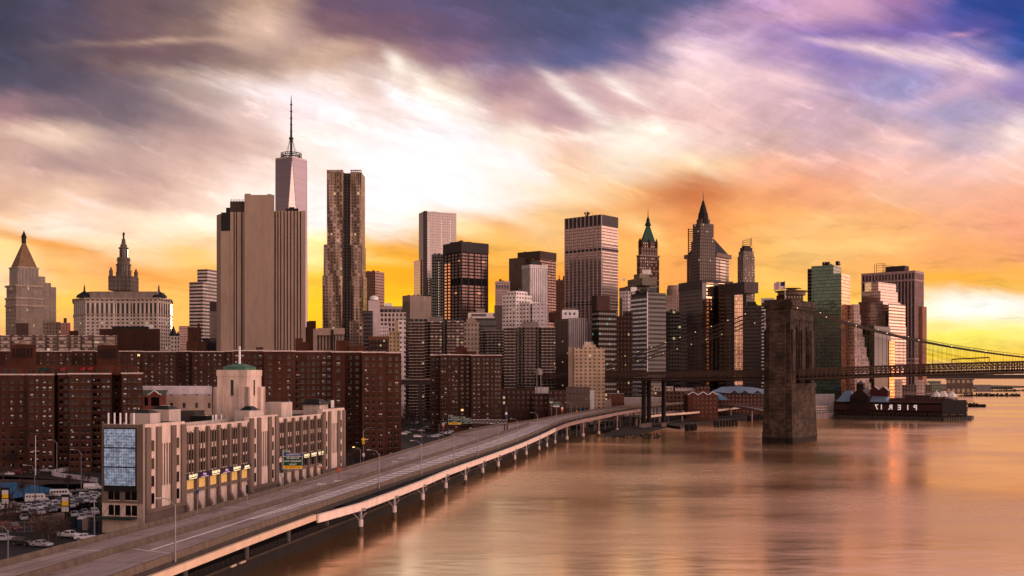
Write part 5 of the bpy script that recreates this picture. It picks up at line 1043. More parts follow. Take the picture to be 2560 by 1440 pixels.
winset(wh, [(wp(70.7, TS, 36), WR, .9, 4.5, 0), (wp(66, TS + 4.7, 36), -WL, .9, 4.5, 0), (wp(70.7, TS, 28.5), WR, 1, 2.6, 0)], WM, name='tower_window')
mb = MB(); q = wp(70.7, TS + 4.7, 43); mb.tube([q, q + Vector((0, 0, 5.2))], [.35, .3], 8); part('flagpole', mb, WHITE, wh)
def rbox(name, t0, t1, s0, s1, z0, z1, m, rf=None): mb = MB(); wbox(mb, t0, t1, s0, s1, z0, z1); part(name, mb, m, wh)
def hip(t0, t1, s0, s1, z0, z1):
    mb = MB(); mb.taper([wp(t0, s0).xy[:], wp(t1, s0).xy[:], wp(t1, s1).xy[:], wp(t0, s1).xy[:]], z0, [wp((t0 * .7 + t1 * .3), s0 * .7 + s1 * .3).xy[:], wp(t0 * .3 + t1 * .7, s0 * .7 + s1 * .3).xy[:], wp(t0 * .3 + t1 * .7, s0 * .3 + s1 * .7).xy[:], wp(t0 * .7 + t1 * .3, s0 * .3 + s1 * .7).xy[:]], z1, 0); part('hip_roof', mb, DARK, wh)
lt = plain('pale_render', (.50, .40, .35))
rbox('penthouse', 33, 38, 18, 24, 26, 29.6, lt); hip(33, 38, 18, 24, 29.6, 30.4); rbox('penthouse', 39, 45, 16, 22, 26, 30.4, lt); hip(39, 45, 16, 22, 30.4, 31.4); hip(20, 26, 4, 10, 26.6, 28.0)
rbox('penthouse', 56, 65, .9, 5.4, 26, 29.4, lt); rbox('penthouse', 56, 65, .9, 5.4, 29.4, 29.65, ROOFL); rbox('penthouse', 84, 92, 4, 11, 26, 31.2, lt); rbox('penthouse', 112, 119, 3, 9, 26, 29.8, lt); hip(111, 120, 2, 10, 29.8, 31.6); hip(58, 63, 1.2, 5, 29.65, 30.8)
rbox('roof_plant', 52, 58, 12, 17, 26, 28.2, DARK); rbox('roof_plant', 78, 79.5, 4, 22, 26, 27.3, ROOFL); rbox('roof_plant', 30, 60, 8, 8.6, 26, 27.2, lt); rbox('roof_plant', 56, 62, 18, 23, 26, 29.5, plain('roof_shed', (.14, .10, .09)))
for t, s, z in ((50, 9, 26), (51.5, 9, 26), (53, 9.5, 26), (55, 9, 26), (122, 3, 28.4), (123, 3, 28.4), (124, 3, 28.4), (112, 3, 28), (1, 3, 28.3), (1, 5, 28.3), (1, 6.5, 28.3), (1, 8, 28.3), (1, 9.6, 28.3)): q = wp(t, s, z); mb = MB(); mb.tube([q, q + Vector((0, 0, 2.6))], .2, 6); part('roof_aerial', mb, WHITE, wh)
mb = MB(); q = wp(57, 10, 26); mb.lathe(q + Vector((0, 0, 1.6)), [(.1, -.2), (.9, .3)], 12); mb.tube([q, q + Vector((0, 0, 1.6))], .1, 5); part('satellite_dish', mb, WHITE, wh)
# purple fascia boards of the two sections, lettering mirrored as it stands in the picture
def text(name, body, size, org, across, mat, parent=None, mirror=True, depth=.04, normal=None, center=True, bold=0.0):
    cu = bpy.data.curves.new(name, 'FONT'); cu.body = body; cu.size = size; cu.extrude = depth; cu.offset = bold; cu.align_x = 'CENTER' if center else 'LEFT'; cu.align_y = 'CENTER'; cu.resolution_u = 2
    tmp = bpy.data.objects.new(name, cu); COL.objects.link(tmp); dg = bpy.context.evaluated_depsgraph_get(); me = bpy.data.meshes.new_from_object(tmp.evaluated_get(dg)); bpy.data.objects.remove(tmp)
    a = Vector(across).normalized(); n = Vector((a.y, -a.x, 0)); s = -1 if mirror else 1
    org = Vector(org)
    for v in me.vertices:
        x, y_, z = v.co; q = org + a * x * s + Vector((0, 0, y_)) + n * z
        v.co = q - (parent.location if parent is not None else org)
    me.materials.clear(); me.materials.append(mat)
    return link(name, me, parent, None if parent is not None else org)
m_pur = plain('purple_board', (.03, .012, .10), .5, 0, 0); m_sg = glow('cream_lettering', (1.0, .86, .5), .65); m_lv = plain('lavender_lettering', (.62, .45, .66), .5, 0, 0, emit=(.6, .4, .65), es=.25)
for t0, n, bw, words_ in ((17.9, 6, 5.9, ('STORAGE', 'mini', 'STORAGE', 'mini', 'STORAGE', 'storage')), (71.5, 6, 5.72, (None, 'STORAGE', None, 'STORAGE', 'STORAGE', 'STORAGE'))):
    for i, w in enumerate(words_):
        if w is None: continue
        mb = MB(); wbox(mb, t0 + i * bw, t0 + (i + 1) * bw, -1.0, -.82, 13.7, 15.1); bd = part('fascia_board', mb, m_pur, wh)
        c = wp(t0 + (i + .55) * bw, -1.03, 14.5); text('lettering', w, .95, c, WR, m_sg if w != 'mini' else m_lv, wh, bold=.02); mb = MB(); q = c + Vector((0, 0, -.62)); mb.bar(q - WR * 1.9, q + WR * 1.9, .06, .16); part('lettering_rule', mb, m_sg if w != 'mini' else m_lv, wh)
# cream school behind, domed gable
r = thing('cream_school', 'cream school with mansard roof and curly brick gable behind the warehouse', 'school', (*P(440, HZ, 430).xy, 3))
fbox('wall', 413, 530, 986, 430, 14, facade('school_cream', (.48, .36, .29), (.06, .045, .04), 5, 5, .22, .4), r, roof=ROOFL); fbox('brick_front', 352, 415, 988, 418, 24, brick('school_brick', (.20, .065, .05)), r)
fbox('white_roof', 340, 530, 966, 452, 18, plain('white_roof_sheet', (.62, .54, .56)), r, y0=985)
mb = MB(); a, b_, c, e = P(350, 988, 418), P(415, 988, 418), P(420, 975, 424), P(352, 975, 424); mb.face([a, b_, c, e]); part('mansard_roof', mb, plain('mansard_green', (.14, .15, .12)), r)
mb = MB(); g = [(-16, 0), (-16, 2), (-11, 3), (-8, 6.5), (-4, 9), (0, 12), (4, 9), (8, 6.5), (11, 3), (16, 2), (16, 0)]; k = 418 / F
pts = [(386 + x, 988 - y_) for x, y_ in g]; q = [P(px, py, 417.4) for px, py in pts]; mb.face(q); mb.face([p + Vector((0, .8, 0)) for p in reversed(q)])
for p0, p1 in zip(q, q[1:]): mb.bar(p0, p1, .5, .3, 1)
part('gable', mb, [MATS['school_brick'], WHITE], r)
w = [(P(px, 1004, 417.9), Vector((1, 0, 0)), 1.3, 3.4, 0) for px in (366, 382, 388, 394)]; winset(r, w, WM)
# ================================================================ elevated highway
def lerp(a, b, t): return a + (b - a) * t
def spline(pts, n):
    out = []
    for i in range(len(pts) - 1):
        p0, p1, p2, p3 = (Vector(pts[max(0, min(len(pts) - 1, i + k))]) for k in (-1, 0, 1, 2))
        for j in range(n):
            t = j / n; out.append(0.5 * ((2 * p1) + (p2 - p0) * t + (2 * p0 - 5 * p1 + 4 * p2 - p3) * t * t + (3 * p1 - p0 - 3 * p2 + p3) * t * t * t))
    out.append(Vector(pts[-1])); return out
RIV = [(-70, 90, 8.5), (-65, 130, 8.5), (-60.3, 163, 8.5), (-51.8, 216.7, 8.5), (-46, 249.5, 8.5), (-37.6, 297, 8.5), (-21.4, 379.5, 8.5), (-.8, 487, 8.6), (14, 560, 9.9), (30, 635, 12), (54, 695, 14), (80, 755, 15.6), (108, 815, 16.2), (140, 880, 16.2)]
INL = [(-96, 90, 8.5), (-90.5, 130, 8.5), (-86.5, 163, 8.5), (-74.5, 223, 8.5), (-69.5, 252, 8.5), (-61.5, 305, 8.5), (-49.5, 392, 8.5), (-33, 510, 8.6), (-18, 585, 9.9), (12, 640, 12), (40, 702, 14), (67, 762, 15.6), (95, 822, 16.2), (127, 887, 16.2)]
MED = [(-82, 90, 8.5), (-78.5, 130, 8.5), (-74.7, 163, 8.5), (-63, 225.6, 8.5), (-58.8, 250, 8.5), (-49.5, 301, 8.5), (-34.8, 386, 8.5), (-15.5, 500, 8.6), (-2, 565, 9.9), (11, 618, 11.6)]
NS = 6
riv, inl, med = spline(RIV, NS), spline(INL, NS), spline(MED, NS)
hw = thing('elevated_highway', 'curving elevated riverside highway with concrete barriers and a white outer girder', 'highway', (-45, 250, 3))
m_rd = plain('worn_road', (.135, .098, .10), .5, 0, 0, spec=.5); nt = m_rd.node_tree; b = nt.nodes['Principled BSDF']; uvn = nt.nodes.new('ShaderNodeUVMap'); sp = nt.nodes.new('ShaderNodeSeparateXYZ'); nt.links.new(uvn.outputs[0], sp.inputs[0]); u, v = V(nt, sp.outputs[0]), V(nt, sp.outputs[1])
lane = noise(nt, vec(nt, u * 1.1, v * .012, 0.0), 1, 4, .6).smooth(.3, .7, .78, 1.2) * noise(nt, vec(nt, u * .3, v * .09, 3.0), 1, 4, .6).smooth(.3, .7, .8, 1.18)
s2 = nt.nodes.new('ShaderNodeVectorMath'); s2.operation = 'SCALE'; s2.inputs[0].default_value = (.29, .208, .195)
jn = 1.0 - ((v / 26.0).fract() - 0.5).abs().lt(0.009) * 0.6
wn = nt.nodes.new('ShaderNodeTexWhiteNoise'); wn.noise_dimensions = '2D'; nt.links.new(vec(nt, (u / 3.4).floor(), (v / 9.0).floor()), wn.inputs['Vector']); pr_ = V(nt, wn.outputs['Value'])
patch = 1.0 - pr_.lt(0.09) * 0.3 + pr_.gt(0.95) * 0.2
ty = ((u / 1.75).fract() - 0.5).abs().smooth(0.1, 0.4, 0.86, 1.06)
nt.links.new((lane * jn * patch * ty).k, s2.inputs[3]); nt.links.new(s2.outputs[0], b.inputs['Base Color'])
mb = MB(); U = 0
for i in range(len(riv) - 1):
    a, b_, c, e = inl[i], riv[i], riv[i + 1], inl[i + 1]; L = (c - b_).length; w = (b_ - a).length
    mb.face([a, b_, c, e], 0, [(0, U), (w, U), (w, U + L), (0, U + L)]); U += L
    k = Vector((0, 0, 1.1)); mb.face([e - k, c - k, b_ - k, a - k], 1); mb.face([b_, b_ - k, c - k, c], 1); mb.face([a, e, e - k, a - k], 1)
part('road_deck', mb, [m_rd, plain('deck_soffit', (.10, .075, .065))], hw)
def rail(name, line, w, h, mat, dz=0.0, i0=0, i1=None, off=0.0, joints=True):
    mb = MB(); L = line[i0:i1]; N = []
    for i, p in enumerate(L):
        d = (L[min(i + 1, len(L) - 1)] - L[max(i - 1, 0)]); d.z = 0; d.normalize(); N.append(Vector((d.y, -d.x, 0)))
    for i in range(len(L) - 1):
        q = []
        for j in (i, i + 1):
            p = L[j] + N[j] * off + Vector((0, 0, dz)); q.append([p - N[j] * w / 2, p - N[j] * w * .22 + Vector((0, 0, h)), p + N[j] * w * .22 + Vector((0, 0, h)), p + N[j] * w / 2])
        for k in range(3): mb.face([q[0][k + 1], q[1][k + 1], q[1][k], q[0][k]][::-1])
        mb.face([q[0][0], q[0][3], q[0][2], q[0][1]]); mb.face([q[1][0], q[1][1], q[1][2], q[1][3]])
        mb.face([q[1][0], q[1][3], q[0][3], q[0][0]])
    return part(name, mb, mat, hw)
m_br = plain('barrier_concrete', (.215, .155, .115), .9, 0, .3, .8)
rail('river_barrier', riv, .8, 1.1, m_br, 0, off=-.45); rail('inland_barrier', inl, .8, 1.1, m_br, 0, off=.45); rail('median_barrier', med, .9, 1.1, m_br, .0, 0, NS * 9)
# lower fascia where the outer girder has not begun, then the girder on its cross beams and river columns
fl = [p for p in riv if p.y < 252]; mb = MB()
for a, b_ in zip(fl, fl[1:]): o = Vector((.75, 0, -.95)); mb.face([a + o, a + o + Vector((.1, 0, -1.3)), b_ + o + Vector((.1, 0, -1.3)), b_ + o]); mb.face([b_ + o, b_ + o - Vector((.8, 0, 0)), a + o - Vector((.8, 0, 0)), a + o][::-1])
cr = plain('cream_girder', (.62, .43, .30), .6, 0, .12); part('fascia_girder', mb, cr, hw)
colpx = [(902, 1332), (986, 1295), (1057, 1262), (1111, 1232), (1156, 1211), (1197, 1192), (1232, 1175), (1262, 1157), (1293, 1145), (1317, 1132), (1350, 1124), (1382, 1115), (1416, 1105), (1458, 1097), (1497, 1091), (1538, 1083), (1579, 1074)]
def on_river(x, y):
    return min(riv, key=lambda p: abs(p.y - y))
cpos = []
for px, py in colpx:
    q = G(px, py, 0.0); p = on_river(q.x, q.y); j = riv.index(p); p2 = riv[min(j + 1, len(riv) - 1)]
    f = (q.y - p.y) / max(.1, (p2.y - p.y)); xr = p.x + (p2.x - p.x) * f; zr = p.z + (p2.z - p.z) * f
    cpos.append(Vector((max(q.x, xr + 2.2), q.y, zr - 1.0)))
gl = [P(795, 1272, 249)] + cpos
gl[0] = Vector((riv[0].x, 0, 0)) if False else Vector((-44.9, 249.5, 7.5))
mb = MB(); gm = MB()
for a, b_ in zip(gl, gl[1:]):
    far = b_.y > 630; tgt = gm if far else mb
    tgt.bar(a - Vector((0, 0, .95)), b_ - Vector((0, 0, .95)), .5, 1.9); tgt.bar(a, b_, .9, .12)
    n = max(2, int((b_ - a).length / 4))
    for i in range(n): p = a.lerp(b_, i / n); (jm2 := tgt).bar(p - Vector((-.27, 0, 1.9)), p + Vector((.27, 0, 0)), .12, .12)
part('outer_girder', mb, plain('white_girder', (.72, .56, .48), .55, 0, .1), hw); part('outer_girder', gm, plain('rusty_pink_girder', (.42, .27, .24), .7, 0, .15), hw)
mb = MB(); slate = plain('slate_steel', (.10, .115, .13), .6, .1, .1)
for a, b_ in zip(gl[1:], gl[2:]):
    n = max(3, int((b_ - a).length / 5))
    for i in range(n):
        p = a.lerp(b_, i / n); r0 = on_river(p.x, p.y); mb.bar(Vector((r0.x - 1, p.y + 1.5, p.z - .5)), p - Vector((0, 0, .5)), .35, 1.0)
part('cross_beam', mb, slate, hw, kind='stuff')
mst = plain('column_grey', (.36, .33, .34), .6, .1, .15); mft = plain('column_foot', (.55, .48, .46), .8)
for i, c in enumerate(cpos):
    mb = MB(); rd = .34 if i < 12 else .5; mb.prism(circ(c, rd, 8), 2.4, c.z - 1.8, 0); mb.bar((c.x - 6.5, c.y + .4, c.z - 1.9), (c.x + 1.2, c.y, c.z - 1.6), .5, .7); mb.bar((c.x, c.y, c.z - 4.6), (c.x - 2.6, c.y + .3, c.z - 1.9), .25); mb.bar((c.x, c.y, c.z - 4.2), (c.x + 1.4, c.y, c.z - 2.4), .2)
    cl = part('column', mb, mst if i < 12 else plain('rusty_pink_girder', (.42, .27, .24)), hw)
    mb = MB(); mb.prism(circ(c, rd * 1.75, 8), 1.6, 3.4, 0); mb.prism(circ(c, rd * 1.9, 10), -2, 1.6, 1); sub('column_foot', mb, [mft, plain('tide_stained_pile', (.16, .12, .09))], cl, hw)
for y_ in range(120, 860, 24):
    p = min(riv, key=lambda q: abs(q.y - y_)); q = min(inl, key=lambda s: abs(s.y - y_))
    for f in (.06, .5, .93):
        c = p.lerp(q, f); mb = MB(); mb.prism(circ(c, .5, 8), 3, p.z - 1.1, 0); 
        if f < .1: mb.bar(p - Vector((0, 0, 1.7)), q - Vector((0, 0, 1.7)), .8, 1.1)
        part('inner_column', mb, plain('inner_column_grey', (.16, .14, .14)), hw)
# painted markings, lifted a few millimetres
mk = plain('road_paint', (.9, .82, .8), .7, 0, .12, 1.5); mb = MB()
def at(line1, line2, s, f):
    i = min(int(s), len(line1) - 2); t = s - i; return line1[i].lerp(line1[i + 1], t).lerp(line2[i].lerp(line2[i + 1], t), f) + Vector((0, 0, .012))
def stripe(l1, l2, s0, s1, f0, f1, w, dash=None):
    n = max(1, int((s1 - s0) * 4)); 
    for k in range(n):
        if dash and k % dash[1] >= dash[0]: continue
        a, b_ = s0 + (s1 - s0) * k / n, s0 + (s1 - s0) * (k + 1) / n; fa, fb_ = f0 + (f1 - f0) * k / n, f0 + (f1 - f0) * (k + 1) / n
        p, q = at(l1, l2, a, fa), at(l1, l2, b_, fb_); d = (q - p).normalized(); s = Vector((d.y, -d.x, 0)) * w / 2
        mb.face([p - s, p + s, q + s, q - s])
ml2 = med
FW = lambda s: min(.42, .03 + max(0, s - 20.5) * .027)
stripe(ml2, riv, 15, 53, .34, .34, .4)
for k in range(64): s = 20.5 + k * .5; stripe(ml2, riv, s, s + .5, .34 + FW(s), .34 + FW(s + .5), .35)
stripe(ml2, riv, 14, 53, .80, .86, .18); stripe(ml2, riv, 23, 53, .07, .07, .12)
for k in range(68):
    s = 21.2 + k * .46; f = .34 + FW(s); q = [at(ml2, riv, s, .34), at(ml2, riv, s + .14, .34), at(ml2, riv, s + .36, f), at(ml2, riv, s + .22, f)]; mb.face(q)
stripe(inl, med, 18, 53, .36, .36, .14, (1, 5)); stripe(inl, med, 18, 53, .68, .68, .14, (1, 3)); stripe(inl, med, 18, 53, .07, .07, .12)
for s, f in ((30.5, .5), (31.3, .62), (36, .5), (36.8, .4), (44, .5)): 
    p = at(inl, med, s, f); mb.box(p.x - .9, p.y - 2.2, p.z - .004, p.x - .5, p.y + 2.2, p.z + .004); mb.box(p.x - .1, p.y - 2.2, p.z - .004, p.x + .3, p.y + 1.2, p.z + .004); mb.box(p.x + .6, p.y - 1.0, p.z - .004, p.x + 1.0, p.y + 2.6, p.z + .004)
for s in (11.2, 15, 24.5, 29): 
    for l1, l2 in ((inl, med), (med, riv)): p, q = at(l1, l2, s, .06), at(l1, l2, s - .22, .94); d = Vector((0, .13, 0)); mb.face([p - d, q - d, q + d, p + d])
part('lane_marking', mb, mk, hw)
# branch that dives inland below the deck
brn = thing('slip_road', 'slip road descending inland from the highway fork, red brake glow end', 'road', (10, 640, 3))
BL = spline([(-30, 540, 9.2), (-20, 590, 9.6), (-8, 640, 9.4), (14, 700, 8.6), (46, 790, 7), (60, 840, 6)], 4); BR_ = spline([(-16, 540, 9.2), (-3, 590, 9.6), (10, 636, 9.5), (33, 695, 8.6), (66, 780, 7), (82, 825, 6)], 4)
mb = MB()
for i in range(len(BL) - 1): mb.face([BL[i], BR_[i], BR_[i + 1], BL[i + 1]], 0); k = Vector((0, 0, 1)); mb.face([BR_[i], BR_[i] - k, BR_[i + 1] - k, BR_[i + 1]], 0); mb.face([BL[i + 1] - k, BR_[i + 1] - k, BR_[i] - k, BL[i] - k], 0)
part('road_deck', mb, m_rd, brn); mb = MB()
for l in (BL, BR_[8:]):
    for a, b_ in zip(l, l[1:]): mb.bar(a + Vector((0, 0, .5)), b_ + Vector((0, 0, .5)), .5, 1.0)
part('barrier', mb, m_br, brn); mb = MB()
for l in (BL[2::4], BR_[10::4]):
    for p in l: mb.prism(circ(p, .6, 8), 2, p.z - .9, 0)
part('column', mb, mst, brn, kind='stuff')
def viaduct(label, L, wd, girder, cols_, gcol, z0=0):
    L = spline(L, 5); rt = thing('approach_viaduct', label, 'road', (L[0].x, L[0].y, 3)); mb = MB(); g = MB(); cm = []
    for i in range(len(L) - 1):
        d = (L[i + 1] - L[i]); d.z = 0; d.normalize(); n = Vector((-d.y, d.x, 0)) * wd; k = Vector((0, 0, 1.0)); a, b_ = L[i], L[i + 1]
        mb.face([a, b_, b_ + n, a + n]); mb.face([a - k, a + n - k, b_ + n - k, b_ - k]); mb.bar(a + n + Vector((0, 0, .5)), b_ + n + Vector((0, 0, .5)), .5, 1.0)
        g.bar(a + Vector((0, 0, .1)), b_ + Vector((0, 0, .1)), .5, girder)
        if i % cols_ == 0: cm.append(a + n * .3)
    part('road_deck', mb, m_rd, rt); part('girder', g, gcol, rt)
    for c in cm: mb = MB(); mb.prism(circ(c, .8, 8), z0, c.z - .9, 0); mb.bar(c + Vector((0, -2, -1.6)), c + Vector((0, 5, -1.6)), 1.2, 1.2); part('column', mb, plain('rusty_pink_girder', (.42, .27, .24)), rt)
viaduct('upper ramp curving over the shore right of the black bridge columns', [(128, 1008, 12), (160, 1005, 12.4), (186, 985, 12.4), (200, 930, 11), (204, 880, 9.5), (207, 850, 9.5)], 9, 1.4, 4, plain('ramp_brown', (.30, .20, .16)))
viaduct('lower riverside roadway with pale edge passing behind the bridge tower', [(95, 775, 8.8), (112, 815, 8.8), (150, 875, 8.8), (205, 985, 8.8), (270, 1150, 9), (330, 1300, 9)], 20, 1.5, 3, plain('pale_edge_girder', (.60, .42, .32), .6))
# promenade railing on the sea wall
sw = [Vector((x, y_, 3)) for x, y_ in SHORE[1:17]]
rt = thing('promenade_railing', 'dark railing along the top of the river wall under the highway', 'railing', (-50, 230, 3)); mb = MB(); n = 0
for a, b_ in zip(sw, sw[1:]):
    o = Vector((-.35, 0, 0))
    for z in (.25, .65, 1.05): mb.bar(a + o + Vector((0, 0, z)), b_ + o + Vector((0, 0, z)), .06, .06)
    k = int((b_ - a).length / 2.2)
    for i in range(k): p = a.lerp(b_, i / k) + o; mb.bar(p, p + Vector((0, 0, 1.1)), .09)
part('rail_fence', mb, plain('railing_paint', (.10, .085, .09), .5), rt); mb = MB()
for a, b_ in zip(sw, sw[1:]): mb.bar(a + Vector((.15, 0, -.2)), b_ + Vector((.15, 0, -.2)), .7, .5)
part('wall_coping', mb, plain('wall_coping', (.11, .072, .05), .9, 0, .35, .7), rt)
# ================================================================ waterfront under and beyond the bridge
rb = brick('waterfront_brick', (.22, .075, .05)); 
def low(name, label, cat, x0, x1, y1, d0, dep, mat, roof=ROOF, z0=3): return fb(name, label, cat, x0, x1, y1, d0, dep, mat, roof)
wf = lambda n, c, g=(.05, .035, .03), **k: facade(n, c, g, 3.4, 3.6, .42, .5, **k)
low('brick_warehouse', 'red brown brick house row under the left end of the bridge deck', 'warehouse', 1254, 1336, 972, 760, 14, wf('wf1', (.19, .08, .06), lit=.05))
r = low('brick_warehouse', 'brick warehouse with flat roof left of the framed concrete one', 'warehouse', 1371, 1414, 976, 745, 16, wf('wf2', (.20, .075, .055)))
low('framed_warehouse', 'concrete framed warehouse with large grid windows under the bridge', 'warehouse', 1415, 1474, 968, 750, 20, facade('wf3', (.26, .15, .12), (.05, .035, .035), 2.6, 4.4, .7, .68))
r = low('white_parapet_house', 'white blank gabled wall building just under the bridge deck', 'house', 1338, 1372, 968, 797, 10, plain('white_render', (.58, .50, .48)), ROOFL)
low('brick_row_house', 'orange brick row houses right of the framed warehouse', 'house', 1510, 1560, 984, 860, 14, wf('wf4', (.30, .10, .06), lit=.08), ROOFL)
low('brick_row_house', 'dull brick house with dark barrel roof by the framed warehouse', 'house', 1474, 1512, 982, 840, 14, wf('wf5', (.18, .075, .055)))
low('white_billboard_house', 'white blank panel building between brick warehouses under deck', 'house', 1475, 1486, 976, 793, 4, WHITE)
low('brick_warehouse', 'low red brown brick house before the white gabled wall under the deck', 'warehouse', 1335, 1373, 984, 752, 12, wf('wf20', (.20, .08, .06)))
low('white_row_block', 'white upper storeys peeping over the brick row houses', 'house', 1474, 1535, 967, 960, 14, wf('wf6', (.58, .48, .45)), ROOFL)
low('grey_glass_block', 'grey blue glazed block behind the black bridge columns', 'office building', 1535, 1596, 966, 940, 14, facade('wf7', (.14, .11, .12), (.14, .13, .14), 3, 4, .7, .5, lit=.05, litc=(.8, .9, .9)))
low('pale_gabled_house', 'pale stone house right of the black bridge columns', 'house', 1634, 1683, 966, 960, 14, wf('wf8', (.48, .38, .32)), ROOFL)
low('brick_terrace', 'long low brick terrace right of the black bridge columns', 'house', 1634, 1740, 978, 930, 14, wf('wf9', (.24, .12, .085), lit=.04), ROOF)
low('white_shed_roofs', 'low white roofed sheds beside the highway curve', 'shed', 1545, 1660, 994, 900, 12, plain('pale_shed', (.40, .32, .31)), plain('snowy_roof', (.62, .54, .56)))
low('white_shed_roofs', 'white flat canopy shed above the highway bend', 'shed', 1490, 1528, 1000, 850, 8, plain('pale_shed', (.40, .32, .31)), plain('snowy_roof', (.62, .54, .56)))
low('white_upper_house', 'cluster of white roof houses above the brick terrace', 'house', 1688, 1745, 970, 1010, 14, wf('wf10', (.56, .46, .42)), ROOFL)
low('tall_brick_house', 'dark red brick house standing above the twin gabled market', 'house', 1740, 1774, 967, 1000, 14, wf('wf11', (.26, .07, .05)))
def gabled(name, label, cat, x0, x1, yw, yr, d0, dep, mat, roof, n=2):
    rt = thing(name, label, cat, (*P((x0 + x1) / 2, HZ, d0).xy, 3)); a, b_ = P(x0, yw, d0), P(x1, yw, d0); zw, zr = zat(yw, d0), zat(yr, d0); w = (b_.x - a.x) / n
    mb = MB(); mb.prism([(a.x, d0), (b_.x, d0), (b_.x, d0 + dep), (a.x, d0 + dep)], 2, zw, 0); rm = MB()
    for i in range(n):
        x = a.x + i * w; mb.face([(x, d0, zw), (x + w, d0, zw), (x + w / 2, d0, zr)], 0)
        rm.face([(x - .3, d0 - .5, zw), (x + w / 2, d0 - .5, zr + .3), (x + w / 2, d0 + dep, zr + .3), (x - .3, d0 + dep, zw)][::-1]); rm.face([(x + w / 2, d0 - .5, zr + .3), (x + w + .3, d0 - .5, zw), (x + w + .3, d0 + dep, zw), (x + w / 2, d0 + dep, zr + .3)][::-1])
    part('wall', mb, mat, rt); part('roof', rm, roof, rt); return rt
blue_roof = plain('blue_grey_metal_roof', (.20, .27, .36), .5, .2, .15)
r = gabled('gabled_market', 'red brick market hall with three white edged gables', 'market hall', 1720, 1795, 987, 980, 880, 22, wf('wf12', (.25, .075, .055)), plain('market_roof', (.28, .12, .10)), 3)
mb = MB()
for x0, x1 in ((1720, 1745), (1745, 1770), (1770, 1795)): a, b_, c = P(x0, 987, 879.2), P(x1, 987, 879.2), P((x0 + x1) / 2, 979.5, 879.2); mb.bar(a, c, .5); mb.bar(c, b_, .5)
part('gable_trim', mb, WHITE, r)
r = thing('blue_roofed_hall', 'waterfront hall with faceted pale blue metal roof under the deck', 'market hall', (*P(1850, HZ, 1000).xy, 3))
mb = MB(); a, b_ = P(1782, 1000, 1000), P(1922, 1000, 1000); mb.prism([(a.x, 1000), (b_.x, 1000), (b_.x, 1040), (a.x, 1040)], 2, zat(984, 1000), 0); part('wall', mb, wf('wf13', (.22, .08, .065)), r)
mb = MB(); pt = lambda x, y_, d0: P(x, y_, d0)
ridge = [(1805, 967, 1022), (1845, 966, 1020), (1880, 968, 1020), (1916, 974, 1020)]; eave = [(1776, 979, 998), (1832, 984, 996), (1860, 982, 996), (1890, 985, 996), (1924, 985, 998)]
mb.face([pt(*eave[0]), pt(*eave[1]), pt(*ridge[0])]); mb.face([pt(*eave[1]), pt(*ridge[1]), pt(*ridge[0])]); mb.face([pt(*eave[1]), pt(*eave[2]), pt(*ridge[1])]); mb.face([pt(*eave[2]), pt(*ridge[2]), pt(*ridge[1])]); mb.face([pt(*eave[2]), pt(*eave[3]), pt(*ridge[2])]); mb.face([pt(*eave[3]), pt(*ridge[3]), pt(*ridge[2])]); mb.face([pt(*eave[3]), pt(*eave[4]), pt(*ridge[3])])
bk = [P(1776, 978, 1045), P(1924, 984, 1045)]; mb.face([pt(*ridge[0]), pt(*ridge[1]), pt(*ridge[2]), pt(*ridge[3]), bk[1], bk[0]]); part('roof', mb, blue_roof, r)
mb = MB(); mb.face([P(1783, 981, 992), P(1795, 982, 992), P(1818, 999, 985), P(1800, 1000, 985)]); mb.face([P(1795, 982, 992), P(1800, 984, 1000), P(1822, 999, 996), P(1818, 999, 985)]); part('lean_to_roof', mb, plain('blue_lean_to', (.12, .24, .36), .5, .2), r)
for x in (1836, 1862, 1894): q = P(x, 984, 995); mb = MB(); mb.face([q + Vector((-4, 0, 0)), q + Vector((4, 0, 0)), q + Vector((0, 0, 3))]); part('gable_opening', mb, DARK, r)
# quay, piles and moored barge
rt = thing('timber_quay', 'dark low quay and moored pontoon along the shore before the bridge tower', 'quay', (*G(1720, 1060, 1).xy, 0)); mb = MB()
q = [G(1652, 1066, 0).xy[:], G(1700, 1073, 0).xy[:], G(1735, 1062, 0).xy[:], G(1915, 1046, 0).xy[:], G(1915, 1038, 0).xy[:], G(1665, 1056, 0).xy[:]]; mb.prism(q, -1, 1.9, 0); part('deck', mb, plain('quay_timber', (.085, .06, .05), .95, 0, .4, .6), rt)
k = 0
for x0, x1, y_, n in ((1787, 1840, 1067, 8), (1870, 1912, 1052, 9), (1714, 1738, 1077, 5)):
    for i in range(n):
        x = x0 + (x1 - x0) * i / (n - 1); q = G(x, y_ + (i % 2) * 1.2 - (x - x0) * .07, 0); mb = MB(); mb.prism(circ(q, .75, 7), -2, 4.6, 0); mb.prism(circ((q.x + .8, q.y + .6), .6, 7), -2, 4.0, 0)
        k += 1; solo('mooring_pile', mb, plain('pile_timber', (.05, .035, .03), .95, 0, .3, .8), '%s dark timber mooring pile from the left along the quay by the bridge tower' % ORD[k - 1], 'pile', 'mooring piles along the quay', loc=(q.x, q.y, 0))
mb = MB(); rr = random.Random(3)
for i in range(90): q = G(rr.uniform(1530, 1650), rr.uniform(1086, 1096), 0); mb.lathe((q.x, q.y, -.4), [(rr.uniform(.4, 1.0), 0), (rr.uniform(.2, .6), rr.uniform(.5, 1.4))], 5)
solo('shore_rubble', mb, plain('rubble_rock', (.05, .036, .03), .95), kind='stuff')
mb = MB(); q = [G(1500, 1093, 0), G(1590, 1089, 0), G(1660, 1076, 0), G(1680, 1066, 0), G(1640, 1058, 2.5), G(1540, 1072, 2.5)]; mb.face([(p.x, p.y, z) for p, z in zip(q, (-.1, -.1, -.1, -.1, 3.02, 3.02))]); solo('mud_beach', mb, plain('beach_mud', (.10, .07, .055), .9, 0, .4, .3), kind='structure')
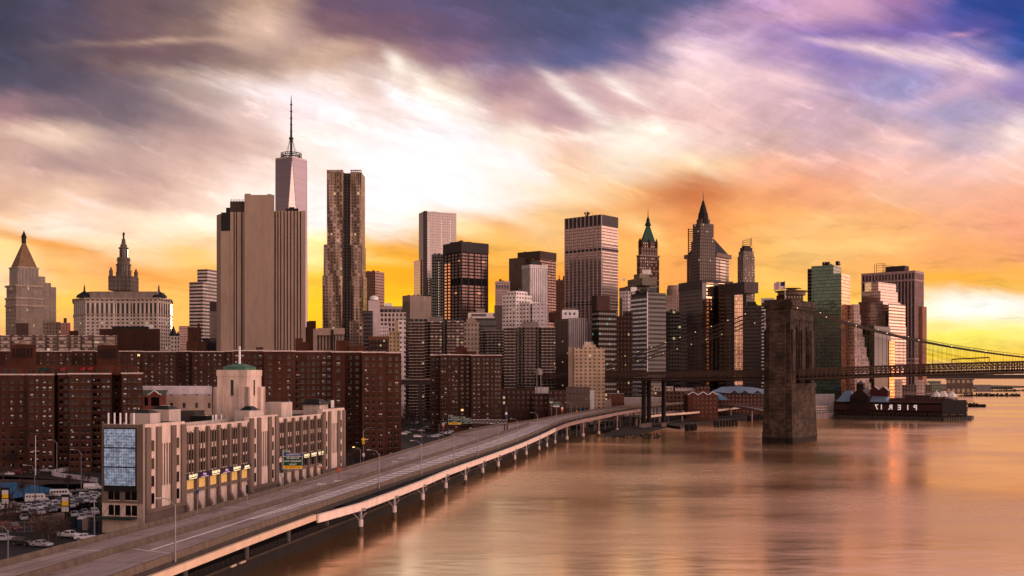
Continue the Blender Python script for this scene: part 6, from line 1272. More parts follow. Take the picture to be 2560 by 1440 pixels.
# red pier hall with big mirrored white letters
PA, PB = G(2086, 1046, 0), G(2362, 1052, 0); PT = (PB - PA); PT.z = 0; PL = PT.length; PT.normalize(); PN = Vector((-PT.y, PT.x, 0))
pr = thing('pier_hall', 'dark red pier hall with blue roofs and big mirrored white letters', 'pier', (PA.x, PA.y, 0))
pp = lambda t, s, z=0.0: Vector((PA.x + PT.x * t + PN.x * s, PA.y + PT.y * t + PN.y * s, z))
def pbox(mb, t0, t1, s0, s1, z0, z1, m=0): mb.prism([pp(t0, s0).xy[:], pp(t1, s0).xy[:], pp(t1, s1).xy[:], pp(t0, s1).xy[:]], z0, z1, m, bot=True)
tx = lambda px: ((px - 1280) / F * PA.y - PA.x) / (PT.x - (px - 1280) / F * PT.y)
mb = MB(); mb.prism([pp(tx(2094), -4).xy[:], pp(tx(2360), -6).xy[:], pp(tx(2416), 22).xy[:], pp(tx(2405), 60).xy[:], pp(tx(2080), 60).xy[:]], -2, 2.6, 0)
part('dock', mb, plain('dock_concrete', (.16, .12, .10), .95, 0, .35, .3), pr)
mb = MB()
for i in range(46): t = PL * i / 45; mb.prism(circ(pp(t, -4.6 - 1.6 * i / 45), .45, 6), -2, 3.6, 0)
for i in range(12): p = pp(tx(2360), -6).lerp(pp(tx(2416), 22), i / 11); mb.prism(circ(p, .5, 6), -2, 4.2, 0)
part('fender_pile', mb, DARK, pr, kind='stuff')
mb = MB(); tA, tB, tC = tx(2082), tx(2352), tx(2402)
mb.prism([pp(tA, 3).xy[:], pp(tB, 3).xy[:], pp(tC, 26).xy[:], pp(tC - 3, 52).xy[:], pp(tA, 52).xy[:]], 2.6, 15.2, 0, 1)
m_pr = facade('pier_red', (.085, .016, .014), (.025, .012, .012), 9, 6.2, .7, .35, voff=-2.6, wvar=.3); part('wall', mb, [m_pr, plain('pier_roof_deck', (.16, .10, .09))], pr)
mb = MB(); pbox(mb, tA, tB, 2.4, 3.0, 7.8, 13.2); part('fascia', mb, plain('pier_fascia_red', (.11, .02, .018), .6, 0, .25), pr)
mb = MB(); mb.prism([pp(tB + .5, 3).xy[:], pp(tC + .4, 26).xy[:], pp(tC, 27).xy[:], pp(tB, 4).xy[:]], 5, 17.5, 0, bot=True); part('dark_end_wall', mb, plain('dark_slats', (.022, .012, .012)), pr)
mb = MB()
for i in range(24): t = tA + (tB - tA) * (i + .5) / 24; pbox(mb, t - 1.5, t + 1.5, 2.8, 3.0, 3.0, 6.6)
part('quay_opening', mb, GLASSD, pr, kind='stuff')
lm = glow('white_letter', (.92, .82, .80), .35)
for ch, px in zip('71RIEP'[:0] or ['7', '1', 'R', 'E', 'I', 'P'], (2190, 2202, 2225, 2247, 2268, 2287)):
    a = pp(tx(px), 2.2, 10.6); text('letter', ch, 6.2, a, PT, lm, pr, mirror=True, depth=.15, bold=.12)
def proof(t0, t1, s0, s1, z0, zr, hip, m, gable=None):
    mb = MB(); sm = (s0 + s1) / 2; a, b_, c, e = pp(t0, s0, z0), pp(t1, s0, z0), pp(t1, s1, z0), pp(t0, s1, z0); r0, r1 = pp(t0 + hip, sm, zr), pp(t1 - hip, sm, zr)
    mb.face([a, b_, r1, r0]); mb.face([b_, c, r1]); mb.face([c, e, r0, r1]); mb.face([e, a, r0]); part('roof', mb, m, pr)
proof(tA + 2, tx(2130), 3.5, 30, 15.2, 25, 5, blue_roof); proof(tx(2160), tx(2215), 3.5, 34, 15.2, 24, 6, blue_roof)
mb = MB(); t0, t1 = tx(2124), tx(2172); mb.prism([pp(t0, 1).xy[:], pp(t1, 1).xy[:], pp(t1, 30).xy[:], pp(t0, 30).xy[:]], 2.6, 20, 0); a, b_, c = pp(t0, 1, 20), pp(t1, 1, 20), pp((t0 + t1) / 2, 1, 28); k = PN * 29; mb.face([a, b_, c]); mb.face([b_, b_ + k, c + k, c], 1); mb.face([a, c, c + k, a + k], 1)
t2 = (t0 + t1) / 2; pbox(mb, t2 - 3, t2 + 3, 2, 8, 26, 31); mb.taper([pp(t2 - 3.5, 1.5).xy[:], pp(t2 + 3.5, 1.5).xy[:], pp(t2 + 3.5, 8.5).xy[:], pp(t2 - 3.5, 8.5).xy[:]], 31, [pp(t2 - .2, 5).xy[:], pp(t2 + .2, 5).xy[:], pp(t2 + .2, 5.2).xy[:], pp(t2 - .2, 5.2).xy[:]], 34, 1); part('gable_hall', mb, [plain('gable_dark_red', (.06, .016, .016)), plain('gable_roof', (.15, .10, .11))], pr)
mb = MB()
for i in range(5): t = t0 + (t1 - t0) * (i + .7) / 6.2; pbox(mb, t - 1.4, t + 1.4, .8, 1.0, 14.5, 19)
part('gable_window', mb, GLASSD, pr)
for px in (2178, 2200): t = tx(px); mb = MB(); pbox(mb, t - 4, t + 4, 12, 20, 20, 25); a, b_, c = pp(t - 4.5, 11.5, 25), pp(t + 4.5, 11.5, 25), pp(t, 11.5, 29); k = PN * 9; mb.face([a, b_, c]); mb.face([b_, b_ + k, c + k, c], 1); mb.face([a, c, c + k, a + k], 1); part('dormer', mb, [plain('dormer_red', (.16, .03, .025)), plain('dormer_roof', (.4, .33, .36))], pr)
mb = MB(); pbox(mb, tx(2215), tB + 6, 14, 46, 15.2, 18.5); pbox(mb, tx(2250), tB, 18, 44, 18.5, 21); part('upper_terrace', mb, plain('terrace_brown', (.14, .07, .06)), pr); mb = MB()
for s, z in ((3.2, 15.2), (14, 18.5)):
    for i in range(30): p = pp(tx(2215) + (tB - tx(2215)) * i / 29, s, z); mb.bar(p, p + Vector((0, 0, 1.2)), .12)
    mb.bar(pp(tx(2215), s, z + 1.2), pp(tB, s, z + 1.2), .15)
part('terrace_rail', mb, plain('terrace_rail_red', (.30, .09, .06)), pr); mb = MB(); pbox(mb, tx(2245), tx(2310), 16, 30, 22.5, 23.2); part('terrace_canopy', mb, plain('canopy_pink', (.42, .25, .23)), pr)
for px, s in ((2347, 22), (2366, 24), (2330, 20)):
    mb = MB(); c = pp(tx(px), s, 16); mb.lathe(c, [(5.4, 4.2), (3.5, 6.4), (.2, 9.4)], 8)
    for i in range(8): a = i * math.pi / 4; mb.tube([(c.x + 5.2 * math.cos(a), c.y + 5.2 * math.sin(a), c.z), (c.x + 5.2 * math.cos(a), c.y + 5.2 * math.sin(a), c.z + 4.2)], .15, 4)
    solo('party_tent', mb, plain('tent_canvas', (.68, .58, .55), .7), {2347: 'white peaked party tent, middle of three on the pier terrace', 2366: 'white peaked party tent at the far right end of the pier terrace', 2330: 'white peaked party tent nearest the mirrored letters on pier terrace'}[px], 'tent', 'white tents on the pier terrace', loc=c)
# left of it a white ferry shed and a low jetty seen between tower and pier
low('white_pier_shed', 'plain pale shed between bridge tower and red pier hall', 'shed', 2036, 2086, 986, 1010, 20, plain('pale_pier_shed', (.42, .35, .34)), ROOFL)
rt = thing('concrete_jetty', 'pale concrete jetty between the bridge tower and the pier hall', 'jetty', (*G(2060, 1048, 0).xy, 0)); mb = MB(); mb.prism([G(2030, 1049, 0).xy[:], G(2094, 1045, 0).xy[:], G(2100, 1036, 0).xy[:], G(2030, 1038, 0).xy[:]], -1, 5.0, 0); part('deck', mb, plain('jetty_concrete', (.30, .23, .21), .9, 0, .3, .4), rt)
low('two_tier_ferry', 'small cream two decked ferry moored by the jetty', 'ferry', 2040, 2073, 1014, 985, 8, facade('ferry_cream', (.58, .47, .43), (.06, .05, .05), 2.4, 2.6, .7, .45))
# downtown base beyond the pier, and far piers out in the harbour
for lab, x0, x1, y1, d0, m_ in (('pinkish office base seen under the deck right of the pier gable', 2140, 2178, 957, 1120, wf('wf14', (.45, .32, .28))), ('pale office base under deck behind the pier letters', 2236, 2256, 950, 1150, wf('wf15', (.50, .36, .32))), ('pink banded office base under the deck above the letters', 2292, 2313, 950, 1190, wf('wf16', (.48, .34, .31))), ('dark green mid rise under the deck left of pier gable', 2062, 2142, 958, 1180, facade('wf17', (.08, .06, .055), (.05, .055, .05), 3, 4, .8, .6, lit=.03)), ('low dark office podium behind the white pier tents', 2178, 2330, 962, 1260, wf('wf18', (.17, .11, .1), lit=.05)), ('green glazed pavilion by the ferry terminal', 2318, 2352, 952, 1500, facade('wf19', (.12, .13, .10), (.14, .18, .14), 3, 4, .8, .7, lit=.03, litc=(1, .5, .1)))): low('waterfront_office', lab, 'office building', x0, x1, y1, d0, 20, m_)
r = low('ferry_terminal', 'low tan ferry terminal with large square windows right of the skyline', 'ferry terminal', 2366, 2433, 949, 2000, 40, facade('terminal_tan', (.22, .15, .12), (.32, .22, .13), 9, 18, .6, .4, lit=.2, litc=(1, .55, .2)))
fbox('roof_line', 2364, 2436, 947.5, 1999, 42, plain('terminal_roof', (.12, .09, .085)), r, y0=950)
low('grey_pier_house', 'small grey house on a pier beyond the ferry terminal', 'house', 2440, 2477, 962, 2300, 20, plain('grey_pier', (.22, .19, .20)))
low('dark_pier_shed', 'long dark low shed at the far right on the water', 'shed', 2476, 2532, 967, 2600, 20, DARK)
for j, (x0, x1, y_, n, lab) in enumerate(((2395, 2545, 979, 26, 'long far wooden pier lowest line at the horizon'), (2412, 2552, 991, 34, 'dark wooden pier with many posts right of the pier hall'), (2412, 2466, 1018, 16, 'short dolphin pier with rail just right of the pier hall'), (2530, 2640, 978, 12, 'dark wooden pier entering at the right edge'))):
    q0, q1 = G(x0, y_, 0), G(x1, y_, 0); rt = thing('wooden_pier', lab, 'pier', (q0.x, q0.y, 0)); mb = MB(); wd = q0.y * .012
    mb.prism([(q0.x, q0.y), (q1.x, q1.y), (q1.x, q1.y + wd), (q0.x, q0.y + wd)], 1.2, 2.6, 0, bot=True); part('deck', mb, MATS['quay_timber'], rt); mb = MB()
    for i in range(n): p = q0.lerp(q1, (i + rr.uniform(-.2, .2)) / n); h = rr.uniform(3, 6.5); mb.prism(circ(p, .0006 * p.y + .15, 5), -2, h, 0)
    part('pile', mb, MATS['pile_timber'], rt, kind='stuff')
# ================================================================ car park, park and streets on the left
lotm = plain('lot_asphalt', (.042, .034, .034), .95, 0, .4, .3, streak=False)
def ground_patch(name, pts, mat, z): mb = MB(); mb.face([(*G(x, y_, z).xy, z) for x, y_ in pts]); return solo(name, mb, mat, kind='structure')
ground_patch('car_park', [(-120, 1345), (260, 1345), (250, 1210), (120, 1210), (-120, 1255)], lotm, 3.006)
ground_patch('ball_court_surround', [(-80, 1258), (-20, 1262), (200, 1235), (240, 1205), (0, 1190), (-80, 1200)], plain('court_red', (.13, .06, .05), .9, 0, .3, .2, streak=False), 3.006)
ground_patch('ball_court', [(-60, 1238), (40, 1245), (158, 1225), (40, 1206), (-60, 1208)], plain('court_blue', (.02, .17, .36), .8, 0, .2, .2, streak=False), 3.012)
ground_patch('park_lawn', [(-80, 1196), (236, 1202), (240, 1168), (130, 1182), (-80, 1172)], plain('winter_turf', (.075, .045, .035), .95, 0, .4, .1, streak=False), 3.006)
ground_patch('skating_rink', [(133, 1190), (236, 1203), (240, 1172), (180, 1177)], plain('rink_floor', (.10, .07, .075), .8, 0, .3, .2, streak=False), 3.012)
ground_patch('parking_yard', [(985, 1112), (1120, 1100), (1180, 1060), (1010, 1060)], lotm, 3.006)
rt = thing('rink_wall', 'curving white low wall round the rink left of the warehouse', 'wall', G(133, 1190)); mb = MB()
L = spline([tuple(G(x, y_)) for x, y_ in ((244, 1206), (190, 1198), (152, 1193), (131, 1188), (138, 1183), (180, 1176), (244, 1169))], 5)
for a, b_ in zip(L, L[1:]): mb.bar(a + Vector((0, 0, .75)), b_ + Vector((0, 0, .75)), .3, 1.5)
part('boards', mb, plain('rink_boards', (.62, .55, .60), .7), rt); mb = MB()
for a in L: mb.tube([a, a + Vector((0, 0, 4.2))], .05, 4)
part('net_post', mb, DARK, rt, kind='stuff')
def fence(name, label, pts, h, n, mat):
    rt = thing(name, label, 'fence', G(*pts[0])); mb = MB(); L = [G(*p) for p in pts]
    for a, b_ in zip(L, L[1:]):
        for z in (.1, h * .5, h): mb.bar(a + Vector((0, 0, z)), b_ + Vector((0, 0, z)), .05)
        for i in range(n): p = a.lerp(b_, i / n); mb.bar(p, p + Vector((0, 0, h)), .09)
        for i in range(n * 6): p = a.lerp(b_, i / n / 6); mb.bar(p, p + Vector((0, 0, h)), .016)
    part('fence_panel', mb, mat, rt)
fence('court_fence', 'tall dark mesh fence along the near side of the blue ball court', [(-60, 1252), (60, 1247), (160, 1232), (242, 1213)], 4.2, 8, DARK)
fence('lot_fence', 'low grey mesh fence along the near street by the car park', [(-30, 1332), (80, 1330), (150, 1326)], 2.4, 6, STEEL)
# vehicles ------------------------------------------------------------
tyre = plain('tyre', (.02, .018, .018), .9, 0, 0); rim = plain('wheel_rim', (.35, .33, .33), .4, .6, 0); hl = plain('headlight_glass', (.6, .55, .5), .2, 0, 0); cgl = plain('car_glass', (.10, .09, .10), .06, .3, 0, spec=.8)
paint = lambda n, c: plain('paint_' + n, c, .28, .15, .05, spec=.6)
PAINT = {'white': paint('white', (.70, .66, .68)), 'silver': paint('silver', (.42, .40, .43)), 'black': paint('black', (.02, .02, .024)), 'dark grey': paint('dark_grey', (.075, .07, .075)), 'tan': paint('tan', (.30, .22, .18)), 'dark green': paint('dark_green', (.035, .06, .05)), 'red': paint('red', (.28, .03, .03)), 'blue grey': paint('blue_grey', (.18, .22, .30)), 'blue': paint('blue', (.03, .08, .30))}
def prof(mb, prof_, w, m=0, w2=None):
    n = len(prof_); L = [(x, -w / 2 if w2 is None else -w2[i] / 2, z) for i, (x, z) in enumerate(prof_)]; R = [(x, -y_, z) for x, y_, z in L]
    mb.face(L[::-1], m); mb.face(R, m)
    for i in range(n): j = (i + 1) % n; mb.face([L[i], L[j], R[j], R[i]], m)
def make_car(kind):
    r = thing({'van': 'van', 'bus': 'minibus', 'pickup': 'pickup_truck', 'suv': 'parked_car'}.get(kind, 'parked_car'), 'x', {'van': 'van', 'bus': 'minibus', 'pickup': 'pickup truck'}.get(kind, 'car'), (0, 0, 0))
    b = MB(); g = MB(); L, W_, wb = {'sedan': (4.6, 1.8, 1.35), 'suv': (4.7, 1.9, 1.4), 'van': (5.6, 2.0, 1.7), 'bus': (6.2, 2.1, 1.9), 'pickup': (5.3, 1.9, 1.6)}[kind]; h = L / 2
    if kind == 'sedan':
        prof(b, [(-h, .35), (h, .35), (h + .03, .62), (h - .12, .78), (h - 1.25, .93), (-h + .95, .98), (-h + .05, .92), (-h - .03, .6)], W_)
        cab = [(h - 1.3, .92), (h - 2.05, 1.42), (-h + 1.45, 1.45), (-h + .75, .96)]
    elif kind == 'suv':
        prof(b, [(-h, .4), (h, .4), (h + .03, .75), (h - .1, .95), (h - 1.15, 1.08), (-h + .1, 1.1), (-h - .03, .7)], W_)
        cab = [(h - 1.15, 1.06), (h - 1.8, 1.68), (-h + .35, 1.7), (-h + .06, 1.1)]
    elif kind == 'pickup':
        prof(b, [(-h, .45), (h, .45), (h + .03, .8), (h - .1, .98), (h - 1.3, 1.08), (-h + .02, 1.1), (-h - .03, .7)], W_)
        cab = [(h - 1.3, 1.06), (h - 1.95, 1.66), (h - 3.1, 1.68), (h - 3.3, 1.1)]
    else:
        t = 2.15 if kind == 'van' else 2.5
        prof(b, [(-h, .4), (h, .4), (h + .02, .8), (h - .15, 1.15), (h - .55, 1.25), (-h, 1.25)], W_)
        cab = [(h - .55, 1.24), (h - 1.2, t - .08), (-h + .15, t), (-h, 1.25)]
    ws = [W_ - .1, W_ - .42, W_ - .42, W_ - .1] if kind != 'bus' and kind != 'van' else [W_ - .04, W_ - .2, W_ - .2, W_ - .04]
    prof(b, [(x, z) for x, z in cab], W_, 0, ws)
    ob = part('body', b, PAINT['white'], r)
    c = cab; e = .015
    def onside(f0, f1, z0, z1, sgn):
        zz = (c[0][1], c[1][1]); 
        def pt(f, t): x = (c[3][0] + (c[0][0] - c[3][0]) * f) * (1 - t) + (c[2][0] + (c[1][0] - c[2][0]) * f) * t; return (x, sgn * ((ws[0] * (1 - t) + ws[1] * t) / 2 + e), c[0][1] + (c[1][1] - c[0][1]) * t)
        q = [pt(f0, z0), pt(f1, z0), pt(f1, z1), pt(f0, z1)]; g.face(q if sgn < 0 else q[::-1])
    for s in (-1, 1):
        if kind == 'van': onside(.72, .97, .2, .8, s)
        elif kind == 'bus':
            for k in range(6): onside(.04 + k * .15, .16 + k * .15, .2, .75, s)
        else: onside(.06, .49, .14, .88, s); onside(.53, .94, .14, .88, s)
    def endw(i, j, off):
        a0, a1 = c[i], c[j]; q = []
        for t, w in ((.1, ws[i] * .42), (.9, ws[j] * .42)): x = a0[0] + (a1[0] - a0[0]) * t + off; z = a0[1] + (a1[1] - a0[1]) * t + .012; q.append((x, z, w))
        f = [(q[0][0], -q[0][2], q[0][1]), (q[0][0], q[0][2], q[0][1]), (q[1][0], q[1][2], q[1][1]), (q[1][0], -q[1][2], q[1][1])]; g.face(f if off > 0 else f[::-1])
    endw(0, 1, .014); endw(3, 2, -.014); part('window', g, cgl, r)
    wm = MB(); wm.tube([(0, -.11, 0), (0, .11, 0)], .33, 12, 0); rm = MB(); rm.tube([(0, -.125, 0), (0, .125, 0)], .19, 8)
    mw, mr = wm.mesh('wheel', tyre), rm.mesh('rim', rim)
    for x in (wb, -wb):
        for s in (-1, 1): o = link('wheel', mw, r, (x, s * (W_ / 2 - .08), .33)); link('rim', mr, o)
    for s in (-1, 1): m_ = MB(); m_.box(h - .06, s * W_ * .36 - .16, .62, h + .05, s * W_ * .36 + .16, .78) if kind != 'suv' else m_.box(h - .06, s * W_ * .36 - .16, .74, h + .05, s * W_ * .36 + .16, .92); part('headlight', m_, hl, r)
    return r
PROTO = {}
for k in ('sedan', 'suv', 'van', 'bus', 'pickup'): PROTO[k] = make_car(k)
def put_car(kind, col, pos, rz, label, group): return dup(PROTO[kind], pos, rz, label, group, {'body': PAINT[col]})
kn = {'sedan': 'sedan', 'suv': 'SUV', 'van': 'van', 'bus': 'minibus', 'pickup': 'pickup truck'}
def row(items, zc, where, group, rz):
    for i, (kind, col, px, py) in enumerate(items):
        p = G(px, py, zc + .75); put_car(kind, col, (p.x, p.y, zc), rz + rw.uniform(-.06, .06), '%s %s, %s from the left in the %s' % (col, kn[kind], ORD[i], where), group)
RZ = math.radians(-62)
fr = [('sedan', 'silver', 61, 1271), ('sedan', 'dark green', 80, 1280), ('sedan', 'silver', 102, 1278), ('sedan', 'black', 117, 1275), ('sedan', 'blue grey', 131, 1272), ('sedan', 'tan', 144, 1266), ('sedan', 'white', 158, 1264), ('sedan', 'silver', 177, 1262), ('sedan', 'tan', 186, 1258), ('suv', 'dark grey', 200, 1255), ('suv', 'white', 214, 1250), ('sedan', 'silver', 230, 1251)]
row(fr, 5.2, 'raised front row of the car park', 'cars in the raised front row of the car park', RZ)
row([('suv', 'black', 92, 1262), ('sedan', 'silver', 117, 1256), ('suv', 'dark green', 148, 1254), ('sedan', 'black', 164, 1250), ('sedan', 'silver', 176, 1247), ('sedan', 'tan', 190, 1244), ('sedan', 'white', 206, 1240), ('sedan', 'dark grey', 219, 1238), ('sedan', 'white', 233, 1242)], 5.2, 'middle row of the car park', 'cars in the middle row of the car park', RZ)
row([('bus', 'white', 92, 1249), ('suv', 'black', 127, 1242), ('bus', 'white', 152, 1237), ('suv', 'black', 180, 1231), ('suv', 'dark grey', 207, 1229), ('sedan', 'white', 232, 1233), ('van', 'white', 232, 1219)], 3.0, 'back row below the ball court', 'vehicles in the back row of the car park', math.radians(20))
row([('sedan', 'white', 72, 1265), ('sedan', 'silver', 84, 1268), ('sedan', 'white', 98, 1266), ('sedan', 'silver', 108, 1263), ('suv', 'white', 138, 1260), ('sedan', 'silver', 155, 1257), ('sedan', 'white', 197, 1249), ('sedan', 'silver', 210, 1245), ('sedan', 'white', 224, 1246), ('suv', 'silver', 238, 1238)], 5.2, 'second raised row of the car park', 'cars in the second raised row', RZ)
row([('sedan', 'white', 120, 1300), ('sedan', 'silver', 186, 1296), ('sedan', 'white', 205, 1291), ('sedan', 'silver', 222, 1288), ('sedan', 'white', 60, 1292), ('sedan', 'silver', 44, 1277)], 3.0, 'lower row before the racks', 'cars in the lower row before the racks', RZ)
row([('sedan', 'white', 185, 1284), ('sedan', 'dark grey', 197, 1282), ('sedan', 'silver', 211, 1278), ('suv', 'white', 236, 1279)], 3.0, 'ground row under the racks', 'cars under the steel parking racks', RZ)
lone = [('van', 'tan', 138, 1296, 3.2, 'grey tan panel van parked below the front row of the car park'), ('van', 'tan', 101, 1304, 2.9, 'dull tan van behind the bare tree near the street'), ('pickup', 'white', 172, 1336, -.35, 'white pickup truck driving on the near street'), ('sedan', 'white', 214, 1341, .15, 'white sedan on the near street beside the highway barrier'), ('van', 'red', 25, 1318, -.5, 'dark red van parked behind the bare trees at the left'), ('suv', 'silver', 8, 1345, .1, 'silver SUV on the near street at the left edge'), ('suv', 'dark grey', 56, 1354, -.3, 'dark grey SUV on the near street under bare branches'), ('sedan', 'silver', 104, 1358, -.3, 'silver car half hidden by the near bare tree'), ('van', 'white', 3, 1268, 1.2, 'white van cut by the left edge beside the price board'), ('sedan', 'red', 26, 1284, .6, 'red car beside the left price board'), ('sedan', 'silver', 36, 1260, .6, 'silver car just right of the left price board'), ('sedan', 'dark grey', 132, 1328, -.9, 'dark car behind the near bare tree by the toilets')]
for kind, col, px, py, rz, lab in lone: p = G(px, py, 3.75); put_car(kind, col, (p.x, p.y, 3.0), rz, lab, None)
row([('suv', 'white', 18, 1184), ('suv', 'red', 46, 1180), ('sedan', 'dark grey', 90, 1178), ('suv', 'silver', 110, 1166), ('sedan', 'silver', 116, 1175), ('sedan', 'black', 132, 1166), ('suv', 'white', 156, 1160), ('sedan', 'dark grey', 178, 1158), ('suv', 'red', 200, 1154), ('sedan', 'silver', 219, 1151)], 3.0, 'street below the courtyard block', 'cars parked on the park street', .1)
row([('sedan', 'white', 1008, 1084), ('sedan', 'silver', 1017, 1080), ('suv', 'black', 1030, 1076), ('sedan', 'tan', 1041, 1075), ('sedan', 'silver', 1054, 1076), ('sedan', 'dark grey', 1066, 1074), ('suv', 'silver', 1078, 1072), ('sedan', 'tan', 1049, 1090), ('suv', 'white', 1043, 1091), ('sedan', 'black', 1062, 1089), ('sedan', 'blue grey', 1075, 1091), ('suv', 'silver', 1086, 1091), ('sedan', 'silver', 1096, 1087), ('suv', 'blue', 1107, 1083), ('sedan', 'white', 1118, 1081), ('suv', 'dark grey', 1124, 1078), ('sedan', 'silver', 1131, 1078)], 3.0, 'yard behind the highway barrier', 'cars in the yard behind the highway', .5)
row([('sedan', 'dark grey', 1016, 1062), ('suv', 'silver', 1030, 1058), ('sedan', 'silver', 1046, 1056), ('sedan', 'white', 1068, 1035), ('sedan', 'silver', 1060, 1048), ('suv', 'tan', 1052, 1041)], 3.0, 'far yard under bare trees', 'cars in the far yard under the trees', .3)
row([('suv', 'white', 2104, 1031), ('van', 'white', 2190, 1036), ('sedan', 'silver', 2228, 1036), ('bus', 'dark green', 2338, 1032)], 2.6, 'quay before the pier letters', 'vehicles on the pier quay', .2)
for k in PROTO.values():
    for o in list(k.children_recursive) + [k]: bpy.data.objects.remove(o)
# steel racks that carry the raised rows
for (xa, ya, xb, yb, lab) in ((50, 1274, 243, 1254, 'black steel parking rack carrying the raised front row of cars'), (84, 1263, 243, 1243, 'black steel parking rack carrying the middle row of cars')):
    a, b_ = G(xa, ya, 5.1), G(xb, yb, 5.1); rt = thing('parking_rack', lab, 'rack', (a.x, a.y, 3)); mb = MB(); t = (b_ - a).normalized(); n = Vector((-t.y, t.x, 0)); q = [a - n * 2.6, b_ - n * 2.6, b_ + n * 2.6, a + n * 2.6]
    mb.prism([p.xy[:] for p in q], 4.95, 5.18, 0, bot=True); part('platform', mb, DARK, rt); 
    for i in range(11):
        for s in (-2.4, 2.4): p = a.lerp(b_, i / 10) + n * s; mb = MB(); mb.bar((p.x, p.y, 3), (p.x, p.y, 5.0), .22); part('rack_post', mb, DARK, rt)
# price boards, portable toilets, cross mast
for px, py, lab in ((14, 1300, 'left black price board with white and yellow panel on a post'), (164, 1312, 'right black price board with white and yellow panel before the car park')):
    p = G(px, py, 3); k = p.y / F; rt = thing('price_board', lab, 'sign', (p.x, p.y, 3)); mb = MB(); mb.bar((p.x, p.y, 3), (p.x, p.y, 10), .35); part('post', mb, DARK, rt); z = zat({14: 1262, 164: 1281}[px], p.y)
    mb = MB(); mb.box(p.x - 1.05, p.y - .25, z, p.x + 1.05, p.y - .02, z + 4.4); part('board', mb, DARK, rt)
    for z0, z1, m_, nm in ((2.75, 3.75, plain('board_white', (.6, .55, .56), .5, 0, 0), 'white_panel'), (1.7, 2.75, YELM, 'yellow_panel')): mb = MB(); mb.box(p.x - .8, p.y - .31, z + z0, p.x + .8, p.y - .25, z + z1); part(nm, mb, m_, rt)
    for s in (-.45, .45):
        mb = MB(); mb.box(p.x + s - .4, p.y - .31, z + .25, p.x + s + .4, p.y - .25, z + 1.45); pl_ = part('price_panel', mb, WHITE, rt)
        mb = MB()
        for i in range(3): mb.box(p.x + s - .28, p.y - .33, z + 1.15 - i * .34, p.x + s + .26 - .1 * i, p.y - .31, z + 1.28 - i * .34)
        part('price_lines', mb, DARK, rt)
for px, py, m_, lab in ((185, 1318, plain('toilet_dark', (.03, .05, .06)), 'dark green portable toilet cabin at the end of the row'), (203, 1321, plain('toilet_blue', (.03, .10, .22)), 'blue portable toilet cabin with white roof'), (215, 1325, plain('toilet_tan', (.32, .23, .18)), 'tan portable toilet cabin beside the blue one'), (236, 1330, plain('toilet_navy', (.02, .06, .16)), 'navy blue cabin against the warehouse corner')):
    p = G(px, py, 3); rt = thing('portable_toilet', lab, 'portable toilet', (p.x, p.y, 3), 'portable cabins by the car park'); mb = MB(); mb.box(p.x - .65, p.y - .6, 3, p.x + .65, p.y + .6, 5.3); part('cabin', mb, m_, rt); mb = MB(); mb.prism([(p.x - .72, p.y - .68), (p.x + .72, p.y - .68), (p.x + .72, p.y + .68), (p.x - .72, p.y + .68)], 5.3, 5.55, 0, bot=True); part('roof', mb, WHITE if 'white' in lab else m_, rt); mb = MB(); mb.box(p.x - .42, p.y - .64, 3.15, p.x + .42, p.y - .6, 5.1); part('door', mb, m_, rt)
p = G(89, 1188); rt = thing('flag_mast', 'tall white mast with a crossbar standing in the park', 'flagpole', p); mb = MB(); mb.tube([p, p + Vector((0, 0, 14.6))], [.16, .1], 8); part('pole', mb, WHITE, rt); mb = MB(); mb.bar(p + Vector((-1.3, 0, 8.8)), p + Vector((1.3, 0, 8.8)), .14); part('crossbar', mb, WHITE, rt)
# ================================================================ street lamps
def lamp(base, h, arm, label, group, cat='street lamp', on=False, two=False, mat=STEEL):
    base = Vector(base); rt = thing('street_lamp', label, cat, base, group); mb = MB(); mb.tube([base, base + Vector((0, 0, h))], [.16, .09], 7); part('pole', mb, mat, rt)
    a = Vector(arm); top = base + Vector((0, 0, h)); mb = MB(); mb.tube([top - Vector((0, 0, .5)), top + a * .35 + Vector((0, 0, .7)), top + a + Vector((0, 0, 1.0))], .07, 5); part('arm', mb, mat, rt)
    e = top + a + Vector((0, 0, .95)); d = a.normalized(); mb = MB(); mb.bar(e - d * .1, e + d * .9, .4, .22); part('lamp_head', mb, glow('lamp_head_lit', (1.0, .68, .26), 2.6) if on else plain('lamp_head_grey', (.55, .5, .5), .4, .2, 0), rt); return rt
gA = 'lamps along the river side of the elevated highway'
for i, (px, py, h) in enumerate(((433, 1410, 9.5), (945, 1216, 9.5), (1052, 1180, 9.5), (1133, 1152, 9.5), (1193, 1131, 9.5), (1244, 1115, 9.5), (1292, 1098, 9.5), (1342, 1085, 9.5), (1390, 1067, 9.5), (1427, 1052, 9.5), (1476, 1035, 9.5), (1524, 1024, 9.5))):
    p = min(riv, key=lambda q: abs((q.x / q.y * F + 1280) - px)); i0 = riv.index(p); p2 = riv[min(i0 + 1, len(riv) - 1)]; x0 = p.x / p.y * F + 1280; x1 = p2.x / p2.y * F + 1280; f = (px - x0) / (x1 - x0 or 1); q = p.lerp(p2, max(-.6, min(1, f)))
    lamp((q.x + .3, q.y, q.z - .3), 9.8, (-2.6, .3, 0), '%s grey street lamp from the near end on the river side of the highway' % ORD[i], gA)
gB = 'lamps along the street side of the elevated highway'
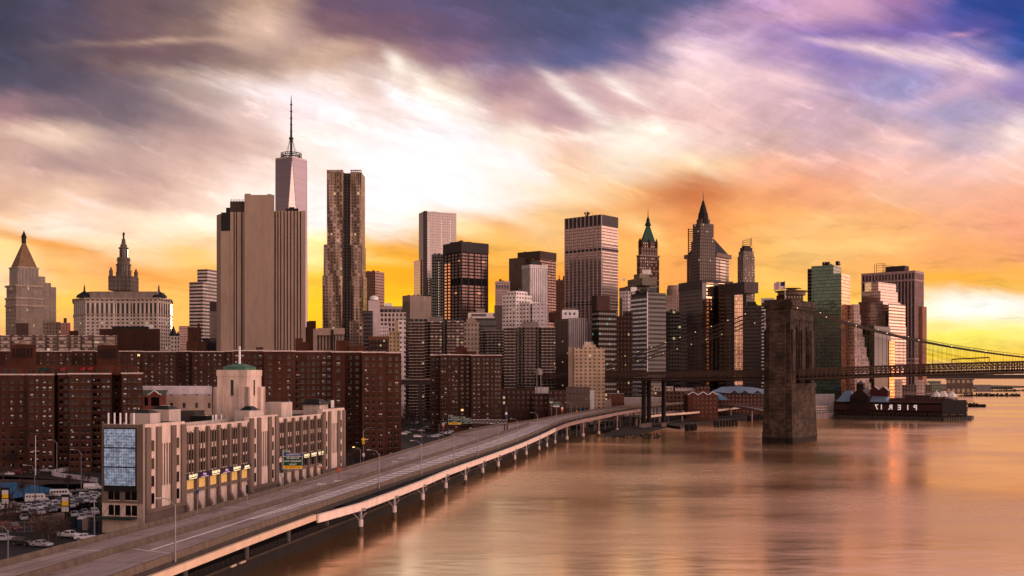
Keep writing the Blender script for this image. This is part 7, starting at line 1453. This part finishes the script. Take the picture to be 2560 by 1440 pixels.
for i, (px, py, z) in enumerate(((617, 1242, 3), (495, 1290, 3), (665, 1238, 3), (1068, 1120, 3), (1110, 1105, 3), (982, 1140, 3))):
    p = G(px, py, z); lamp((p.x - 3, p.y + 4, 3), 9.5, (2.2, -.2, 0) if i not in (1,) else (2.6, -.3, 0), '%s grey lamp behind the inland highway barrier, counted from the first placed by the warehouse' % ORD[i] if False else ('grey street lamp by the warehouse wall near the mid pavilion', 'grey street lamp before the yellow lit warehouse windows', 'dark street lamp beside the green banner at the warehouse', 'grey lamp leaning over the highway before the yard of cars', 'grey lamp at the yard left of the green gantry', 'thin grey lamp right of the biggest brick slab')[i], gB)
for i, (px, py, h, on, lab) in enumerate(((87, 1258, 10, 0, 'grey lamp in the car park beside the ball court'), (142, 1188, 12, 0, 'grey lamp in the park right of the cross mast'), (203, 1225, 12, 0, 'grey lamp behind the van at the car park corner'), (236, 1340, 9, 0, 'grey lamp on the near street at the warehouse corner'), (20, 1400, 6, 0, 'grey lamp head at the near street by the barrier'), (1438, 1040, 9, 0, 'tall curved lamp at the fork of the slip road'), (1475, 1030, 8, 1, 'glowing lamp before the framed warehouse under the bridge'), (1333, 1000, 8, 1, 'glowing street lamp before the brick house row'), (1315, 1003, 8, 1, 'glowing street lamp at the far left under the deck'), (1372, 998, 8, 1, 'glowing lamp left of the green signs under the deck'), (1419, 1008, 8, 1, 'pale glowing lamp right of the green signs'), (1638, 1000, 8, 1, 'glowing lamp beside the terrace right of black columns'), (1664, 1012, 8, 1, 'glowing lamp at the upper ramp start'), (1318, 1040, 7, 1, 'low glowing lamp beside the slip road'), (901, 1160, 6, 1, 'small glowing lamp below the yellow diamond sign'), (1260, 1020, 9, 1, 'glowing lamp right of the freestanding brick tower'), (1671, 1058, 5, 1, 'low glowing lamp on the dark quay'), (1717, 1050, 5, 1, 'second low glowing lamp further right on the quay'), (1793, 1040, 6, 1, 'glowing lamp below the curved ramp'), (1862, 1010, 7, 1, 'glowing lamp before the blue roofed hall'))):
    p = G(px, py, 3); lamp(p, h, (-2.4 if px != 142 else -2.2, -.3, 0), lab, None, on=bool(on))
# ================================================================ road signs, mirrored as they stand in the picture
wl = plain('sign_white', (.72, .72, .68), .5, 0, 0); X = Vector((1, 0, 0))
def panel(rt, name, c, w, h, mat, border=True, d=.08):
    mb = MB(); mb.box(c.x - w / 2, c.y - d, c.z - h / 2, c.x + w / 2, c.y, c.z + h / 2); o = part(name, mb, mat, rt)
    if border:
        mb = MB(); t = .07 * min(1, h)
        for a, b_ in (((-w / 2, -h / 2), (w / 2, -h / 2)), ((w / 2, -h / 2), (w / 2, h / 2)), ((w / 2, h / 2), (-w / 2, h / 2)), ((-w / 2, h / 2), (-w / 2, -h / 2))): mb.bar((c.x + a[0], c.y - d - .01, c.z + a[1]), (c.x + b_[0], c.y - d - .01, c.z + b_[1]), t, .03, up=(0, 1, 0))
        part('border', mb, wl, rt)
    return o
def sign(rt, x0, y0, x1, y1, d, mat, lines=(), size=.5, name='sign_panel', tm=None, border=True):
    a, b_ = P(x0, y0, d), P(x1, y1, d); c = (a + b_) / 2; w, h = abs(b_.x - a.x), abs(a.z - b_.z); panel(rt, name, c, w, h, mat, border); n = len(lines)
    for i, l in enumerate(lines): text('lettering', l, size, (c.x, c.y - .1, c.z + h / 2 - h * (i + .5) / n - (.0)), X, tm or wl, rt, bold=.012)
    return c
d = 300; rt = thing('overhead_sign', 'green exit sign with blue strip and yellow band, lettering mirrored, before the warehouse', 'road sign', P(731, 1250, d)); k = .93
sign(rt, 709, 1141, 755.5, 1164, d, GREENM, ('Brooklyn Br', 'Manhattan Civic', 'Center'), .72); sign(rt, 708.5, 1125, 725, 1133, d, GREENM, ('EXIT 2',), .62); sign(rt, 709, 1133, 757, 1140.5, d, SBLUE, ('AVE OF THE FINEST',), .45); c = sign(rt, 708.5, 1164, 755.5, 1172, d, YELM, ('EXIT ONLY',), .42, tm=plain('sign_orange_text', (.45, .16, .01), .5, 0, 0))
mb = MB()
for s in (-1, 1): q = Vector((c.x + s * 1.75, c.y - .1, c.z)); mb.bar(q + Vector((0, 0, .3)), q - Vector((0, 0, .05)), .1, .04); mb.face([q + Vector((-.25, 0, .0)), q + Vector((.0, 0, -.33)), q + Vector((.25, 0, .0))][::1])
part('arrow', mb, DARK, rt); mb = MB(); q = P(706, 1170, d); mb.tube([(q.x, d + .3, 3), (q.x, d + .3, zat(1125, d))], .22, 7); mb.bar((q.x, d + .3, zat(1145, d)), (P(757, 1145, d).x, d + .3, zat(1145, d)), .25); mb.bar((q.x, d + .3, zat(1160, d)), (P(757, 1160, d).x, d + .3, zat(1160, d)), .25)
for i in range(5): q = P(713 + i * 9, 1172, d); mb.bar(q, q - Vector((0, .7, .5)), .1)
part('support', mb, STEEL, rt)
d = 292; rt = thing('route_sign', 'round green route marker over a white plate on a post by the warehouse', 'road sign', P(704, 1240, d)); mb = MB(); q = P(704, 1178, d); mb.tube([q + Vector((0, -.1, 0)), q + Vector((0, 0, 0))], .5, 12); part('route_disc', mb, GREENM, rt); sign(rt, 699, 1183, 709, 1193, d, WHITE, ('ONLY', 'CARS'), .3, tm=DARK, border=False); mb = MB(); mb.tube([(q.x, d + .1, 3), (q.x, d + .1, q.z + .5)], .08, 6); part('post', mb, STEEL, rt)
d = 400; rt = thing('warning_sign', 'yellow diamond warning sign with small plate on a lamp post', 'road sign', P(909, 1160, d)); mb = MB(); q = P(908.5, 1098.5, d); s = 5.5 * d / F; mb.face([q + Vector((-s, -.1, 0)), q + Vector((0, -.1, -s)), q + Vector((s, -.1, 0)), q + Vector((0, -.1, s))]); mb.face([q + Vector((0, -.05, s)), q + Vector((s, -.05, 0)), q + Vector((0, -.05, -s)), q + Vector((-s, -.05, 0))]); part('diamond', mb, YELM, rt); sign(rt, 905, 1104, 912, 1110, d, YELM, ('50',), .6, tm=DARK, border=False); sign(rt, 905, 1110.5, 912, 1114, d, GREENM, (), border=False); sign(rt, 906, 1133, 912, 1141, d, WHITE, ('SPEED',), .22, tm=DARK, border=False)
mb = MB(); mb.tube([(q.x, d + .1, 3), (q.x, d + .1, q.z + 3.4)], .1, 6); mb.tube([(q.x, d + .1, q.z + 3.2), (q.x + 1.6, d, q.z + 4.2), (q.x + 4, d, q.z + 4.5)], .07, 5); part('post', mb, STEEL, rt)
d = 560; rt = thing('sign_gantry', 'truss gantry over the highway carrying two mirrored green exit signs', 'road sign', P(1119, 1085, d))
sign(rt, 1121.5, 1042, 1152, 1056, d, GREENM, ('Brooklyn Br', 'Manhattan Civic', 'Center'), .85); sign(rt, 1121.5, 1037.5, 1132, 1042, d, GREENM, ('EXIT 2',), .7); sign(rt, 1121.5, 1056, 1152, 1061, d, YELM, ('EXIT ONLY',), .6, tm=DARK); sign(rt, 1153.5, 1045.5, 1177, 1058.5, d, GREENM, ('Battery Pk', 'Staten Is Ferry', '1/2 mi'), .7); sign(rt, 1154, 1041.5, 1163, 1045.5, d, GREENM, ('EXIT 1',), .6)
mb = MB(); a, b_ = P(1119, 1048, d + 1), P(1268, 1050, d + 12); g = P(1119, 1057, d + 1), P(1268, 1058, d + 12)
for o in (0, 1.5):
    v_ = Vector((0, o, 0)); mb.bar(a + v_, b_ + v_, .2); mb.bar(g[0] + v_, g[1] + v_, .2)
    for i in range(16): p0, p1 = a.lerp(b_, i / 16) + v_, g[0].lerp(g[1], (i + .5) / 16) + v_; p2 = a.lerp(b_, (i + 1) / 16) + v_; mb.bar(p0, p1, .13); mb.bar(p1, p2, .13)
part('truss', mb, STEEL, rt); mb = MB(); mb.tube([(a.x, a.y + 1, 3), (a.x, a.y + 1, a.z + .5)], .35, 7); mb.tube([(b_.x, b_.y + 1, 3), (b_.x, b_.y + 1, b_.z + 1)], .35, 7); mb.tube([(b_.x - 1.4, b_.y, 3), (b_.x - 1.4, b_.y, b_.z - 2)], .3, 7); part('support', mb, plain('gantry_rust', (.14, .07, .055)), rt)
for lab, x0, y0, x1, y1, d, mm, base in (('small green and white plates on a lamp post left of the gantry', 1105, 1052, 1111, 1057, 540, [(GREENM, ()), (WHITE, ('30',)), (ORANGE, ())], 0), ('green and white plates stacked on a pole above the highway bend', 1263, 1024, 1268.5, 1030, 560, [(GREENM, ()), (WHITE, ()), (SBLUE, ())], 0), ('green and orange marker plates at the slip road nose', 1440, 1020, 1444, 1025, 640, [(GREENM, ()), (ORANGE, ())], 0), ('small blue marker plate right of the orange one at the fork', 1450, 1020, 1454, 1026, 642, [(SBLUE, ())], 0), ('red and white marker post left of the fork', 1403, 1018, 1408, 1023, 640, [(WHITE, ()), (ORANGE, ())], 0)):
    rt = thing('marker_plates', lab, 'road sign', P((x0 + x1) / 2, y1 + 30, d)); h = y1 - y0
    for i, (m_, l) in enumerate(mm): sign(rt, x0, y0 + i * h * 1.1, x1, y1 + i * h * 1.1, d, m_, l, .7, tm=DARK, border=False)
    mb = MB(); q = P((x0 + x1) / 2, y0, d); mb.tube([(q.x, d + .15, 3), (q.x, d + .15, q.z + 1.5)], .1, 5); part('post', mb, STEEL, rt)
for lab, x0, y0, x1, y1, d in (('green road sign with white foot under the bridge deck, larger one', 1382, 1005, 1400, 1014, 690), ('small green road sign up left of the larger green sign', 1374, 996, 1383, 1004, 720)):
    rt = thing('green_road_sign', lab, 'road sign', P((x0 + x1) / 2, y1 + 20, d)); sign(rt, x0, y0, x1, y1, d, GREENM, ('South St', 'Civic Ctr') if x1 - x0 > 12 else (), .8); sign(rt, x0, y1 + .3, x1 - 1, y1 + 3.5, d, WHITE, (), border=False); mb = MB(); q = P((x0 + x1) / 2, y0, d); mb.tube([(q.x, d + .15, 3), (q.x, d + .15, q.z)], .14, 5); part('post', mb, STEEL, rt)
d = 333; rt = thing('orange_notice', 'white notice with orange base hung before the warehouse wall', 'road sign', P(802, 1200, d)); sign(rt, 798, 1161, 805, 1166, d, WHITE, (), border=False); sign(rt, 796, 1166, 808, 1169.5, d, ORANGE, (), border=False); mb = MB(); q = P(803, 1166, d); mb.tube([(q.x, d + .2, 3), (q.x, d + .2, zat(1125, d))], .12, 5); part('post', mb, DARK, rt)
d = 300; rt = thing('orange_marker', 'orange oval marker on a thin red post beside the highway median', 'road sign', P(847, 1195, d)); q = P(847.5, 1174.5, d + 18); mb = MB(); mb.prism(circ((q.x, q.y), .38, 10, sy=.15), q.z - .7, q.z + .7, 0, bot=True); part('oval', mb, ORANGE, rt); mb = MB(); mb.tube([(q.x, q.y, 8.5), (q.x, q.y, q.z - .6)], .06, 5); part('post', mb, REDM, rt)
for lab, px, y0, y1, d, m_ in (('dark teal vertical banner on a lamp post at the warehouse', 618, 1212, 1234, 258, plain('teal_banner', (.01, .07, .08))), ('blue square plate on lamp pole before the warehouse wall', 493.5, 1225, 1234, 232, SBLUE)):
    w = 3 if 'banner' in lab else 4; rt = thing('banner' if w == 3 else 'blue_plate', lab, 'sign', P(px, y1, d)); sign(rt, px - w, y0, px + w, y1, d, m_, (), border=False); mb = MB(); q = P(px, y0, d); mb.tube([(q.x, d + .1, 3), (q.x, d + .1, q.z + .4)], .09, 5); part('post', mb, STEEL, rt)
for lab, x0, x1, y_ in (('two grey ventilation pods on the near under-deck road', 577, 612, 1412),):
    rt = thing('traffic_barrels', 'pair of pale striped bollard bars lying under the near highway deck', 'bollard', G(580, 1420)); 
    for p, q in ((G(578, 1417, 3.4), G(590, 1412, 3.4)), (G(600, 1408, 3.4), G(613, 1403, 3.4))): mb = MB(); mb.tube([p, q], .22, 6); part('bar', mb, plain('pale_bar', (.5, .36, .28)), rt)
# ================================================================ bare winter trees
bark = plain('bare_bark', (.17, .11, .088), .95, 0, .25, .6); twig = plain('bare_twigs', (.17, .105, .085), .95, 0, .25, .8)
def make_tree(seed, h, spread=1.0):
    r = random.Random(seed); tr = MB(); cr_ = MB()
    rt = thing('bare_tree', 'x', 'tree', (0, 0, -200))
    def grow(p, d, L, rad, lev, M):
        n = 3; pts = [p]; rs = [rad]
        for i in range(n):
            d = (d + Vector((r.uniform(-.16, .16), r.uniform(-.16, .16), r.uniform(-.02, .12)))).normalized(); p = p + d * L / n; pts.append(p); rs.append(rad * (1 - .5 * (i + 1) / n))
        rs = [max(q_, .028) for q_ in rs]
        M.tube(pts, rs, 5 if lev < 2 else 3, 0, cap=False)
        if lev >= 5: return
        k = (5, 4, 4, 3, 3)[lev]
        for i in range(k):
            f = r.uniform(.45, 1.0) if i else 1.0; q = pts[min(n, int(f * n))]; a = r.uniform(0, 6.28); t = r.uniform(.45, .95) * spread
            u = d.cross(Vector((math.cos(a), math.sin(a), .3))).normalized(); nd = (d * math.cos(t) + u * math.sin(t)); nd.z += .12; grow(q, nd.normalized(), L * r.uniform(.58, .78), rs[-1] * r.uniform(.6, .85), lev + 1, cr_)
    grow(Vector((0, 0, 0)), Vector((0, 0, 1)), h * .28, h * .02, 0, tr)
    o = link('trunk', tr.mesh('trunk', bark), rt); o = link('crown', cr_.mesh('crown', twig), rt); return rt
TREES = [make_tree(s, 10, sp) for s, sp in ((1, .9), (2, 1.1), (3, 1.0), (4, .8))]
def trees(pts, where, group):
    for i, (px, py, h) in enumerate(pts):
        p = G(px, py, 3); t = dup(TREES[(i * 7 + int(px)) % 4], p, rw.uniform(0, 6), '%s bare winter tree from the left %s' % (ORD[i], where), group); s = h / 10; t.scale = (s, s, s)
trees([(2, 1172, 12), (24, 1176, 13), (47, 1168, 12), (66, 1172, 13), (100, 1163, 13), (120, 1168, 14), (146, 1162, 13), (165, 1165, 15), (182, 1160, 14), (205, 1162, 15), (226, 1158, 14), (246, 1160, 13)], 'in the row below the red brown courtyard block', 'bare trees below the courtyard block')
trees([(30, 1320, 11), (60, 1248, 9), (88, 1345, 10), (102, 1362, 9), (122, 1358, 9), (12, 1210, 10), (170, 1222, 8), (216, 1212, 8), (140, 1350, 8), (-4, 1300, 13)], 'among the car park, court and near street', 'bare trees round the car park')
trees([(868, 1165, 9), (884, 1160, 11), (900, 1158, 10), (921, 1152, 9), (940, 1148, 8), (826, 1192, 6), (836, 1188, 5)], 'between the warehouse end and the biggest brick slab', 'bare trees behind the highway barrier')
trees([(1008, 1075, 17), (1022, 1062, 17), (1037, 1068, 18), (1050, 1056, 17), (1062, 1066, 17), (1080, 1068, 17), (1100, 1072, 16), (1120, 1066, 16), (1140, 1066, 17), (1160, 1064, 16), (1180, 1062, 17), (1200, 1064, 16), (1222, 1062, 17), (1242, 1060, 16), (1012, 1050, 20), (1045, 1045, 20)], 'around the freestanding brick tower and yard', 'bare trees around the freestanding brick tower')
for t in TREES:
    for o in list(t.children_recursive) + [t]: bpy.data.objects.remove(o)
# bridge approach seen in the gap left of the freestanding tower
rt = thing('approach_bridge', 'stone arched bridge approach with pale parapet seen between the brick blocks', 'bridge', P(1035, 960, 720)); fbox('roadway', 960, 1110, 950, 780, 14, plain('approach_stone', (.13, .095, .085)), rt, y0=962); fbox('parapet', 960, 1110, 947, 779, .6, plain('approach_rail', (.4, .3, .27)), rt, y0=950); fbox('pier', 1046, 1056, 962, 781, 12, plain('approach_stone', (.13, .095, .085)), rt); fbox('pier', 985, 996, 962, 781, 12, plain('approach_stone', (.13, .095, .085)), rt)
